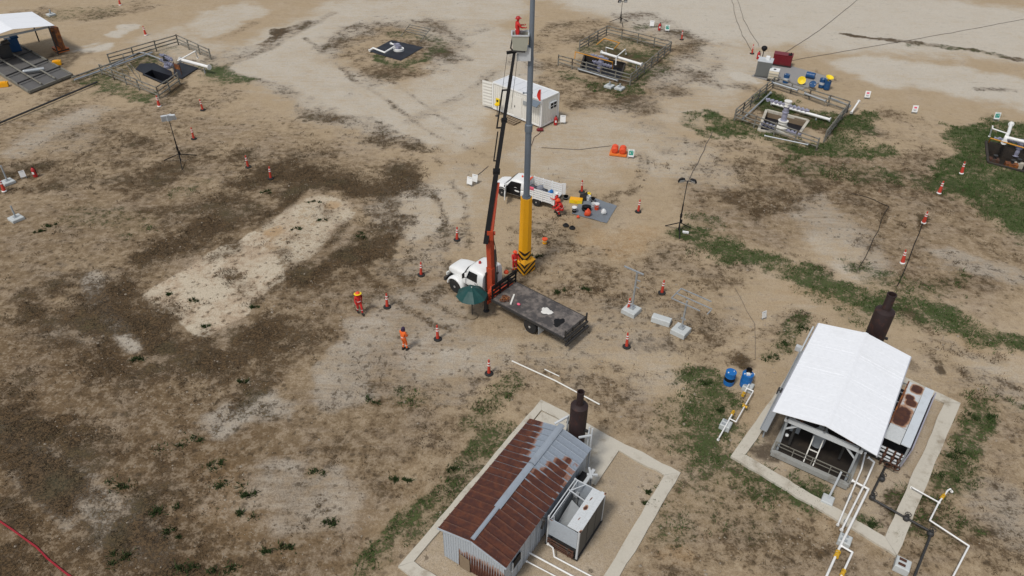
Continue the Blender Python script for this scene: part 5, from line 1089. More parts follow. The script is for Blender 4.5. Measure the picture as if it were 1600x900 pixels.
mb = MB(); mb.box((0, 4.0, .22), (3.6, 7.5, .16)); mb.build('skid_floor', M['mud'], s2)
mb = MB(); mb.box((0, .22, .24), (3.85, .24, .30)); 
for s_ in (-1, 1): mb.box((s_*1.9, 4.1, .24), (.18, 7.6, .30))
mb.build('skid_beam', paint('dirty_skid_paint', (.30, .30, .28), .6, dirt=.7, dcol=(.14, .11, .08)), s2)
mb = MB()
for x in (-1.86, -.95, .0, .9, 1.86): mb.box((x, .38, .65), (.05, .05, .55))
mb.beam((-1.86, .38, .92), (1.86, .38, .92), .04, .04); mb.beam((-1.86, .38, .68), (1.86, .38, .68), .03, .03); mb.build('guard_rail', M['fence'], s2)
mb = MB(); mb.beam((-.35, .42, .35), (-.35, 1.0, 1.75), .05, .05); mb.beam((.12, .42, .35), (.12, 1.0, 1.75), .05, .05); mb.beam((-.35, .72, 1.05), (.12, .72, 1.05), .045, .045); mb.build('ladder', M['cream'], s2)
# compressor under the roof
cp = thing('compressor', 'dark engine and compressor block under the white shelter roof', 'compressor', S2((0, 3.6, .3)), TU-math.pi/2)
mb = MB(); mb.box((0, 1.2, .75), (1.2, 2.6, 1.0)); mb.box((0, 1.2, 1.35), (.8, 2.2, .4)); mb.build('engine_block', M['dark'], cp)
mb = MB(); mb.lathe([(.32, 0), (.34, .9), (.28, 1.0)], (-.1, -1.9, .35), 16); mb.lathe([(.2, 1.0), (.22, 1.2), (.0, 1.25)], (-.1, -1.9, .35), 12); mb.build('scrubber_vessel', M['grey'], cp)
for s_ in (-1, 1):
    mb = MB(); mb.cyl((s_*.5, -.5, .6), (s_*1.35, -.5, .6), .24, n=14); mb.cyl((s_*1.35, -.5, .6), (s_*1.45, -.5, .6), .3, n=14); mb.build('cylinder', M['ruststeel'], cp)
    mb = MB(); mb.cyl((s_*1.25, -1.8, 1.2), (s_*1.25, .4, 1.2), .2, n=14); mb.build('bottle', M['ruststeel'], cp)
mb = MB(); mb.tube([(-1.3, -2.6, .2), (-1.3, -2.6, 1.6), (-1.3, -.8, 1.6)], .07); mb.build('pipe', M['dark'], cp); mb = MB(); mb.tube([(1.1, -2.2, .3), (1.1, -2.2, 1.2), (.4, -1.8, 1.2)], .06); mb.build('pipe', M['dark'], cp); mb = MB(); mb.tube([(.5, 2.4, 1.6), (.5, 3.4, 2.0)], .14); mb.build('pipe', M['dark'], cp)
mb = MB(); mb.box((-1.35, -1.2, .75), (.5, .7, 1.3)); mb.build('control_panel', M['grey'], cp)
mb = MB(); mb.ball((-1.55, -2.6, .75), .1); mb.build('gauge', M['white'], cp)
# its cooler
cw = S2i(G(1422, 700, 1.75)); c2 = thing('engine_cooler', 'long cooler with white top plates eaten by rust beside the white shelter', 'cooler', S2((cw.x-1.24, cw.y, 0)), TU-math.pi/2-R(3.5))
L_ = 5.0; H_ = 1.75
flat_plate('top_plate', M['platerust'], c2, (.0, 1.25, H_), (.78, 0, 0), (0, L_-1.25, 0), spots((.46, .24, .50, .20), (.42, .10, .44, .10), (.62, .56, .36, .08), (.42, .66, .3, .07), (.6, .9, .38, .10), (.03, .4, .06, .4)), n=(10, 40), label='white top plate with brown rust patches')
flat_plate('top_plate', M['platerust'], c2, (.0, .02, H_-.01), (.78, 0, 0), (0, 1.2, 0), lambda u, v: .1, n=(4, 4))
mb = MB(); mb.plate([(.80, 0, H_+.03), (1.24, 0, H_+.03), (1.24, L_, H_+.03), (.80, L_, H_+.03)], .05, (0, 0, 1)); mb.build('side_plate', paint('pale_blue_grey_plate', (.58, .62, .65), .45, dirt=.2), c2)
mb = MB(); mb.plate([(1.20, 0, .35), (1.20, L_, .35), (1.32, L_, H_), (1.32, 0, H_)], .06, (1, 0, -.1)); mb.build('radiator_core', paint('lilac_grey_core', (.32, .31, .36), .6, dirt=.3), c2)
mb = MB(); mb.plate([(-.72, .15, H_-.12), (-.06, .15, H_-.12), (-.06, 1.2, H_-.12), (-.72, 1.2, H_-.12)], .04, (0, 0, 1)); mb.build('end_tray', M['lgrey'], c2)
mb = MB(); mb.box((-.4, L_/2+.6, .62), (.72, L_-1.3, 1.0)); mb.build('fan_housing', M['black'], c2)
for y in (1.5, 2.3, 3.1, 3.95, 4.8):
    mb = MB(); mb.beam((-.76, y, H_-.1), (-.03, y+.03, H_-.1), .05, .05); mb.build('cross_bar', M['galv'], c2)
mb = MB(); mb.beam((-.03, 1.25, H_-.04), (-.03, L_, H_-.04), .07, .12); mb.build('edge_rail', M['rustorange'], c2)
for x, y in ((-.7, .1), (1.2, .1), (-.7, L_-.1), (1.2, L_-.1)):
    mb = MB(); mb.box((x, y, .86), (.1, .1, 1.7)); mb.build('leg', M['grey'], c2)
mb = MB()
for z, y in ((.5, -.08), (.75, -.14), (1.0, -.1), (1.25, -.14)): mb.cyl((-.7, y, z), (1.15, y, z), .06)
mb.build('header_pipe', M['lgrey'], c2)
mb = MB()
for x in (.35, .75, 1.05): mb.cyl((x, -.22, .2), (x, -.22, 1.4), .05); mb.ball((x, -.24, .9), .1); mb.ball((x, -.24, .5), .09)
mb.torus((1.05, -.4, .55), .2, .03, (0, 1, .2)); mb.torus((.7, -.38, .5), .18, .03, (0, 1, .2)); mb.build('valve_cluster', M['ruststeel'], c2)
mb = MB(); mb.box((.3, L_/2, .3), (1.9, L_, .18)); mb.build('skid', M['dark'], c2)
# stack behind the shelter
gs = S2((.45, 9.35, 0)); stack('exhaust_stack', 'stout maroon exhaust stack rising behind the white shelter roof', gs, .52, .9, 4.75, 5.75, .24, R(-20))
# grey gutter channel leaning along the left side
gr_ = thing('grey_channel', 'long grey steel channel along the left eave of the white shelter', 'channel', S2((-2.6, 3.5, 0)), TU-math.pi/2)
mb = MB(); mb.beam((-.10, -2.6, .75), (-.02, 3.4, 1.9), .34, .06); mb.beam((-.27, -2.6, .80), (-.19, 3.4, 1.95), .04, .14); mb.beam((.07, -2.6, .80), (.15, 3.4, 1.95), .04, .14); mb.build('trough', M['galv'], gr_)
mb = MB(); mb.tube([(-.15, 3.2, 1.95), (-.1, 5.1, 2.5)], .055); mb.box((-.35, 3.5, 1.9), (.3, .25, .3)); mb.build('pipe', M['lgrey'], gr_)
mb = MB(); mb.box((-.1, .2, 1.25), (.5, .3, .3)); mb.build('bracket', M['dark'], gr_)
for y, z in ((-2.3, .7), (.2, 1.1), (3.1, 1.8)):
    mb = MB(); mb.box((-.05, y, z/2), (.08, .08, z)); mb.build('leg', M['grey'], gr_)

# ------------------------------------------------------------------ site office container
cr = R(139); cq = G(845, 201)
ct_ = thing('site_office', 'white container office with open end door and small dark awning', 'container', (cq.x, cq.y, 0), cr)
# local x along the long front towards the left end, local y from the back to the front is +y towards camera
CLg, CWd, CHt, z0 = 6.06, 2.44, 2.60, .18
def wall_ribs(mb, a, u, h, n, d, inset=.02):
    a, u = Vector(a), Vector(u); nrm = Vector((u.y, -u.x, 0)).normalized()*d
    for k in range(n):
        f0, f1, f2, f3 = (k+.08)/n, (k+.22)/n, (k+.72)/n, (k+.86)/n
        b = [a+u*f0, a+u*f1+nrm, a+u*f2+nrm, a+u*f3]; mb.add(b+[p+Vector((0, 0, h)) for p in b], [(0, 1, 5, 4), (1, 2, 6, 5), (2, 3, 7, 6)])
mb = MB(); mb.box((CLg/2, -CWd/2, z0+CHt/2), (CLg-.02, CWd-.02, CHt-.04)); shell = mb.build('shell', M['cream'], ct_)
mb = MB(); wall_ribs(mb, (CLg-.1, -.0, z0+.12), (-CLg+.2, 0, 0), CHt-.24, 22, .03); wall_ribs(mb, (.0, -.1, z0+.12), (0, -CWd+.2, 0), CHt-.24, 9, -.03 if False else .03)
mb.build('wall_ribs', M['cream'], shell)
mb = MB(); mb.plate([(-.02, .02, z0+CHt-.02), (CLg+.02, .02, z0+CHt-.02), (CLg+.02, -CWd-.02, z0+CHt-.02), (-.02, -CWd-.02, z0+CHt-.02)], .05, (0, 0, 1)); mb.build('roof', M['creamroof'], ct_)
mb = MB()
for y in (.0, -CWd): mb.beam((0, y, z0+CHt), (CLg, y, z0+CHt), .10, .12); mb.beam((0, y, z0+.05), (CLg, y, z0+.05), .10, .14)
for x in (0, CLg):
    mb.beam((x, 0, z0+CHt+.004), (x, -CWd, z0+CHt+.004), .10, .12); mb.beam((x, 0, z0+.046), (x, -CWd, z0+.046), .1, .14)
    for y in (0, -CWd): mb.box((x, y, z0+CHt/2), (.13, .13, CHt-.1))
mb.build('corner_frame', M['white'], ct_)
for k in range(5):
    mb = MB(); mb.beam((1.0+k*1.02, -.1, z0+CHt+.04), (1.0+k*1.02, -CWd+.1, z0+CHt+.04), .06, .03); mb.build('roof_rib', M['creamroof'], ct_)
mb = MB(); mb.plate([(2.4, .035, z0+.12), (3.3, .035, z0+.12), (3.3, .035, z0+2.15), (2.4, .035, z0+2.15)], .04, (0, 1, 0)); dro = mb.build('door', M['cream'], ct_)
mb = MB(); mb.box((3.2, .1, z0+1.1), (.04, .06, .2)); mb.build('handle', M['dark'], dro)
mb = MB(); mb.box((1.95, .06, z0+1.75), (.5, .05, .4)); mb.build('vent', M['grey'], ct_)
mb = MB(); mb.plate([(.05, .02, z0+2.38), (1.1, .02, z0+2.38), (1.1, .70, z0+2.10), (.05, .70, z0+2.10)], .05, (0, 0, 1)); mb.beam((.1, .02, z0+2.0), (.1, .66, z0+2.08), .03, .03); mb.beam((1.05, .02, z0+2.0), (1.05, .66, z0+2.08), .03, .03); mb.build('awning', M['polegrey'], ct_)
mb = MB(); mb.box((-.10, -1.5, z0+1.75), (.22, .95, .62)); mb.build('air_conditioner', M['lgrey'], ct_)
wn = MB(); wn.box((-.06, -1.5, z0+1.7), (.12, 1.05, .75)); 
w1 = MB(); w1.box((-.22, -1.25, z0+1.75), (.03, .34, .5)); w1.box((-.22, -1.72, z0+1.75), (.03, .34, .5)); w1.build('grille', M['black'], ct_)
w2 = MB(); w2.box((-.245, -1.25, z0+1.75), (.02, .34, .04)); w2.box((-.245, -1.72, z0+1.75), (.02, .34, .04)); w2.build('grille_bar', M['white'], ct_)
lf = MB(); da = R(158); dv = Vector((math.cos(R(-14)), math.sin(R(-14)), 0))*-1
hx = Vector((CLg+.06, .03, z0+.05)); dv = Vector((math.cos(R(8)), math.sin(R(8))*1, 0)); lf.plate([hx, hx+dv*1.2, hx+dv*1.2+Vector((0, 0, CHt-.1)), hx+Vector((0, 0, CHt-.1))], .06); lo = lf.build('end_door', M['cream'], ct_)
for k in range(8):
    lb = MB(); z = .2+k*.31; lb.beam(hx+dv*.08+Vector((0, .04, z)), hx+dv*1.12+Vector((0, .04, z)), .04, .10); lb.build('door_rib', M['cream'], lo)
mb = MB()
for x in (.3, 2, 4, 5.8):
    for y in (-.25, -CWd+.25): mb.box((x, y, .09), (.4, .4, .19))
mb.build('support_block', M['wood'], ct_)
def CT(p): return Vector(ct_.location)+rotz(p, cr)
st_ = thing('pallet_step', 'low wooden pallet step on the ground before the white container door', 'step', CT((3.1, .75, 0)), cr)
for k in range(6):
    mb = MB(); mb.box((-.75+k*.3, 0, .13), (.2, 1.1, .03)); mb.build('plank', M['wood'], st_)
mb = MB()
for y in (-.45, 0, .45): mb.box((0, y, .06), (1.7, .1, .11))
mb.build('bearer', M['wood'], st_)
ew = thing('eyewash_station', 'yellow eyewash stand before the white container wall', 'eyewash', CT((4.85, .75, 0)), cr)
mb = MB(); mb.cyl((0, 0, 0), (0, 0, 1.05), .035); mb.lathe([(.2, 0), (.2, .03)]); mb.build('post', M['dark'], ew)
mb = MB(); mb.lathe([(.06, 1.0), (.26, 1.12), (.28, 1.2), (.2, 1.15), (.05, 1.1)], n=14); mb.box((0, -.1, 1.45), (.42, .12, .55)); mb.build('bowl', M['brightyellow'], ew)
mb = MB(); mb.box((0, -.02, 1.52), (.2, .04, .18)); mb.build('panel', M['black'], ew)
fl = thing('warning_flag', 'red cloth flag on a thin white pole at the container corner', 'flag', CT((-.12, .35, 0)), 0)
mb = MB(); mb.cyl((0, 0, 0), (0, 0, 4.0), .022); mb.build('pole', M['lgrey'], fl)
mb = MB(); mb.lathe([(.28, 0), (.28, .1), (.08, .22)], n=12); mb.box((.1, -.1, .12), (.5, .4, .12)); mb.build('base', M['darkred'], fl)
mb = MB(); N = 8; rr = [[Vector((-.02-.46*math.sin(1+f*2.0)*(.5+f*.6)*(j/4), .05*math.sin(j+f*5)-.1*j/4, 3.95-1.05*f)) for j in range(5)] for f in [k/N for k in range(N+1)]]
vs = [p for r_ in rr for p in r_]; mb.add(vs, [(j*5+i, j*5+i+1, (j+1)*5+i+1, (j+1)*5+i) for j in range(N) for i in range(4)], True)
mb.v += [p+Vector((0, .012, 0)) for p in vs]; nv_ = len(vs)
for j in range(N):
    for i in range(4): mb.f.append([nv_+j*5+i, nv_+(j+1)*5+i, nv_+(j+1)*5+i+1, nv_+j*5+i+1]); mb.sm.append(True); mb.mi.append(0)
mb.build('cloth', paint('flag_red', (.8, .04, .03), .7, dirt=0), fl)
# ------------------------------------------------------------------ fences of welded pipe
def lerp(a, b, f): return a+(b-a)*f
def fence(label, runs, h=1.15, rails=(.35, .72, 1.12), sp=2.6, r=.06, mat=None, group='pipe fences round the well pads'):
    W = [[G(*p) for p in r_] for r_ in runs]
    o = thing('pipe_fence', label, 'fence', W[0][0], group=group); mat = mat or M['fence']
    for pts in W:
        for i, (a, b_) in enumerate(zip(pts[:-1], pts[1:])):
            L = (b_-a).length; n = max(1, round(L/sp)); rs = np.random.RandomState(int(L*77))
            for k in range(n+1):
                if k == 0 and i > 0: continue
                p = lerp(a, b_, k/n); t_ = Vector((rs.normal(0, .02), rs.normal(0, .02), 0)); mb = MB(); mb.cyl(p-Vector((0, 0, .1)), p+t_+Vector((0, 0, h+rs.uniform(-.02, .08))), r*1.25, n=7); mb.build('post', mat, o, world=True)
            for z in rails:
                for k in range(n):
                    p, q = lerp(a, b_, k/n), lerp(a, b_, (k+1)/n); d = Vector((0, 0, z)); mb = MB()
                    mb.cyl(p+d+Vector((0, 0, rs.uniform(-.03, .03))), q+d+Vector((0, 0, rs.uniform(-.05, .05))), r, n=6); mb.build('rail', mat, o, world=True)
    return o
def gate(parent, a, b_, h=1.1, mat=None):
    a, b_ = G(*a), G(*b_); Z_ = Vector((0, 0, 1)); mb = MB(); m_ = mat or M['fence']
    for z in (.15, h): mb.cyl(a+Z_*z, b_+Z_*z, .035, n=6)
    for f in (0, .5, 1): mb.cyl(lerp(a, b_, f)+Z_*.15, lerp(a, b_, f)+Z_*h, .035, n=6)
    mb.build('gate_leaf', m_, parent, world=True)
f3 = fence('pipe fence round the well behind the white container', [[(905, 80), (947, 55), (1047, 80), (984, 133), (872, 102)]], sp=2.0)
f4 = fence('pipe fence round the well beside the blue drums and red generator', [[(1207, 137), (1147, 188), (1275, 235)], [(1287, 222), (1323, 176), (1207, 137)]], sp=2.1)
f1 = fence('crooked pipe fence round the well with the long white pipe at upper left', [[(173, 101), (279, 70), (330, 93)], [(281, 131), (249, 154), (218, 141), (160, 117)]], sp=2.4)
gate(f1, (185, 120), (205, 128)); gate(f1, (196, 100), (222, 132))

# ------------------------------------------------------------------ cellars and wellheads
def cellar(key, label, depth, wallmat, rim=.12, rimh=.12):
    q = PITS[key]; o = thing('well_cellar', label, 'cellar', q[0], group='cellars dug round the wells'); ctr = sum(q, Vector())/4
    for i in range(4):
        a, b_ = q[i], q[(i+1) % 4]; mb = MB(); d = Vector((0, 0, -depth)); e = (a-ctr).normalized()*.0; nb = 4
        for k in range(nb):
            z0_, z1_ = -depth+k*(depth+.05)/nb, -depth+(k+1)*(depth+.05)/nb-.012
            n_ = (b_-a).cross(Vector((0, 0, 1))).normalized(); n_ = n_ if n_.dot(ctr-a) > 0 else -n_
            b1 = MB(); s0 = .002*k
            b1.plate([a+n_*s0+Vector((0, 0, z0_)), b_+n_*s0+Vector((0, 0, z0_)), b_+n_*s0+Vector((0, 0, z1_)), a+n_*s0+Vector((0, 0, z1_))], .06, n_); b1.build('wall_board', wallmat, o, world=True)
        mb = MB(); aa, bb = a+(a-ctr).normalized()*rim*.6, b_+(b_-ctr).normalized()*rim*.6
        mb.beam(lerp(aa, bb, .004)+Vector((0, 0, rimh/2-.06)), lerp(aa, bb, .996)+Vector((0, 0, rimh/2-.06)), rim*2, rimh+.12); mb.build('rim', M['concrete'] if rim > .1 else wallmat, o, world=True)
    mb = MB(); mb.add([p+Vector((0, 0, -depth))+(p-ctr)*.05 for p in q], [(0, 1, 2, 3)]); mb.build('floor', M['liner'] if key != 'w5' else M['mud'], o, world=True)
    return o
cellar('w4', 'board lined cellar pit with pale rim round the tall cream wellhead', .6, M['wood'])
cellar('w5', 'dark open cellar pit at the right edge of the yard', 1.0, M['pitwall'], .1)
cellar('w3', 'dark cellar pit inside the fence behind the white container', .55, M['pitwall'], .09)
cellar('w1', 'black lined cellar pit inside the crooked fence at upper left', .8, M['liner'], .09)

def flange(mb, c, r, h=.07, axis=(0, 0, 1), n=12): mb.lathe([(r, -h/2), (r, h/2)], c, n, axis)
def handwheel(mb, c, r, axis):
    mb.torus(c, r, r*.14, axis, 12, 5); ax = Vector(axis).normalized(); s_ = ax.cross(Vector((0, 0, 1))); s_ = s_.normalized() if s_.length > .1 else Vector((1, 0, 0)); u = ax.cross(s_)
    mb.cyl(Vector(c)-s_*r, Vector(c)+s_*r, r*.1, n=5); mb.cyl(Vector(c)-u*r, Vector(c)+u*r, r*.1, n=5)
def wellhead(label, loc, rz, zb, spool, arms, mats=None, group='wellheads in the fenced pads'):
    """spool: list of (z, radius, material); arms: (height, length left, length right)"""
    o = thing('wellhead', label, 'wellhead', loc, rz, group); tm = M['tree']
    for i, (z0_, z1_, r, m_) in enumerate(spool):
        mb = MB(); mb.lathe([(r*1.25, z0_), (r*1.25, z0_+.06), (r, z0_+.08), (r*1.08, (z0_+z1_)/2), (r, z1_-.08), (r*1.25, z1_-.06), (r*1.25, z1_-.004)], (0, 0, zb), 14); mb.build('spool', m_, o)
    for h, la, lb in arms:
        for s_, L in ((-1, la), (1, lb)):
            mb = MB(); mb.cyl((s_*.1, 0, zb+h), (s_*L, 0, zb+h), .06); n = max(1, int(L/.38))
            for k in range(n):
                x = s_*(.26+k*.38)
                if abs(x) > L: continue
                mb.box((x, 0, zb+h), (.16, .22, .26)); flange(mb, (x+s_*.12, 0, zb+h), .13, .05, (1, 0, 0)); mb.cyl((x, 0, zb+h), (x, -.24, zb+h+.04), .035, n=6); handwheel(mb, (x, -.26, zb+h+.04), .13, (0, -1, .15))
            flange(mb, (s_*L, 0, zb+h), .13, .06, (1, 0, 0)); mb.build('valve_arm', tm, o)
    return o
c4 = sum(PITS['w4'], Vector())/4
wellhead('tall cream wellhead standing in the board lined cellar', G(1221, 208)+Vector((0, .3, -1.05)), R(-38), 0, [(0, .9, .52, M['cream']), (.9, 1.6, .46, M['cream']), (1.6, 2.2, .38, M['cream']), (2.2, 3.0, .24, M['tree']), (3.0, 3.6, .24, M['tree']), (3.6, 4.1, .28, M['cream'])], [(1.35, 1.9, 1.9), (3.7, 2.0, 2.0)])
c3 = sum(PITS['w3'], Vector())/4
wellhead('lilac grey wellhead behind the yellow rail in the container side pad', G(938, 103)+Vector((0, 0, -.8)), R(-38), 0, [(0, .7, .3, M['tree']), (.7, 1.3, .26, M['tree']), (1.3, 1.9, .22, M['tree'])], [(1.1, 1.0, 1.6), (1.75, 1.3, .9)])
c1 = sum(PITS['w1'], Vector())/4
wellhead('lilac grey wellhead above the black liner at upper left', G(262, 106)+Vector((0, 0, -.4)), R(140), 0, [(0, .6, .3, M['tree']), (.6, 1.2, .26, M['tree']), (1.2, 1.7, .22, M['dark'])], [(1.0, 1.2, 1.2), (1.6, 1.5, .9)])
wellhead('lilac grey wellhead by the yellow rail at the right edge', G(1592, 232)+Vector((0, 0, -.7)), R(-22), 0, [(0, .8, .3, M['tree']), (.8, 1.5, .26, M['tree'])], [(1.3, 2.2, 1.5)])
wellhead('low grey wellhead with a white base ring on the open black sheet', G(622, 79), R(-38), 0, [(0, .35, .22, M['tree']), (.35, .8, .18, M['tree'])], [(.6, .5, .5)])

def pipe(name, label, pts, r, mat, cat='pipe', valves=(), sup=(), group=None, flanges=True):
    """pts: (px, py, z) of the pipe's centre"""
    P_ = [G(*p) for p in pts]; o = thing(name, label, cat, Vector((P_[0].x, P_[0].y, 0)), group=group)
    mb = MB(); mb.tube(P_, r, 8); mb.build('pipe', mat, o, world=True)
    if flanges:
        for e, d in ((P_[0], P_[1]-P_[0]), (P_[-1], P_[-2]-P_[-1])):
            mb = MB(); flange(mb, e, r*1.7, .06, d.normalized()); mb.build('flange', mat, o, world=True)
    for px, py, z in valves:
        c = G(px, py, z); mb = MB(); k = min(range(len(P_)-1), key=lambda i: (P_[i]-c).length+(P_[i+1]-c).length); d = (P_[k+1]-P_[k]).normalized(); d = Vector((d.x, d.y, 0)).normalized() if d.xy.length > .1 else Vector((1, 0, 0))
        mb.ball(c, r*2.0, 10, 6); flange(mb, c-d*r*2.6, r*2.1, .07, d); flange(mb, c+d*r*2.6, r*2.1, .07, d); mb.cyl(c, c+Vector((0, 0, r*3.6)), r*.6); mb.beam(c+Vector((0, 0, r*3.6))-d*.02, c+Vector((0, 0, r*3.7))+d*r*5, r*.7, r*.4); mb.build('valve', M['valve'], o, world=True)
    for px, py, z in sup:
        c = G(px, py, z); mb = MB(); mb.box((c.x, c.y, z/2-r), (.06, .2, z)); mb.build('support', M['grey'], o, world=True)
    return o
PW_, PG_ = M['pipewhite'], 'white gas pipes round the white shelter'
pipe('gas_pipe', 'white pipe nearest the white shelter post, ending at the kerb', [(1352, 708, .9), (1346, 733, .55), (1309, 820, .3)], 0.041, PW_, group=PG_, sup=[(1330, 772, .4)])
pipe('gas_pipe', 'middle white pipe bent beneath the roof corner and crossing the kerb', [(1357, 715, .9), (1366, 722, .8), (1354, 750, .5), (1315, 828, .35)], 0.048, PW_, group=PG_, sup=[(1322, 813, .35)])
pipe('gas_pipe', 'thick white pipe crossing the kerb to the yellow valves at the lower edge', [(1332, 751, .45), (1357, 764, .45), (1323, 833, .4), (1311, 857, .4), (1292, 899, .4), (1280, 925, .4)], 0.056, PW_, valves=[(1308, 866, .4)], group=PG_)
pipe('gas_pipe', 'short white branch pipe with its yellow valve at the lower edge', [(1315, 853, .4), (1332, 863, .4), (1318, 893, .4), (1300, 930, .4)], 0.048, PW_, valves=[(1317, 895, .4)], group=PG_)
pipe('gas_pipe', 'zigzag white pipe running off over the grass right of the kerb', [(1467, 785, .35), (1453, 813, .35), (1514, 853, .35), (1490, 899, .35), (1470, 935, .35)], 0.041, PW_, group=PG_)
pipe('gas_pipe', 'white pipe from the gravel across the right kerb to the zigzag pipe', [(1424, 762, .18), (1426, 762, .35), (1467, 785, .35)], 0.037, PW_, group=PG_)
pipe('gas_pipe', 'white stub pipe with bent end and yellow valve right of the kerb', [(1467, 785, .35), (1481, 766, .35), (1485, 764, .4), (1487, 768, .2)], 0.041, PW_, valves=[(1473, 776, .35)], group=PG_)
pipe('gas_pipe', 'white pipe sloping past the blue drum with the black lid', [(1178, 585, .35), (1167, 607, .4), (1161, 617, .4)], 0.041, PW_, valves=[(1161.5, 616, .4)], group=PG_)
pipe('gas_pipe', 'white zigzag pipe with yellow valve below the blue drums', [(1167, 607, .4), (1177, 611, .4), (1150, 659, .4), (1140, 654, .4)], 0.037, PW_, valves=[(1164, 635, .4)], group=PG_)
pipe('gas_pipe', 'white pipe ending in a small bowl on the grass below the drums', [(1144, 647, .4), (1137, 660, .4), (1124, 683, .3), (1122, 687, .05)], 0.041, PW_, valves=[(1145, 645, .4)], group=PG_)
pipe('oil_pipe', 'black pipe across the gravel from the long rusty cooler over the right kerb', [(1390, 716, .2), (1363, 770, .2), (1366, 781, .2), (1417, 810, .2), (1455, 831, .2), (1452, 842, .15), (1429, 900, .12), (1418, 930, .12)], .058, M['dark'])
for i, (px, py) in enumerate(((1378, 748), (1363, 777), (1416, 810), (1454, 834))):
    mb = MB(); c = G(px, py, .22); mb.ball(c, .16, 8, 6); mb.cyl(c, c+Vector((0, 0, .3)), .05); handwheel(mb, c+Vector((0, 0, .32)), .13, (0, 0, 1))
    solo(mb, 'gate_valve', M['dark'], ['rusty dark gate valve on the black pipe nearest the long cooler', 'dark gate valve at the bend of the black pipe on the gravel', 'dark gate valve where the black pipe meets the right kerb', 'dark gate valve on the black pipe just outside the kerb'][i], 'valve', Vector((c.x, c.y, 0)), 'gate valves on the black pipe')
PS = 'white pipes leading from the rusty shed'
pipe('gas_pipe', 'long white pipe leaving the tin shed under its window', [(824, 862, .3), (900, 903, .3), (940, 925, .3)], 0.044, PW_, group=PS)
pipe('gas_pipe', 'thin white pipe nearest the lower edge beside the tin shed', [(823, 877, .3), (869, 901, .3), (910, 922, .3)], 0.033, PW_, group=PS)
pipe('gas_pipe', 'white pipe dropping from the cooler and running to the lower edge', [(856, 850, .6), (864, 856, .4), (866, 870, .3), (925, 901, .3), (970, 925, .3)], 0.037, PW_, group=PS)
# well pads: thick white flow lines and rails
FL = 'white flow lines on the well pads'
pipe('flow_line', 'thick white pipe end sticking out of the upper left well pad', [(282, 93, .8), (327, 105, .8)], .17, PW_, group=FL, sup=[(318, 104, .7)])
pipe('flow_line', 'white bent pipe arching over the thick pipe at upper left', [(278, 95, .8), (305, 80, 1.5), (309, 90, .4)], .07, PW_, group=FL)
pipe('flow_line', 'pale thin pipe running along the crooked fence to the wellhead', [(173, 103, .35), (217, 82, .35), (226, 83, .35), (258, 95, .5)], .07, M['galv'], group=FL)
pipe('flow_line', 'thick white pipe lying across the pad behind the white container', [(940, 82, .7), (1003, 101, .7)], .15, PW_, group=FL, sup=[(995, 100, .6)])
pipe('flow_line', 'thin white pipe crossing the thick one behind the container', [(962, 101, .1), (963, 89, .9), (977, 77, .9), (978, 84, .2)], .06, PW_, group=FL)
pipe('flow_line', 'thick white pipe lying across the pad beside the cream wellhead', [(1206, 161, .35), (1297, 187, .35)], .14, PW_, group=FL, sup=[(1276, 183, .3)])
pipe('flow_line', 'thick white pipe slanting up from the well at the right edge', [(1569, 222, .9), (1576, 207, .9), (1580, 194, .9)], .15, PW_, group=FL)
pipe('flow_line', 'long white pipe above the yellow rail at the right edge', [(1570, 214, 1.0), (1598, 221, 1.0), (1620, 227, 1.0)], .15, PW_, group=FL)
pipe('flow_line', 'white angled pipe frame beside the pit at the right edge', [(1546, 213, .1), (1551, 197, 1.3), (1551, 201, 1.1), (1575, 209, 1.0)], .06, PW_, group=FL)
pipe('flow_line', 'white zigzag pipe lying across the black sheet of the open well', [(577, 79, .25), (583, 75, .4), (601, 82, .4), (619, 71, .5), (611, 68, .5)], .10, PW_, group=FL)
pipe('yellow_rail', 'yellow pipe rail along the pit at the right edge', [(1545, 222, .2), (1548, 216, .9), (1600, 231, .9), (1615, 235, .9)], .06, M['pipeyel'], 'rail', flanges=False)
pipe('yellow_rail', 'yellow pipe rail before the wellhead behind the white container', [(898, 92, 1.0), (899, 81, 1.2), (957, 97, 1.2), (957, 110, .1)], .055, M['pipeyel'], 'rail', flanges=False)
pipe('yellow_rail', 'short yellow rail corner inside the fence behind the container', [(932, 70, .3), (944, 60, 1.0), (968, 67, 1.0), (960, 76, .3)], .055, M['pipeyel'], 'rail', flanges=False)
mb = MB(); q = G(623, 79); mb.lathe([(.62, .02), (.62, .26), (.34, .26), (.34, .05)], q, 20); solo(mb, 'base_ring', PW_, 'white concrete ring round the wellhead on the black sheet', 'ring', q)
W2Q = [G(*p) for p in ((577, 81), (611, 63), (662, 74), (626, 95))]
mb = MB(); N = 10; vs = []
for j in range(N+1):
    for i in range(N+1):
        p = lerp(lerp(W2Q[0], W2Q[1], i/N), lerp(W2Q[3], W2Q[2], i/N), j/N); vs.append(p+Vector((0, 0, .03+.05*math.sin(i*1.9+j)*math.sin(j*1.3))))
mb.add(vs, [(j*(N+1)+i, j*(N+1)+i+1, (j+1)*(N+1)+i+1, (j+1)*(N+1)+i) for j in range(N) for i in range(N)], True); solo(mb, 'pit_liner', M['liner'], 'black plastic sheet spread round the unfenced well', 'sheet', W2Q[0])
mb = MB(); vs = [G(*p) for p in ((271, 104), (281, 98), (310, 107), (284, 124), (272, 119))]; mb.plate([p+Vector((0, 0, .03)) for p in vs], .05, (0, 0, 1)); solo(mb, 'pit_liner', M['liner'], 'black sheet lying right of the upper left cellar', 'sheet', vs[0])
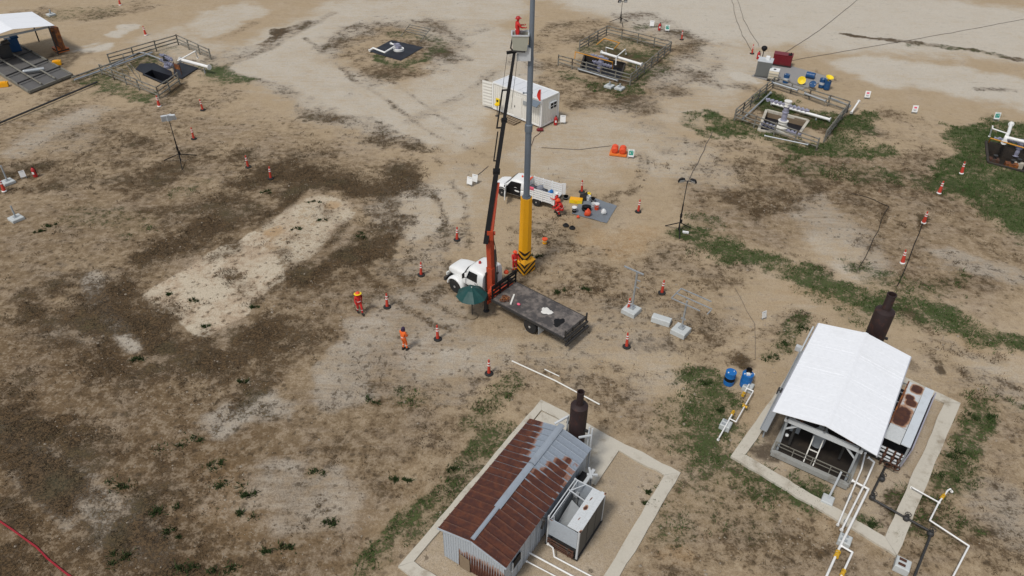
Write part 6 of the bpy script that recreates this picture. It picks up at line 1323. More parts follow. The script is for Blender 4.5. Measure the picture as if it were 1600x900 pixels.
mb = MB(); vs = [G(*p) for p in ((212, 109), (219, 100), (241, 99), (268, 112), (269, 118), (238, 108.4), (224, 115))]; mb.plate([p+Vector((0, 0, .02)) for k, p in enumerate(vs)], .03, (0, 0, 1)); solo(mb, 'pit_liner', M['liner'], 'black cover lying over the back of the upper left cellar', 'sheet', vs[0])
rk = thing('ladder_rack', 'grey metal ladder rack lying beside the black sheet', 'rack', G(640, 62))
A, B_, C_, D_ = [G(*p) for p in ((626, 58), (641, 48), (673, 55), (657, 66))]
for a, b_ in ((A, B_), (D_, C_)):
    mb = MB(); mb.cyl(a+Vector((0, 0, .1)), b_+Vector((0, 0, .75)), .05, n=6); mb.build('side_bar', M['fence'], rk, world=True)
for f in (.45, .62, .8, .98):
    mb = MB(); z = .1+.65*f; mb.cyl(lerp(A, B_, f)+Vector((0, 0, z)), lerp(D_, C_, f)+Vector((0, 0, z)), .05, n=6); mb.build('rung', M['fence'], rk, world=True)
sb = thing('sign_frame', 'orange rusty frame standing inside the upper left fence', 'frame', G(280, 116), R(-35))
mb = MB(); mb.box((0, 0, .8), (.9, .08, .5)); mb.build('board', M['rustorange'], sb)
for x in (-.5, .5):
    mb = MB(); mb.box((x, 0, .6), (.07, .07, 1.2)); mb.build('post', M['ruststeel'], sb)

pipe('flow_line', 'pale pipe lying along the fence before the tipped blue drum', [(1207, 129, .7), (1246, 141, .7)], .11, M['galv'], group=FL)
pipe('flow_line', 'pale pipe lying along the fence below the yellow funnel', [(1258, 146, .6), (1290, 158, .6)], .10, M['galv'], group=FL)
pipe('flow_line', 'pale pipe lying along the fence toward its right corner', [(1296, 152, .7), (1328, 166, .7)], .09, M['galv'], group=FL)
pipe('flow_line', 'short white pipe pair end leaning at the right fence corner', [(1330, 176, .3), (1342, 158, .9)], .09, PW_, group=FL)
for px, py, dx, dy, dz, m_, lb in ((1556, 243, .8, .6, .7, 'ruststeel', 'rusty block standing at the left end of the right edge pit'), (1583, 252, 1.0, .6, .8, 'rustorange', 'brown rusted valve box inside the right edge pit'), (1595, 246, .9, .4, .5, 'concrete', 'pale stained block behind the brown box in the right pit')):
    o = thing('pit_block', lb, 'block', G(px, py)+Vector((0, 0, -1.0)), R(-22)); mb = MB(); mb.box((0, 0, dz/2), (dx, dy, dz)); mb.build('body', M[m_], o); mb = MB(); mb.cyl((0, 0, dz), (0, 0, dz+.3), .12); flange(mb, (0, 0, dz+.3), .2); mb.build('stub', M['dark'], o)
pipe('flow_line', 'grey pipe low along the front of the container side well', [(904, 108, .25), (965, 126, .25)], .09, M['galv'], group=FL)
pipe('flow_line', 'grey pipe inside the left of the cream wellhead pad', [(1160, 186, .3), (1204, 145, .3)], .08, M['galv'], group=FL)
pipe('flow_line', 'thin grey pipe before the cream wellhead cellar', [(1195, 212, .5), (1262, 226, .5)], .06, M['galv'], group=FL)
pipe('flow_line', 'thin white riser pipe beside the container side wellhead', [(947, 82, .2), (947, 74, .9), (958, 77, .9)], .05, PW_, group=FL)
# ------------------------------------------------------------------ equipment beside the fenced well
gz = R(-38)
sl_ = thing('equipment_slab', 'grey concrete slab under the drums and grey cabinet', 'slab', G(1200, 120))
mb = MB(); mb.plate([G(*p) for p in ((1174, 119), (1216, 98), (1300, 122), (1252, 141))], .06, (0, 0, 1)); mb.build('slab', M['gravelpad'], sl_, world=True)
gc = G(1179, 119, .06); cb_ = thing('cabinet', 'grey steel cabinet with a pale littered top beside the red generator', 'cabinet', gc, R(-22))
mb = MB(); mb.box((.75, .7, .85), (1.5, 1.4, 1.6)); mb.build('body', paint('cabinet_grey', (.15, .155, .15), .5, dirt=.2), cb_)
mb = MB(); mb.box((.75, .7, 1.68), (1.56, 1.46, .06)); mb.build('lid', M['lgrey'], cb_)
mb = MB(); mb.box((.75, -.012, .85), (1.3, .03, 1.4)); mb.build('door', paint('cabinet_door_grey', (.135, .14, .135), .5, dirt=.2), cb_)
mb = MB(); mb.box((.75, .7, .03), (1.6, 1.5, .06)); mb.build('base', M['dark'], cb_)
def CB(p): return Vector(cb_.location)+rotz(p, R(-22))
for i, (x, y, dx, dy, dz, m_, lb) in enumerate(((.9, .9, .4, .5, .3, 'white', 'white box standing on the grey cabinet'), (.4, .5, .7, .35, .08, 'lgrey', 'pale flat tray on the grey cabinet'))):
    mb = MB(); mb.box((x, y, 1.71+dz/2), (dx, dy, dz)); mb.box((x, y, 1.72+dz), (dx*.7, dy*.7, .04)); mb.v = [CB(p) for p in mb.v]; solo(mb, 'box', M[m_], lb, 'box', CB((x, y, 1.7)))
gn = thing('generator', 'red enclosed generator behind the grey cabinet', 'generator', G(1203, 103), R(-22))
mb = MB(); mb.box((1.15, .6, .78), (2.0, 1.05, 1.06)); mb.build('enclosure', M['darkred'], gn)
mb = MB(); mb.box((1.15, .6, 1.34), (2.05, 1.1, .07)); mb.build('roof', M['darkred'], gn)
mb = MB(); mb.box((1.85, .5, 1.40), (.4, .6, .06)); mb.cyl((1.9, .5, 1.4), (1.9, .5, 1.62), .06); mb.build('exhaust', M['black'], gn)
for k in range(3):
    mb = MB(); mb.box((.5+k*.65, .06, .78), (.58, .04, .85)); mb.build('side_panel', M['darkred'], gn)
mb = MB(); mb.box((1.15, .6, .14), (2.1, .95, .2)); mb.build('skid', M['dark'], gn)
tk = thing('liquid_tote', 'cream plastic tote in a cage in front of the red generator', 'tote', G(1207, 125), R(-22))
mb = MB(); mb.loft([ring(x, .52, .16, 1.12, 8) for x in (-.5, -.47, .47, .5)]); mb.build('tank', M['tank'], tk)
mb = MB(); mb.box((0, 0, 1.14), (1.02, 1.02, .04)); mb.build('top_plate', M['white'], tk)
mb = MB(); mb.lathe([(.14, 1.16), (.14, 1.2), (.0, 1.22)], n=12); mb.build('cap', M['black'], tk)
for z in (.35, .6, .85):
    mb = MB()
    for a, b_ in (((-.54, -.56, z), (.54, -.56, z)), ((.54, -.56, z), (.54, .56, z)), ((.54, .56, z), (-.54, .56, z)), ((-.54, .56, z), (-.54, -.56, z))): mb.beam(a, b_, .03, .03)
    mb.build('cage_ring', M['galv'], tk)
mb = MB(); mb.box((0, 0, .07), (1.1, 1.1, .14)); mb.build('pallet', M['dark'], tk)
def drum(name, label, loc, mat, band=None, lid=None, tilt=None, group=None, r=.30, h=.9):
    o = thing(name, label, 'drum', loc, random.uniform(0, 6), group); mb = MB()
    mb.lathe([(r*.96, 0), (r, .03), (r, h*.33-.02), (r*1.04, h*.33), (r, h*.33+.02), (r, h*.66-.02), (r*1.04, h*.66), (r, h*.66+.02), (r, h-.03), (r*1.02, h), (r*.94, h), (r*.93, h-.025), (0, h-.025)], n=20)
    mb.build('body', mat, o)
    if band: mb = MB(); mb.lathe([(r*1.012, h*.36), (r*1.012, h*.62)], n=20); mb.build('label_band', band, o)
    for bx, br in ((.6, .04), (-.6, .03)):
        mb = MB(); mb.lathe([(br, h-.03), (br, h+.01), (0, h+.01)], (r*bx, 0, 0), 8); mb.build('bung', lid or M['white'], o)
    if tilt: o.rotation_euler = tilt
    return o
def funnel(label, loc, axis=(0, 0, 1), r=.34):
    mb = MB(); mb.lathe([(.06, -.25), (.07, 0), (r, .16), (r, .20), (r*.85, .18), (.10, .06), (0, .04)], (0, 0, 0), 16, axis); mb.v = [p+Vector(loc) for p in mb.v]
    return solo(mb, 'funnel', M['brightyellow'], label, 'funnel', Vector(loc))
DG = 'blue drums on the slab by the fenced well'
drum('steel_drum', 'blue drum with a white label standing nearest the cream tote', G(1227, 129, .06), M['dkblue'], M['lgrey'], group=DG, r=.30, h=.9)
drum('steel_drum', 'blue drum lying behind the round yellow funnel', G(1263, 121, .06)+Vector((-.3, 0, .33)), M['dkblue'], group=DG, tilt=(R(90), 0, R(60)), r=.33)
drum('steel_drum', 'small blue drum tipped over in front of the slab edge', G(1268, 137, .06)+Vector((0, 0, .33)), M['dkblue'], M['lgrey'], group=DG, tilt=(R(65), 0, R(-20)), r=.33)
d4 = drum('steel_drum', 'blue drum with white label behind the right yellow funnel', G(1283, 136, .06), M['dkblue'], M['lgrey'], group=DG, r=.31, h=.92)
drum('steel_drum', 'dark blue drum under the right yellow funnel', G(1291, 139, .06), M['dkblue'], group=DG, r=.32)
funnel('yellow funnel lying on its side in front of the lying drum', G(1252, 128, .3)+Vector((0, 0, .15)), (-.3, -.8, .5), .42); funnel('yellow funnel resting on the dark blue drum at the slab end', G(1291, 139, .06)+Vector((0, 0, 1.12)), (.1, -.25, 1), .40)
BD = 'blue drums beside the small concrete pipe blocks'
drum('plastic_drum', 'bright blue upright drum with a dark label band', G(1138, 599), M['blue'], M['black'], group=BD, r=.30, h=.92)
bd2 = drum('plastic_drum', 'bright blue upright drum beside the white pipe, carrying a black pail', G(1164, 602), M['blue'], group=BD, r=.32, h=.92)
mb = MB(); c = G(1164, 602)+Vector((.05, .12, .9)); mb.lathe([(.14, 0), (.17, .26), (.15, .26), (.12, .03), (0, .03)], c, 14); solo(mb, 'pail', M['black'], 'black pail set on the lid of the blue drum', 'pail', c)
mb = MB(); c = G(1164, 602)+Vector((-.02, -.08, .9)); mb.box(c+Vector((0, 0, .06)), (.2, .16, .12)); mb.box(c+Vector((0, 0, .13)), (.12, .1, .03)); solo(mb, 'carton', M['white'], 'small white carton on the lid of the blue drum', 'carton', c)

# ------------------------------------------------------------------ concrete blocks and pipe stands
def footing(name, label, px, py, s_=.85, h=.32, rz=R(-38), post=None, group='concrete footings with grey posts', cat='footing'):
    o = thing(name, label, cat, G(px, py), rz, group); mb = MB()
    mb.loft([[Vector((x*k, y*k, z)) for x, y in ((-1, -1), (1, -1), (1, 1), (-1, 1))] for k, z in ((s_/2, 0), (s_/2, h-.04), (s_/2-.04, h))], smooth=False); mb.build('block', M['footing'], o)
    return o
ft = footing('pipe_stand', 'pale footing carrying a tall grey post with one long cross bar', 986, 488, .95, .34)
mb = MB(); mb.box((0, .05, 1.75), (.10, .10, 2.9)); mb.build('post', M['galv'], ft)
mb = MB(); mb.beam((-.95, .05, 3.2), (.45, .05, 3.2), .10, .07); mb.build('cross_bar', M['galv'], ft)
mb = MB(); [mb.beam((0, .05, z), (.3, .05, z), .05, .05) for z in (2.05, 2.6)]; mb.build('peg', M['galv'], ft)
mb = MB(); mb.box((0, .05, .38), (.34, .34, .05)); mb.build('base_plate', M['galv'], ft)
ft = footing('pipe_stand', 'pale footing carrying a grey post with a wide ladder frame on top', 1063, 520, .95, .36)
mb = MB(); mb.box((0, .05, 1.4), (.10, .10, 2.2)); mb.build('post', M['galv'], ft)
A, B_, C_, D_ = [Vector(p) for p in ((-.9, -.25, 2.45), (-.9, 1.0, 2.45), (1.5, 1.0, 2.45), (1.5, -.25, 2.45))]
for a, b_ in ((A, B_), (A, lerp(A, D_, .8)), (B_, lerp(B_, C_, .85)), (D_, lerp(D_, C_, .4)), (lerp(A, B_, .5), lerp(D_, C_, .5))):
    mb = MB(); mb.beam(a, b_, .06, .06); mb.build('frame_bar', M['galv'], ft)
mb = MB(); mb.box((0, .05, .40), (.34, .34, .06)); mb.box((0, .05, 1.1), (.3, .06, .08)); mb.build('base_plate', M['grey'], ft)
mb = MB(); c = G(1033, 503); mb.loft([[rotz(Vector((x, y*k, z)), R(-26)) for y, z in ((-.3, 0), (.3, 0), (.27, .33), (.2, .38), (-.2, .38), (-.27, .33))] for x, k in ((-.6, .96), (-.57, 1), (.57, 1), (.6, .96))], smooth=False); mb.v = [p+c for p in mb.v]; solo(mb, 'concrete_block', M['footing'], 'long pale concrete block lying between the two pipe stands', 'block', c)
ft = footing('pipe_stand', 'pale footing with a long leaning grey post before the white shelter', 1292, 784, .55, .25, TU)
mb = MB(); p1 = G(1315, 737, 1.2)-Vector(ft.location); mb.beam(rotz((0, 0, .2), 0), rotz(p1, -TU), .09, .09); mb.build('post', M['grey'], ft)
for i, (px, py, s_, h, lb) in enumerate(((1168, 608, .55, .34, 'grey block under the white pipe beside the blue drums'), (1133, 668, .55, .36, 'grey block under the white pipe end on the grass'), (1318, 848, .55, .34, 'grey block under the thick white pipe outside the kerb'), (1407, 888, .62, .42, 'pale block with rusty top at the kerb corner'))):
    o = footing('pipe_block', lb, px, py, s_, h, TU, None, 'small concrete blocks carrying pipes', 'block')
    for x in (-.14, .14): mb = MB(); mb.box((x, .05, h+.02), (.12, .3, .05)); mb.build('saddle', M['ruststeel'] if i == 3 else M['grey'], o)
SF = 'small pale footings with short posts'
for i, (px, py, ph_, lb) in enumerate(((13, 286, 1.3, 'footing with a slim leaning post at the left edge'), (26, 343, .9, 'flat footing with a leaning stub post at the left edge'), (952, 136, .35, 'left of two stub footings at the fence behind the container'), (968, 139, .35, 'right of two stub footings at the fence behind the container'), (80, 24, .5, 'footing on the grass behind the white roof at upper left'))):
    o = footing('post_footing', lb, px, py, .85, .22, R(-35), None, SF); mb = MB(); mb.cyl((0, 0, .2), (-.1 if i < 2 else 0, .05, .22+ph_), .09 if i > 1 else .06); mb.build('post', M['grey'], o)
    mb = MB(); mb.box((0, 0, .24), (.3, .3, .04)); mb.build('base_plate', M['grey'], o)

# ------------------------------------------------------------------ floodlight stands
def floodlight(label, px, py, h, rz, lamps, legs=1.3, pale=False):
    o = thing('floodlight_stand', label, 'floodlight', G(px, py), rz, 'floodlights on tripod stands'); mb = MB()
    mb.cyl((0, 0, .1), (0, 0, h*.55), .05, n=8); mb.build('lower_pole', M['black'], o); mb = MB(); mb.cyl((0, 0, h*.5), (0, 0, h), .032, n=8); mb.build('upper_pole', M['dark'], o)
    for k in range(3):
        a = 2*math.pi*k/3+.5; mb = MB(); mb.beam((0, 0, .75), (legs*math.cos(a), legs*math.sin(a), .03), .06, .06); mb.build('leg', M['black'], o)
    mb = MB(); mb.lathe([(.08, 0), (.09, .3), (.05, .35)], (0, 0, h*.28), 8); mb.box((.08, 0, h*.2), (.14, .1, .3)); mb.build('winch', M['black'], o)
    mb = MB(); mb.beam((-.42, 0, h), (.42, 0, h), .05, .05); mb.build('cross_arm', M['dark'], o)
    for x, tilt, yaw in lamps:
        Mx = Matrix.Rotation(yaw, 4, 'Z') @ Matrix.Rotation(tilt, 4, 'X'); hd = MB(); kz = 1.55 if pale else 1.0; hd.box((0, 0, 0), (.42, .16, .34*kz), 0, Mx); hd.box(Mx @ Vector((0, .1, 0)), (.3, .06, .24*kz), 0, Mx); hd.v = [p+Vector((x, 0, h+.02)) for p in hd.v]; ho = hd.build('lamp', M['lgrey'] if pale else M['black'], o)
        gl = MB(); gl.box(Mx @ Vector((0, -.085, 0)), (.36, .012, .28*kz), 0, Mx); gl.v = [p+Vector((x, 0, h+.02)) for p in gl.v]; gl.build('lens', M['lgrey'], ho)
    return o
floodlight('tripod floodlight with two pale lamps near the left fence', 283, 253, 4.0, R(25), [(-.34, R(15), .1), (.34, R(25), -.25), (.05, R(5), .4)], 1.5, True)
floodlight('tripod floodlight with two dark lamps in front of the green strip', 1060, 361, 4.25, R(-5), [(-.42, R(30), .35), (.42, R(38), -.6)], 1.1)
floodlight('tripod floodlight behind the fence of the container side well', 969, 37, 2.75, R(10), [(-.35, R(20), .3), (.4, R(20), -.3)], 1.4)

# ------------------------------------------------------------------ delineator posts
def delineator(white_foot=False):
    o = thing('delineator_post', '', 'delineator'); mb = MB()
    mb.lathe([(.26, 0), (.26, .05), (.19, .09), (.1, .10)] if not white_foot else [(.19, 0), (.19, .05), (.16, .09), (.1, .10)], n=10); mb.build('base', M['rubber'] if not white_foot else M['pipewhite'], o)
    mb = MB(); mb.lathe([(.105, .09), (.085, .5), (.07, .92), (.05, 1.0)] if not white_foot else [(.15, .09), (.11, .5), (.07, .92), (.05, 1.0)], n=10); mb.build('post', M['conered'], o)
    for z, r in ((.66, .084), (.84, .077)):
        if white_foot: r += .012
        mb = MB(); mb.lathe([(r+.004, z), (r, z+.075)], n=10); mb.build('band', M['pipewhite'], o)
    mb = MB(); mb.lathe([(.03, 1.0), (.055, 1.03), (.05, 1.09), (0, 1.1)], n=8); mb.build('handle', M['conered'], o); return o
dA, dB = delineator(), delineator(True)
DL = [(714, 375, 0, 'red delineator post on the pale gravel left of the boom'), (658, 430, 0, 'red delineator post midway left of the truck cab'), (605, 480, 0, 'red delineator post right of the person in the yellow hat'), (684, 530, 0, 'red delineator post right of the person in orange'), (764, 584, 0, 'red delineator post nearest the tin shed'), (979, 542, 0, 'red delineator post behind the truck tail'), (1034, 458, 0, 'red delineator post between the two pipe stands'), (997, 331, 0, 'red delineator post right of the grey tarp'), (909, 300, 0, 'red delineator post behind the pickup'), (981, 486, 0, 'red delineator post tucked against the pale footing'), (423, 279, 0, 'red delineator post right end of the dark grass row'), (388, 261, 0, 'red delineator post second in the dark grass row'), (303, 217, 0, 'red delineator post right of the left floodlight'), (317, 172, 0, 'red delineator post above the left floodlight'), (249, 166, 1, 'red delineator post at the corner of the crooked fence'), (228, 55, 1, 'red delineator post behind the crooked fence'), (1065, 62, 0, 'red delineator post right of the green sign far back'), (1175, 84, 0, 'red delineator post left of the red generator'), (188, 8, 1, 'red delineator post at the upper edge of the yard'), (7, 299, 1, 'red delineator post cut by the left edge'), (1502, 271, 1, 'red delineator post left of the right edge pit'), (1467, 302, 1, 'red delineator post on the grass below the right pit'), (1443, 348, 1, 'red delineator post at the head of the long black hose'), (1410, 411, 1, 'red delineator post halfway along the long black hose')]
used = set()
for px, py, k, lb in DL:
    src = dB if k else dA; g = G(px, py)
    if k not in used: used.add(k); o = src; o.location = g; o['label'] = lb; o['group'] = 'red delineator posts round the yard'
    else: o = dup(src, g, random.uniform(0, 6), lb, 'red delineator posts round the yard')
    o.rotation_euler = (random.uniform(-.05, .05), random.uniform(-.05, .05)+(.12 if px > 1400 else 0), random.uniform(0, 6))

# ------------------------------------------------------------------ small signs
def sign(label, px, py, kind='green', rz=R(-10), s_=1.0, group='small white signs standing on the ground', lean=R(-14)):
    o = thing('ground_sign', label, 'sign', G(px, py), rz, group); Mx = Matrix.Rotation(lean, 4, 'X')
    bd_ = MB(); bd_.box((0, 0, .5*s_), (.52*s_, .025, .66*s_), 0); bd_.v = [Mx @ p for p in bd_.v]; b_ = bd_.build('board', M['white'], o)
    for x in (-.2, .2):
        mb = MB(); mb.beam((x*s_, .02, .2*s_), (x*s_, .25*s_, 0), .03, .03); mb.beam((x*s_, 0, 0), (x*s_, .02, .2*s_), .03, .03); mb.build('leg', M['grey'], o)
    def pr(x, z, w_, h, m_):
        q = MB(); q.box((x*s_, -.018, z*s_), (w_*s_, .012, h*s_)); q.v = [Mx @ p for p in q.v]; q.build('print', M[m_], b_)
    if kind == 'green':
        pr(0, .5, .40, .36, 'signgreen'); pr(-.08, .5, .1, .14, 'white'); pr(.1, .56, .1, .1, 'white'); pr(0, .76, .3, .04, 'signgreen')
    elif kind == 'red': pr(0, .62, .26, .16, 'pink'); pr(0, .4, .3, .05, 'grey'); pr(0, .32, .24, .04, 'grey')
    elif kind == 'plain': pr(0, .74, .3, .03, 'grey')
    return o
sign('white sign with green print beside the orange barrels', 985, 248); sign('white sign with green print behind the container side well', 1042, 50); sign('white sign with green print above the right edge pit', 1556, 189)
sign('plain white sign left of the red extinguisher far back', 1018, 43, 'plain'); sign('white sign with red print at the corner of the drum side fence', 1354, 155, 'red'); sign('white sign with red print standing alone on the pale road', 1428, 178, 'red')
sign('white sign leaning by the container corner', 879, 194, 'plain', R(-5))
sign('pale two leaf sign left of the crane boom', 733, 291, 'plain', R(-25), .95); sign('pale sign leaf standing against the one left of the boom', 741, 287, 'plain', R(-25), .95)
sign('grey folding board standing at the left edge', 38, 279, 'plain', R(40), .8); sign('pale blue bag like board on the sand left of the white shelter', 1194, 499, 'plain', R(30), .7)
def extinguisher(label, px, py):
    o = thing('fire_extinguisher', label, 'extinguisher', G(px, py), 0, 'red fire extinguishers'); mb = MB(); mb.lathe([(.16, 0), (.17, .05), (.17, .62), (.12, .74), (.05, .80), (.05, .86)], n=14); mb.build('cylinder', M['red'], o); mb = MB(); mb.box((.03, 0, .89), (.16, .06, .06)); mb.tube([(.08, 0, .86), (.2, 0, .7), (.19, 0, .3)], .02, 6); mb.build('valve', M['black'], o); mb = MB(); mb.box((0, -.17, .4), (.16, .012, .2)); mb.build('label_plate', M['white'], o); return o
extinguisher('red fire extinguisher between container corner and white sign', 868, 195); extinguisher('red fire extinguisher between the two far signs', 1030, 47); extinguisher('red fire extinguisher beside the grey cabinet', 1184, 92); extinguisher('red fire extinguisher lying in the dark grass at left', 56, 276)
mb = MB(); c = G(1190, 95); mb.cyl(c, c+Vector((0, 0, 1.3)), .05); mb.ball(c+Vector((0, 0, 1.45)), .34, 12, 8, (1, 1, .8)); mb.box(c+Vector((0, 0, 1.2)), (.3, .3, .1)); solo(mb, 'hose_reel', M['black'], 'round black hose reel on a short post behind the grey cabinet', 'reel', c)

# orange barrels on a pallet
op = thing('spill_pallet', 'flat orange pallet under the two orange barrels', 'pallet', G(966, 241), R(-12))
mb = MB(); mb.box((0, 0, .1), (1.5, .95, .14)); mb.build('tray', paint('pallet_orange', (.75, .19, .03), .6, dirt=.3), op)
mb = MB()
for x in (-.55, 0, .55): mb.box((x, 0, .02), (.2, .9, .04))
mb.build('foot', M['dark'], op)
for i, x in enumerate((-.34, .36)):
    p = Vector(op.location)+rotz((x, .02, .17), R(-12)); o = thing('orange_barrel', ['left of two orange barrels lying on the orange pallet', 'right of two orange barrels lying on the orange pallet'][i], 'barrel', p, R(-12), 'orange barrels on the pallet'); mb = MB()
    mb.lathe([(.2, 0), (.29, .06), (.3, .3), (.285, .32), (.3, .34), (.3, .62), (.24, .72), (.1, .76), (0, .76)], (0, -.38, .3), 18, (0, 1, .12)); mb.build('shell', M['orange'], o); mb = MB(); mb.torus((0, -.1, .34), .3, .02, (0, 1, .12), 16, 5); mb.build('hoop', M['crane'], o)

# ------------------------------------------------------------------ tarp with tools by the pickup
tp = thing('ground_tarp', 'grey tarp spread on the ground right of the pickup', 'tarp', G(925, 335)); TQ = [G(*p) for p in ((893, 334), (915, 305), (964, 322), (948, 349))]
mb = MB(); N = 12; vs = [lerp(lerp(TQ[0], TQ[1], i/N), lerp(TQ[3], TQ[2], i/N), j/N)+Vector((0, 0, .03+.02*math.sin(i*2.3+j*1.1)+.015*math.sin(j*3.1))) for j in range(N+1) for i in range(N+1)]
mb.add(vs, [(j*(N+1)+i, j*(N+1)+i+1, (j+1)*(N+1)+i+1, (j+1)*(N+1)+i) for j in range(N) for i in range(N)], True); mb.build('sheet', M['canvas'], tp, world=True)
def bucket(label, px, py, mat, r=.17, h=.36, rim=None, z=.04, name='bucket'):
    o = thing(name, label, 'bucket', G(px, py, z), 0, 'buckets on and near the grey tarp'); mb = MB(); mb.lathe([(r*.85, 0), (r, h), (r*.93, h), (r*.8, .03), (0, .03)], n=14); mb.build('pail', mat, o)
    if rim: mb = MB(); mb.lathe([(r*1.06, h-.04), (r*1.06, h+.02), (0, h+.02)], n=14); mb.build('lid', rim, o)
    mb = MB(); mb.tube([(r, 0, h*.9), (r*.8, -r*.9, h*.7), (0, -r*1.25, h*.6), (-r*.8, -r*.9, h*.7), (-r, 0, h*.9)], .012, 5); mb.build('handle', M['galv'], o); return o
bucket('black bucket with a white lid at the left end of the tarp', 897, 331, M['black'], .19, .42, M['white']); bucket('red bucket with a white lid on the tarp', 932, 327, M['orange'], .19, .5, M['white']); bucket('white bucket behind the black reel', 927, 322, M['white'], .17, .3)
bucket('white pail on top of the tool pile', 919, 312, M['white'], .2, .36); bucket('orange bucket standing alone right of the mast foot', 851, 380, M['yellow'], .19, .38, M['orange'], 0)
bucket('black pail behind the white pail in the tool pile', 926, 315, M['black'], .18, .34); bucket('black bucket by the pickup tail', 884, 311, M['black'], .2, .3, None, 0)
mb = MB(); c = G(916, 328, .05); mb.torus(c+Vector((0, 0, .32)), .26, .1, (0, .3, 1), 18, 8); mb.torus(c+Vector((0, 0, .12)), .28, .1, (0, 0, 1), 18, 8); mb.ball(c+Vector((0, 0, .2)), .24, 10, 6); solo(mb, 'hose_coil', M['black'], 'black coiled hose in the middle of the tarp', 'hose', c)
cs = thing('tool_case', 'yellow flat case behind the tarp', 'case', G(900, 316, 0), R(-12)); mb = MB(); mb.box((0, 0, .16), (1.0, .5, .3)); mb.build('body', M['brightyellow'], cs); mb = MB(); mb.box((0, -.26, .2), (.2, .03, .06)); mb.box((0, 0, .32), (.96, .46, .03)); mb.build('lid', M['yellow'], cs)
mb = MB(); c = G(911, 312, .03); mb.box(c+Vector((0, 0, .25)), (.5, .35, .45), R(-20)); mb.box(c+Vector((.05, .05, .5)), (.55, .3, .08), R(10)); mb.cyl(c+Vector((-.2, 0, .5)), c+Vector((.3, .1, .62)), .05); solo(mb, 'tool_box', M['dark'], 'dark tool box behind the coiled hose', 'tool box', c)
mb = MB(); c = G(918, 306, .0); mb.box(c+Vector((0, 0, .12)), (.5, .3, .22), R(-15)); mb.cyl(c+Vector((-.1, 0, .22)), c+Vector((.15, 0, .34)), .05); solo(mb, 'yellow_box', M['brightyellow'], 'small yellow box at the back of the tool pile', 'box', c)
mb = blob(G(943, 334, .05), .24, .2, .26, 11); solo(mb, 'white_sack', M['white'], 'white crumpled sack alone on the right of the tarp', 'sack', G(943, 334, .05))
mb = blob(G(918, 336, .05), .26, .22, .3, 12); solo(mb, 'orange_vest', M['orange'], 'orange crumpled vest at the front of the tarp', 'vest', G(918, 336, .05))
mb = blob(G(903, 340, .02), .12, .1, .12, 13); solo(mb, 'orange_glove', M['orange'], 'small orange glove on the earth before the tarp', 'glove', G(903, 340, .02))
for i, (px, py) in enumerate(((884, 353), (894, 357))):
    mb = MB(); c = G(px, py); mb.torus(c+Vector((0, 0, .06)), .17, .07, (0, 0, 1), 16, 6); mb.torus(c+Vector((0, 0, .14)), .13, .04, (0, 0, 1), 14, 5); solo(mb, 'rubber_ring', M['rubber'], ['left of two black rubber rings on the earth', 'right of two black rubber rings on the earth'][i], 'ring', c, 'black rubber rings before the tarp')
mb = MB(); c = G(1071, 364); mb.box(c+Vector((0, 0, .06)), (.45, .16, .12), R(-12)); mb.box(c+Vector((0, 0, .13)), (.4, .12, .02), R(-12)); solo(mb, 'white_block', M['white'], 'small white block at the foot of the central floodlight', 'block', c)

# ------------------------------------------------------------------ hoses, cables, lines lying on the ground
def ground_line(name, label, cat, pts, r, mat, z=None, wob=.05, n=6):
    z = r*.8 if z is None else z; P_ = []; W = [G(*p) for p in pts]; rs = np.random.RandomState(int(abs(W[0].x*31+W[0].y*17)) % 9999)
    for a, b_ in zip(W[:-1], W[1:]):
        k = max(2, int((b_-a).length/1.2))
        for i in range(k): P_.append(lerp(a, b_, i/k)+Vector((rs.normal(0, wob), rs.normal(0, wob), z)))
    P_.append(W[-1]+Vector((0, 0, z))); mb = MB(); mb.tube(P_, r, n); return solo(mb, name, mat, label, cat, W[0])
ground_line('red_rope', 'red hose lying across the lower left corner', 'hose', [(-20, 800), (0, 813), (40, 843), (75, 872), (130, 915)], .045, M['redhose'], wob=.03)
ground_line('black_hose', 'long black hose on the dry grass behind the maroon stack', 'hose', [(1447, 340), (1436, 365), (1422, 400), (1402, 447)], .03, M['black']); ground_line('black_hose', 'shorter black hose left of the long one', 'hose', [(1330, 302), (1365, 312), (1389, 323), (1372, 360), (1342, 418)], .022, M['black'])
ground_line('cable', 'dark cable curving down to the red generator from the upper edge', 'cable', [(1143, -5), (1149, 25), (1160, 55), (1176, 82)], .025, M['hosegrey']); ground_line('cable', 'second dark cable beside the curving one', 'cable', [(1151, -5), (1162, 30), (1186, 73)], .022, M['hosegrey'])
ground_line('cable', 'straight dark cable from the generator to the upper edge', 'cable', [(1215, 90), (1280, 48), (1345, -4)], .026, M['hosegrey'], wob=.03); ground_line('cable', 'thin cable from the generator across the pale road', 'cable', [(1228, 96), (1320, 80), (1425, 62), (1520, 45), (1600, 30)], .022, M['hosegrey'])
ground_line('cable', 'thin cable from the central floodlight up the yard', 'cable', [(1072, 290), (1095, 245), (1113, 207)], .025, M['hosegrey']); ground_line('cable', 'thin cable across the earth below the container', 'cable', [(846, 230), (905, 234), (955, 228)], .02, M['hosegrey']); ground_line('cable', 'thin dark cable beside the boom near the two leaf sign', 'cable', [(733, 286), (748, 272), (763, 260)], .025, M['hosegrey'])
ground_line('cable', 'orange brown cable from the flag base toward the pickup', 'cable', [(846, 204), (835, 215), (828, 232)], .025, M['ruststeel']); ground_line('cable', 'thin dark cable down the left of the white shelter', 'cable', [(1148, 450), (1178, 505), (1180, 560)], .012, M['hosegrey'])
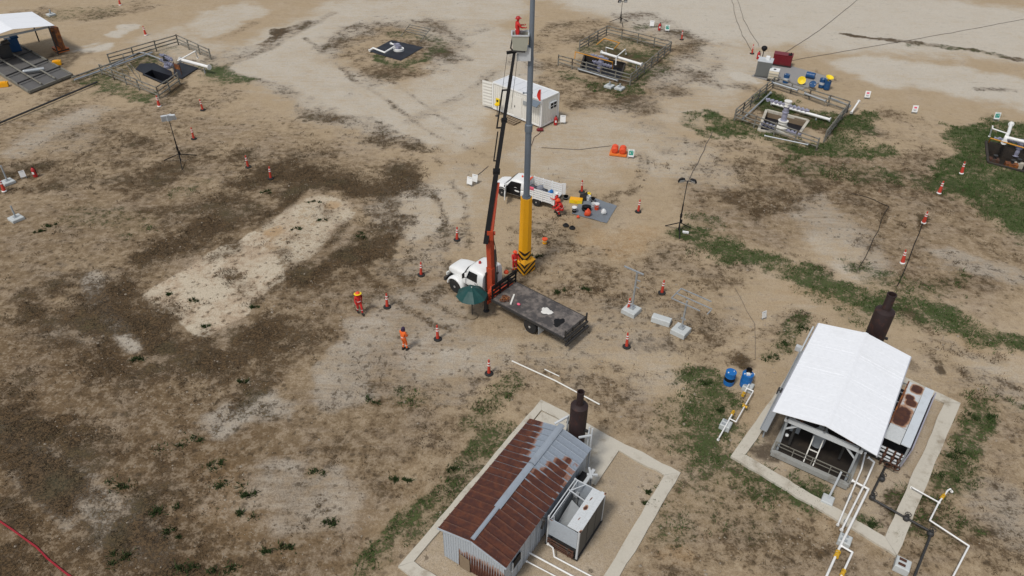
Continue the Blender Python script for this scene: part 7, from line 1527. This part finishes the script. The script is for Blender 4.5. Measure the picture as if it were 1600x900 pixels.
pipe('flat_pipe', 'thin white pipe lying on the earth behind the tin shed', [(800, 564, .05), (868, 595, .05), (937, 632, .05)], .045, M['cream'], flanges=False); pipe('flat_pipe', 'short pale pipe beside the thin one behind the tin shed', [(851, 577, .04), (874, 588, .04)], .035, M['cream'], flanges=False)
LN = 'pipelines between the far shelter and the fenced well'
for i, (a, b_, r, m_, lb) in enumerate((((112, 121), (237, 77), .10, 'fence', 'upper of two grey pipelines running to the crooked fence'), ((116, 125), (238, 82), .10, 'galv', 'lower of two grey pipelines running to the crooked fence'), ((-10, 196), (152, 128), .09, 'dark', 'dark pipeline lying in the grass at far left'))):
    pipe('pipeline', lb, [(*a, .2), (*lerp(Vector(a), Vector(b_), .5), .2), (*b_, .2)], r, M[m_], group=LN, flanges=False)

# ------------------------------------------------------------------ far shelter at the upper left
Za = R(137); f0 = G(20, 46, 3.7); s3 = thing('roofed_shelter', 'distant white gable roofed shelter cut by the left edge', 'shelter', (f0.x, f0.y, 0), Za)
eR = G(77, 35, 3.2); dR = (Vector((eR.x, eR.y, 0))-Vector(s3.location)); wR = rotz(dR, -Za); hw3 = abs(wR.y)
for s_ in (1, -1):
    for k in range(3):
        mb = MB(); x0 = wR.x*.0+k*2.2; sy = s_*(-1 if wR.y < 0 else 1); mb.plate([(x0, sy*hw3, 3.2+.004*k), (x0+2.2, sy*hw3, 3.2), (x0+2.2, 0, 3.7), (x0, 0, 3.7+.004*k)], .03, (0, 0, 1)); mb.build('roof_sheet', M['roofwhite'], s3)
for x in (.5, 6.2):
    for y in (-hw3+.5, hw3-.5):
        mb = MB(); mb.box((x, y, 1.6), (.12, .12, 3.1)); mb.build('post', M['dark'], s3)
    mb = MB(); mb.beam((x, -hw3+.3, 3.05), (x, hw3-.3, 3.05), .12, .2); mb.build('cross_beam', M['grey'], s3)
def far_unit(): 
    o = thing('pump_unit', 'rusty orange pump frame with striped foot beside the far shelter', 'pump', G(90, 80), R(-40)); 
    mb = MB(); mb.box((0, .4, .18), (1.6, 1.2, .34)); mb.build('striped_foot', M['hazardred'], o)
    for x in (-.75, .75): mb = MB(); mb.box((x, .4, 1.5), (.14, .5, 2.4)); mb.build('upright', M['rustorange'], o)
    mb = MB(); mb.box((0, .4, 2.5), (1.6, .5, .4)); mb.build('head', M['rustorange'], o)
    mb = MB(); mb.box((0, .45, 1.2), (.9, .4, 1.6)); mb.build('gearbox', M['ruststeel'], o); return o
far_unit()
kd = thing('pipe_skid', 'grey steel skid of pipes in front of the far shelter', 'skid', G(60, 110)); KQ = [G(*p) for p in ((-40, 92), (22, 68), (114, 120), (47, 147))]
mb = MB(); mb.plate([p+Vector((0, 0, .05)) for p in KQ], .12, (0, 0, 1)); mb.build('deck', paint('skid_deck_plate', (.12, .115, .11), .7, dirt=.5, dcol=(.05, .045, .04)), kd, world=True)
for i in range(4):
    mb = MB(); mb.beam(KQ[i]+Vector((0, 0, .22)), KQ[(i+1) % 4]+Vector((0, 0, .22)), .16, .24); mb.build('edge_beam', M['fence'], kd, world=True)
for f in (.3, .62):
    mb = MB(); mb.cyl(lerp(KQ[0], KQ[1], f)+Vector((0, 0, .5)), lerp(KQ[3], KQ[2], f)+Vector((0, 0, .5)), .1, n=8); mb.build('pipe', M['fence'], kd, world=True)
for f in (.35, .62, .82):
    mb = MB(); mb.cyl(lerp(KQ[0], KQ[3], f)+Vector((0, 0, .42)), lerp(KQ[1], KQ[2], f)+Vector((0, 0, .42)), .08, n=8); mb.build('pipe', M['dark'], kd, world=True)
mb = MB(); c = G(38, 112, .5); mb.cyl(c, c+Vector((1.6, .9, 0)), .2); mb.ball(c, .2); mb.build('vessel', M['galv'], kd, world=True)
for i, (px, py) in enumerate(((12, 92), (25, 82))):
    c = G(px, py); mb = MB(); mb.box(c+Vector((0, 0, .9)), (1.2, .9, 1.4), R(40)); mb.cyl(c+Vector((0, 0, 1.6)), c+Vector((.6, .4, 1.8)), .3); mb.build('engine', M['dkblue'] if i else M['dark'], kd, world=True)
for i, (px, py) in enumerate(((90, 101), (7, 135))):
    mb = MB(); c = G(px, py); mb.box(c+Vector((0, 0, .22)), (.8, .5, .42), R(20)); mb.box(c+Vector((0, 0, .46)), (.5, .3, .06), R(20)); solo(mb, 'yellow_bin', M['yellow'], ['yellow box beside the rusty pump frame', 'yellow box at the left edge before the skid'][i], 'box', c, 'yellow boxes by the far skid')
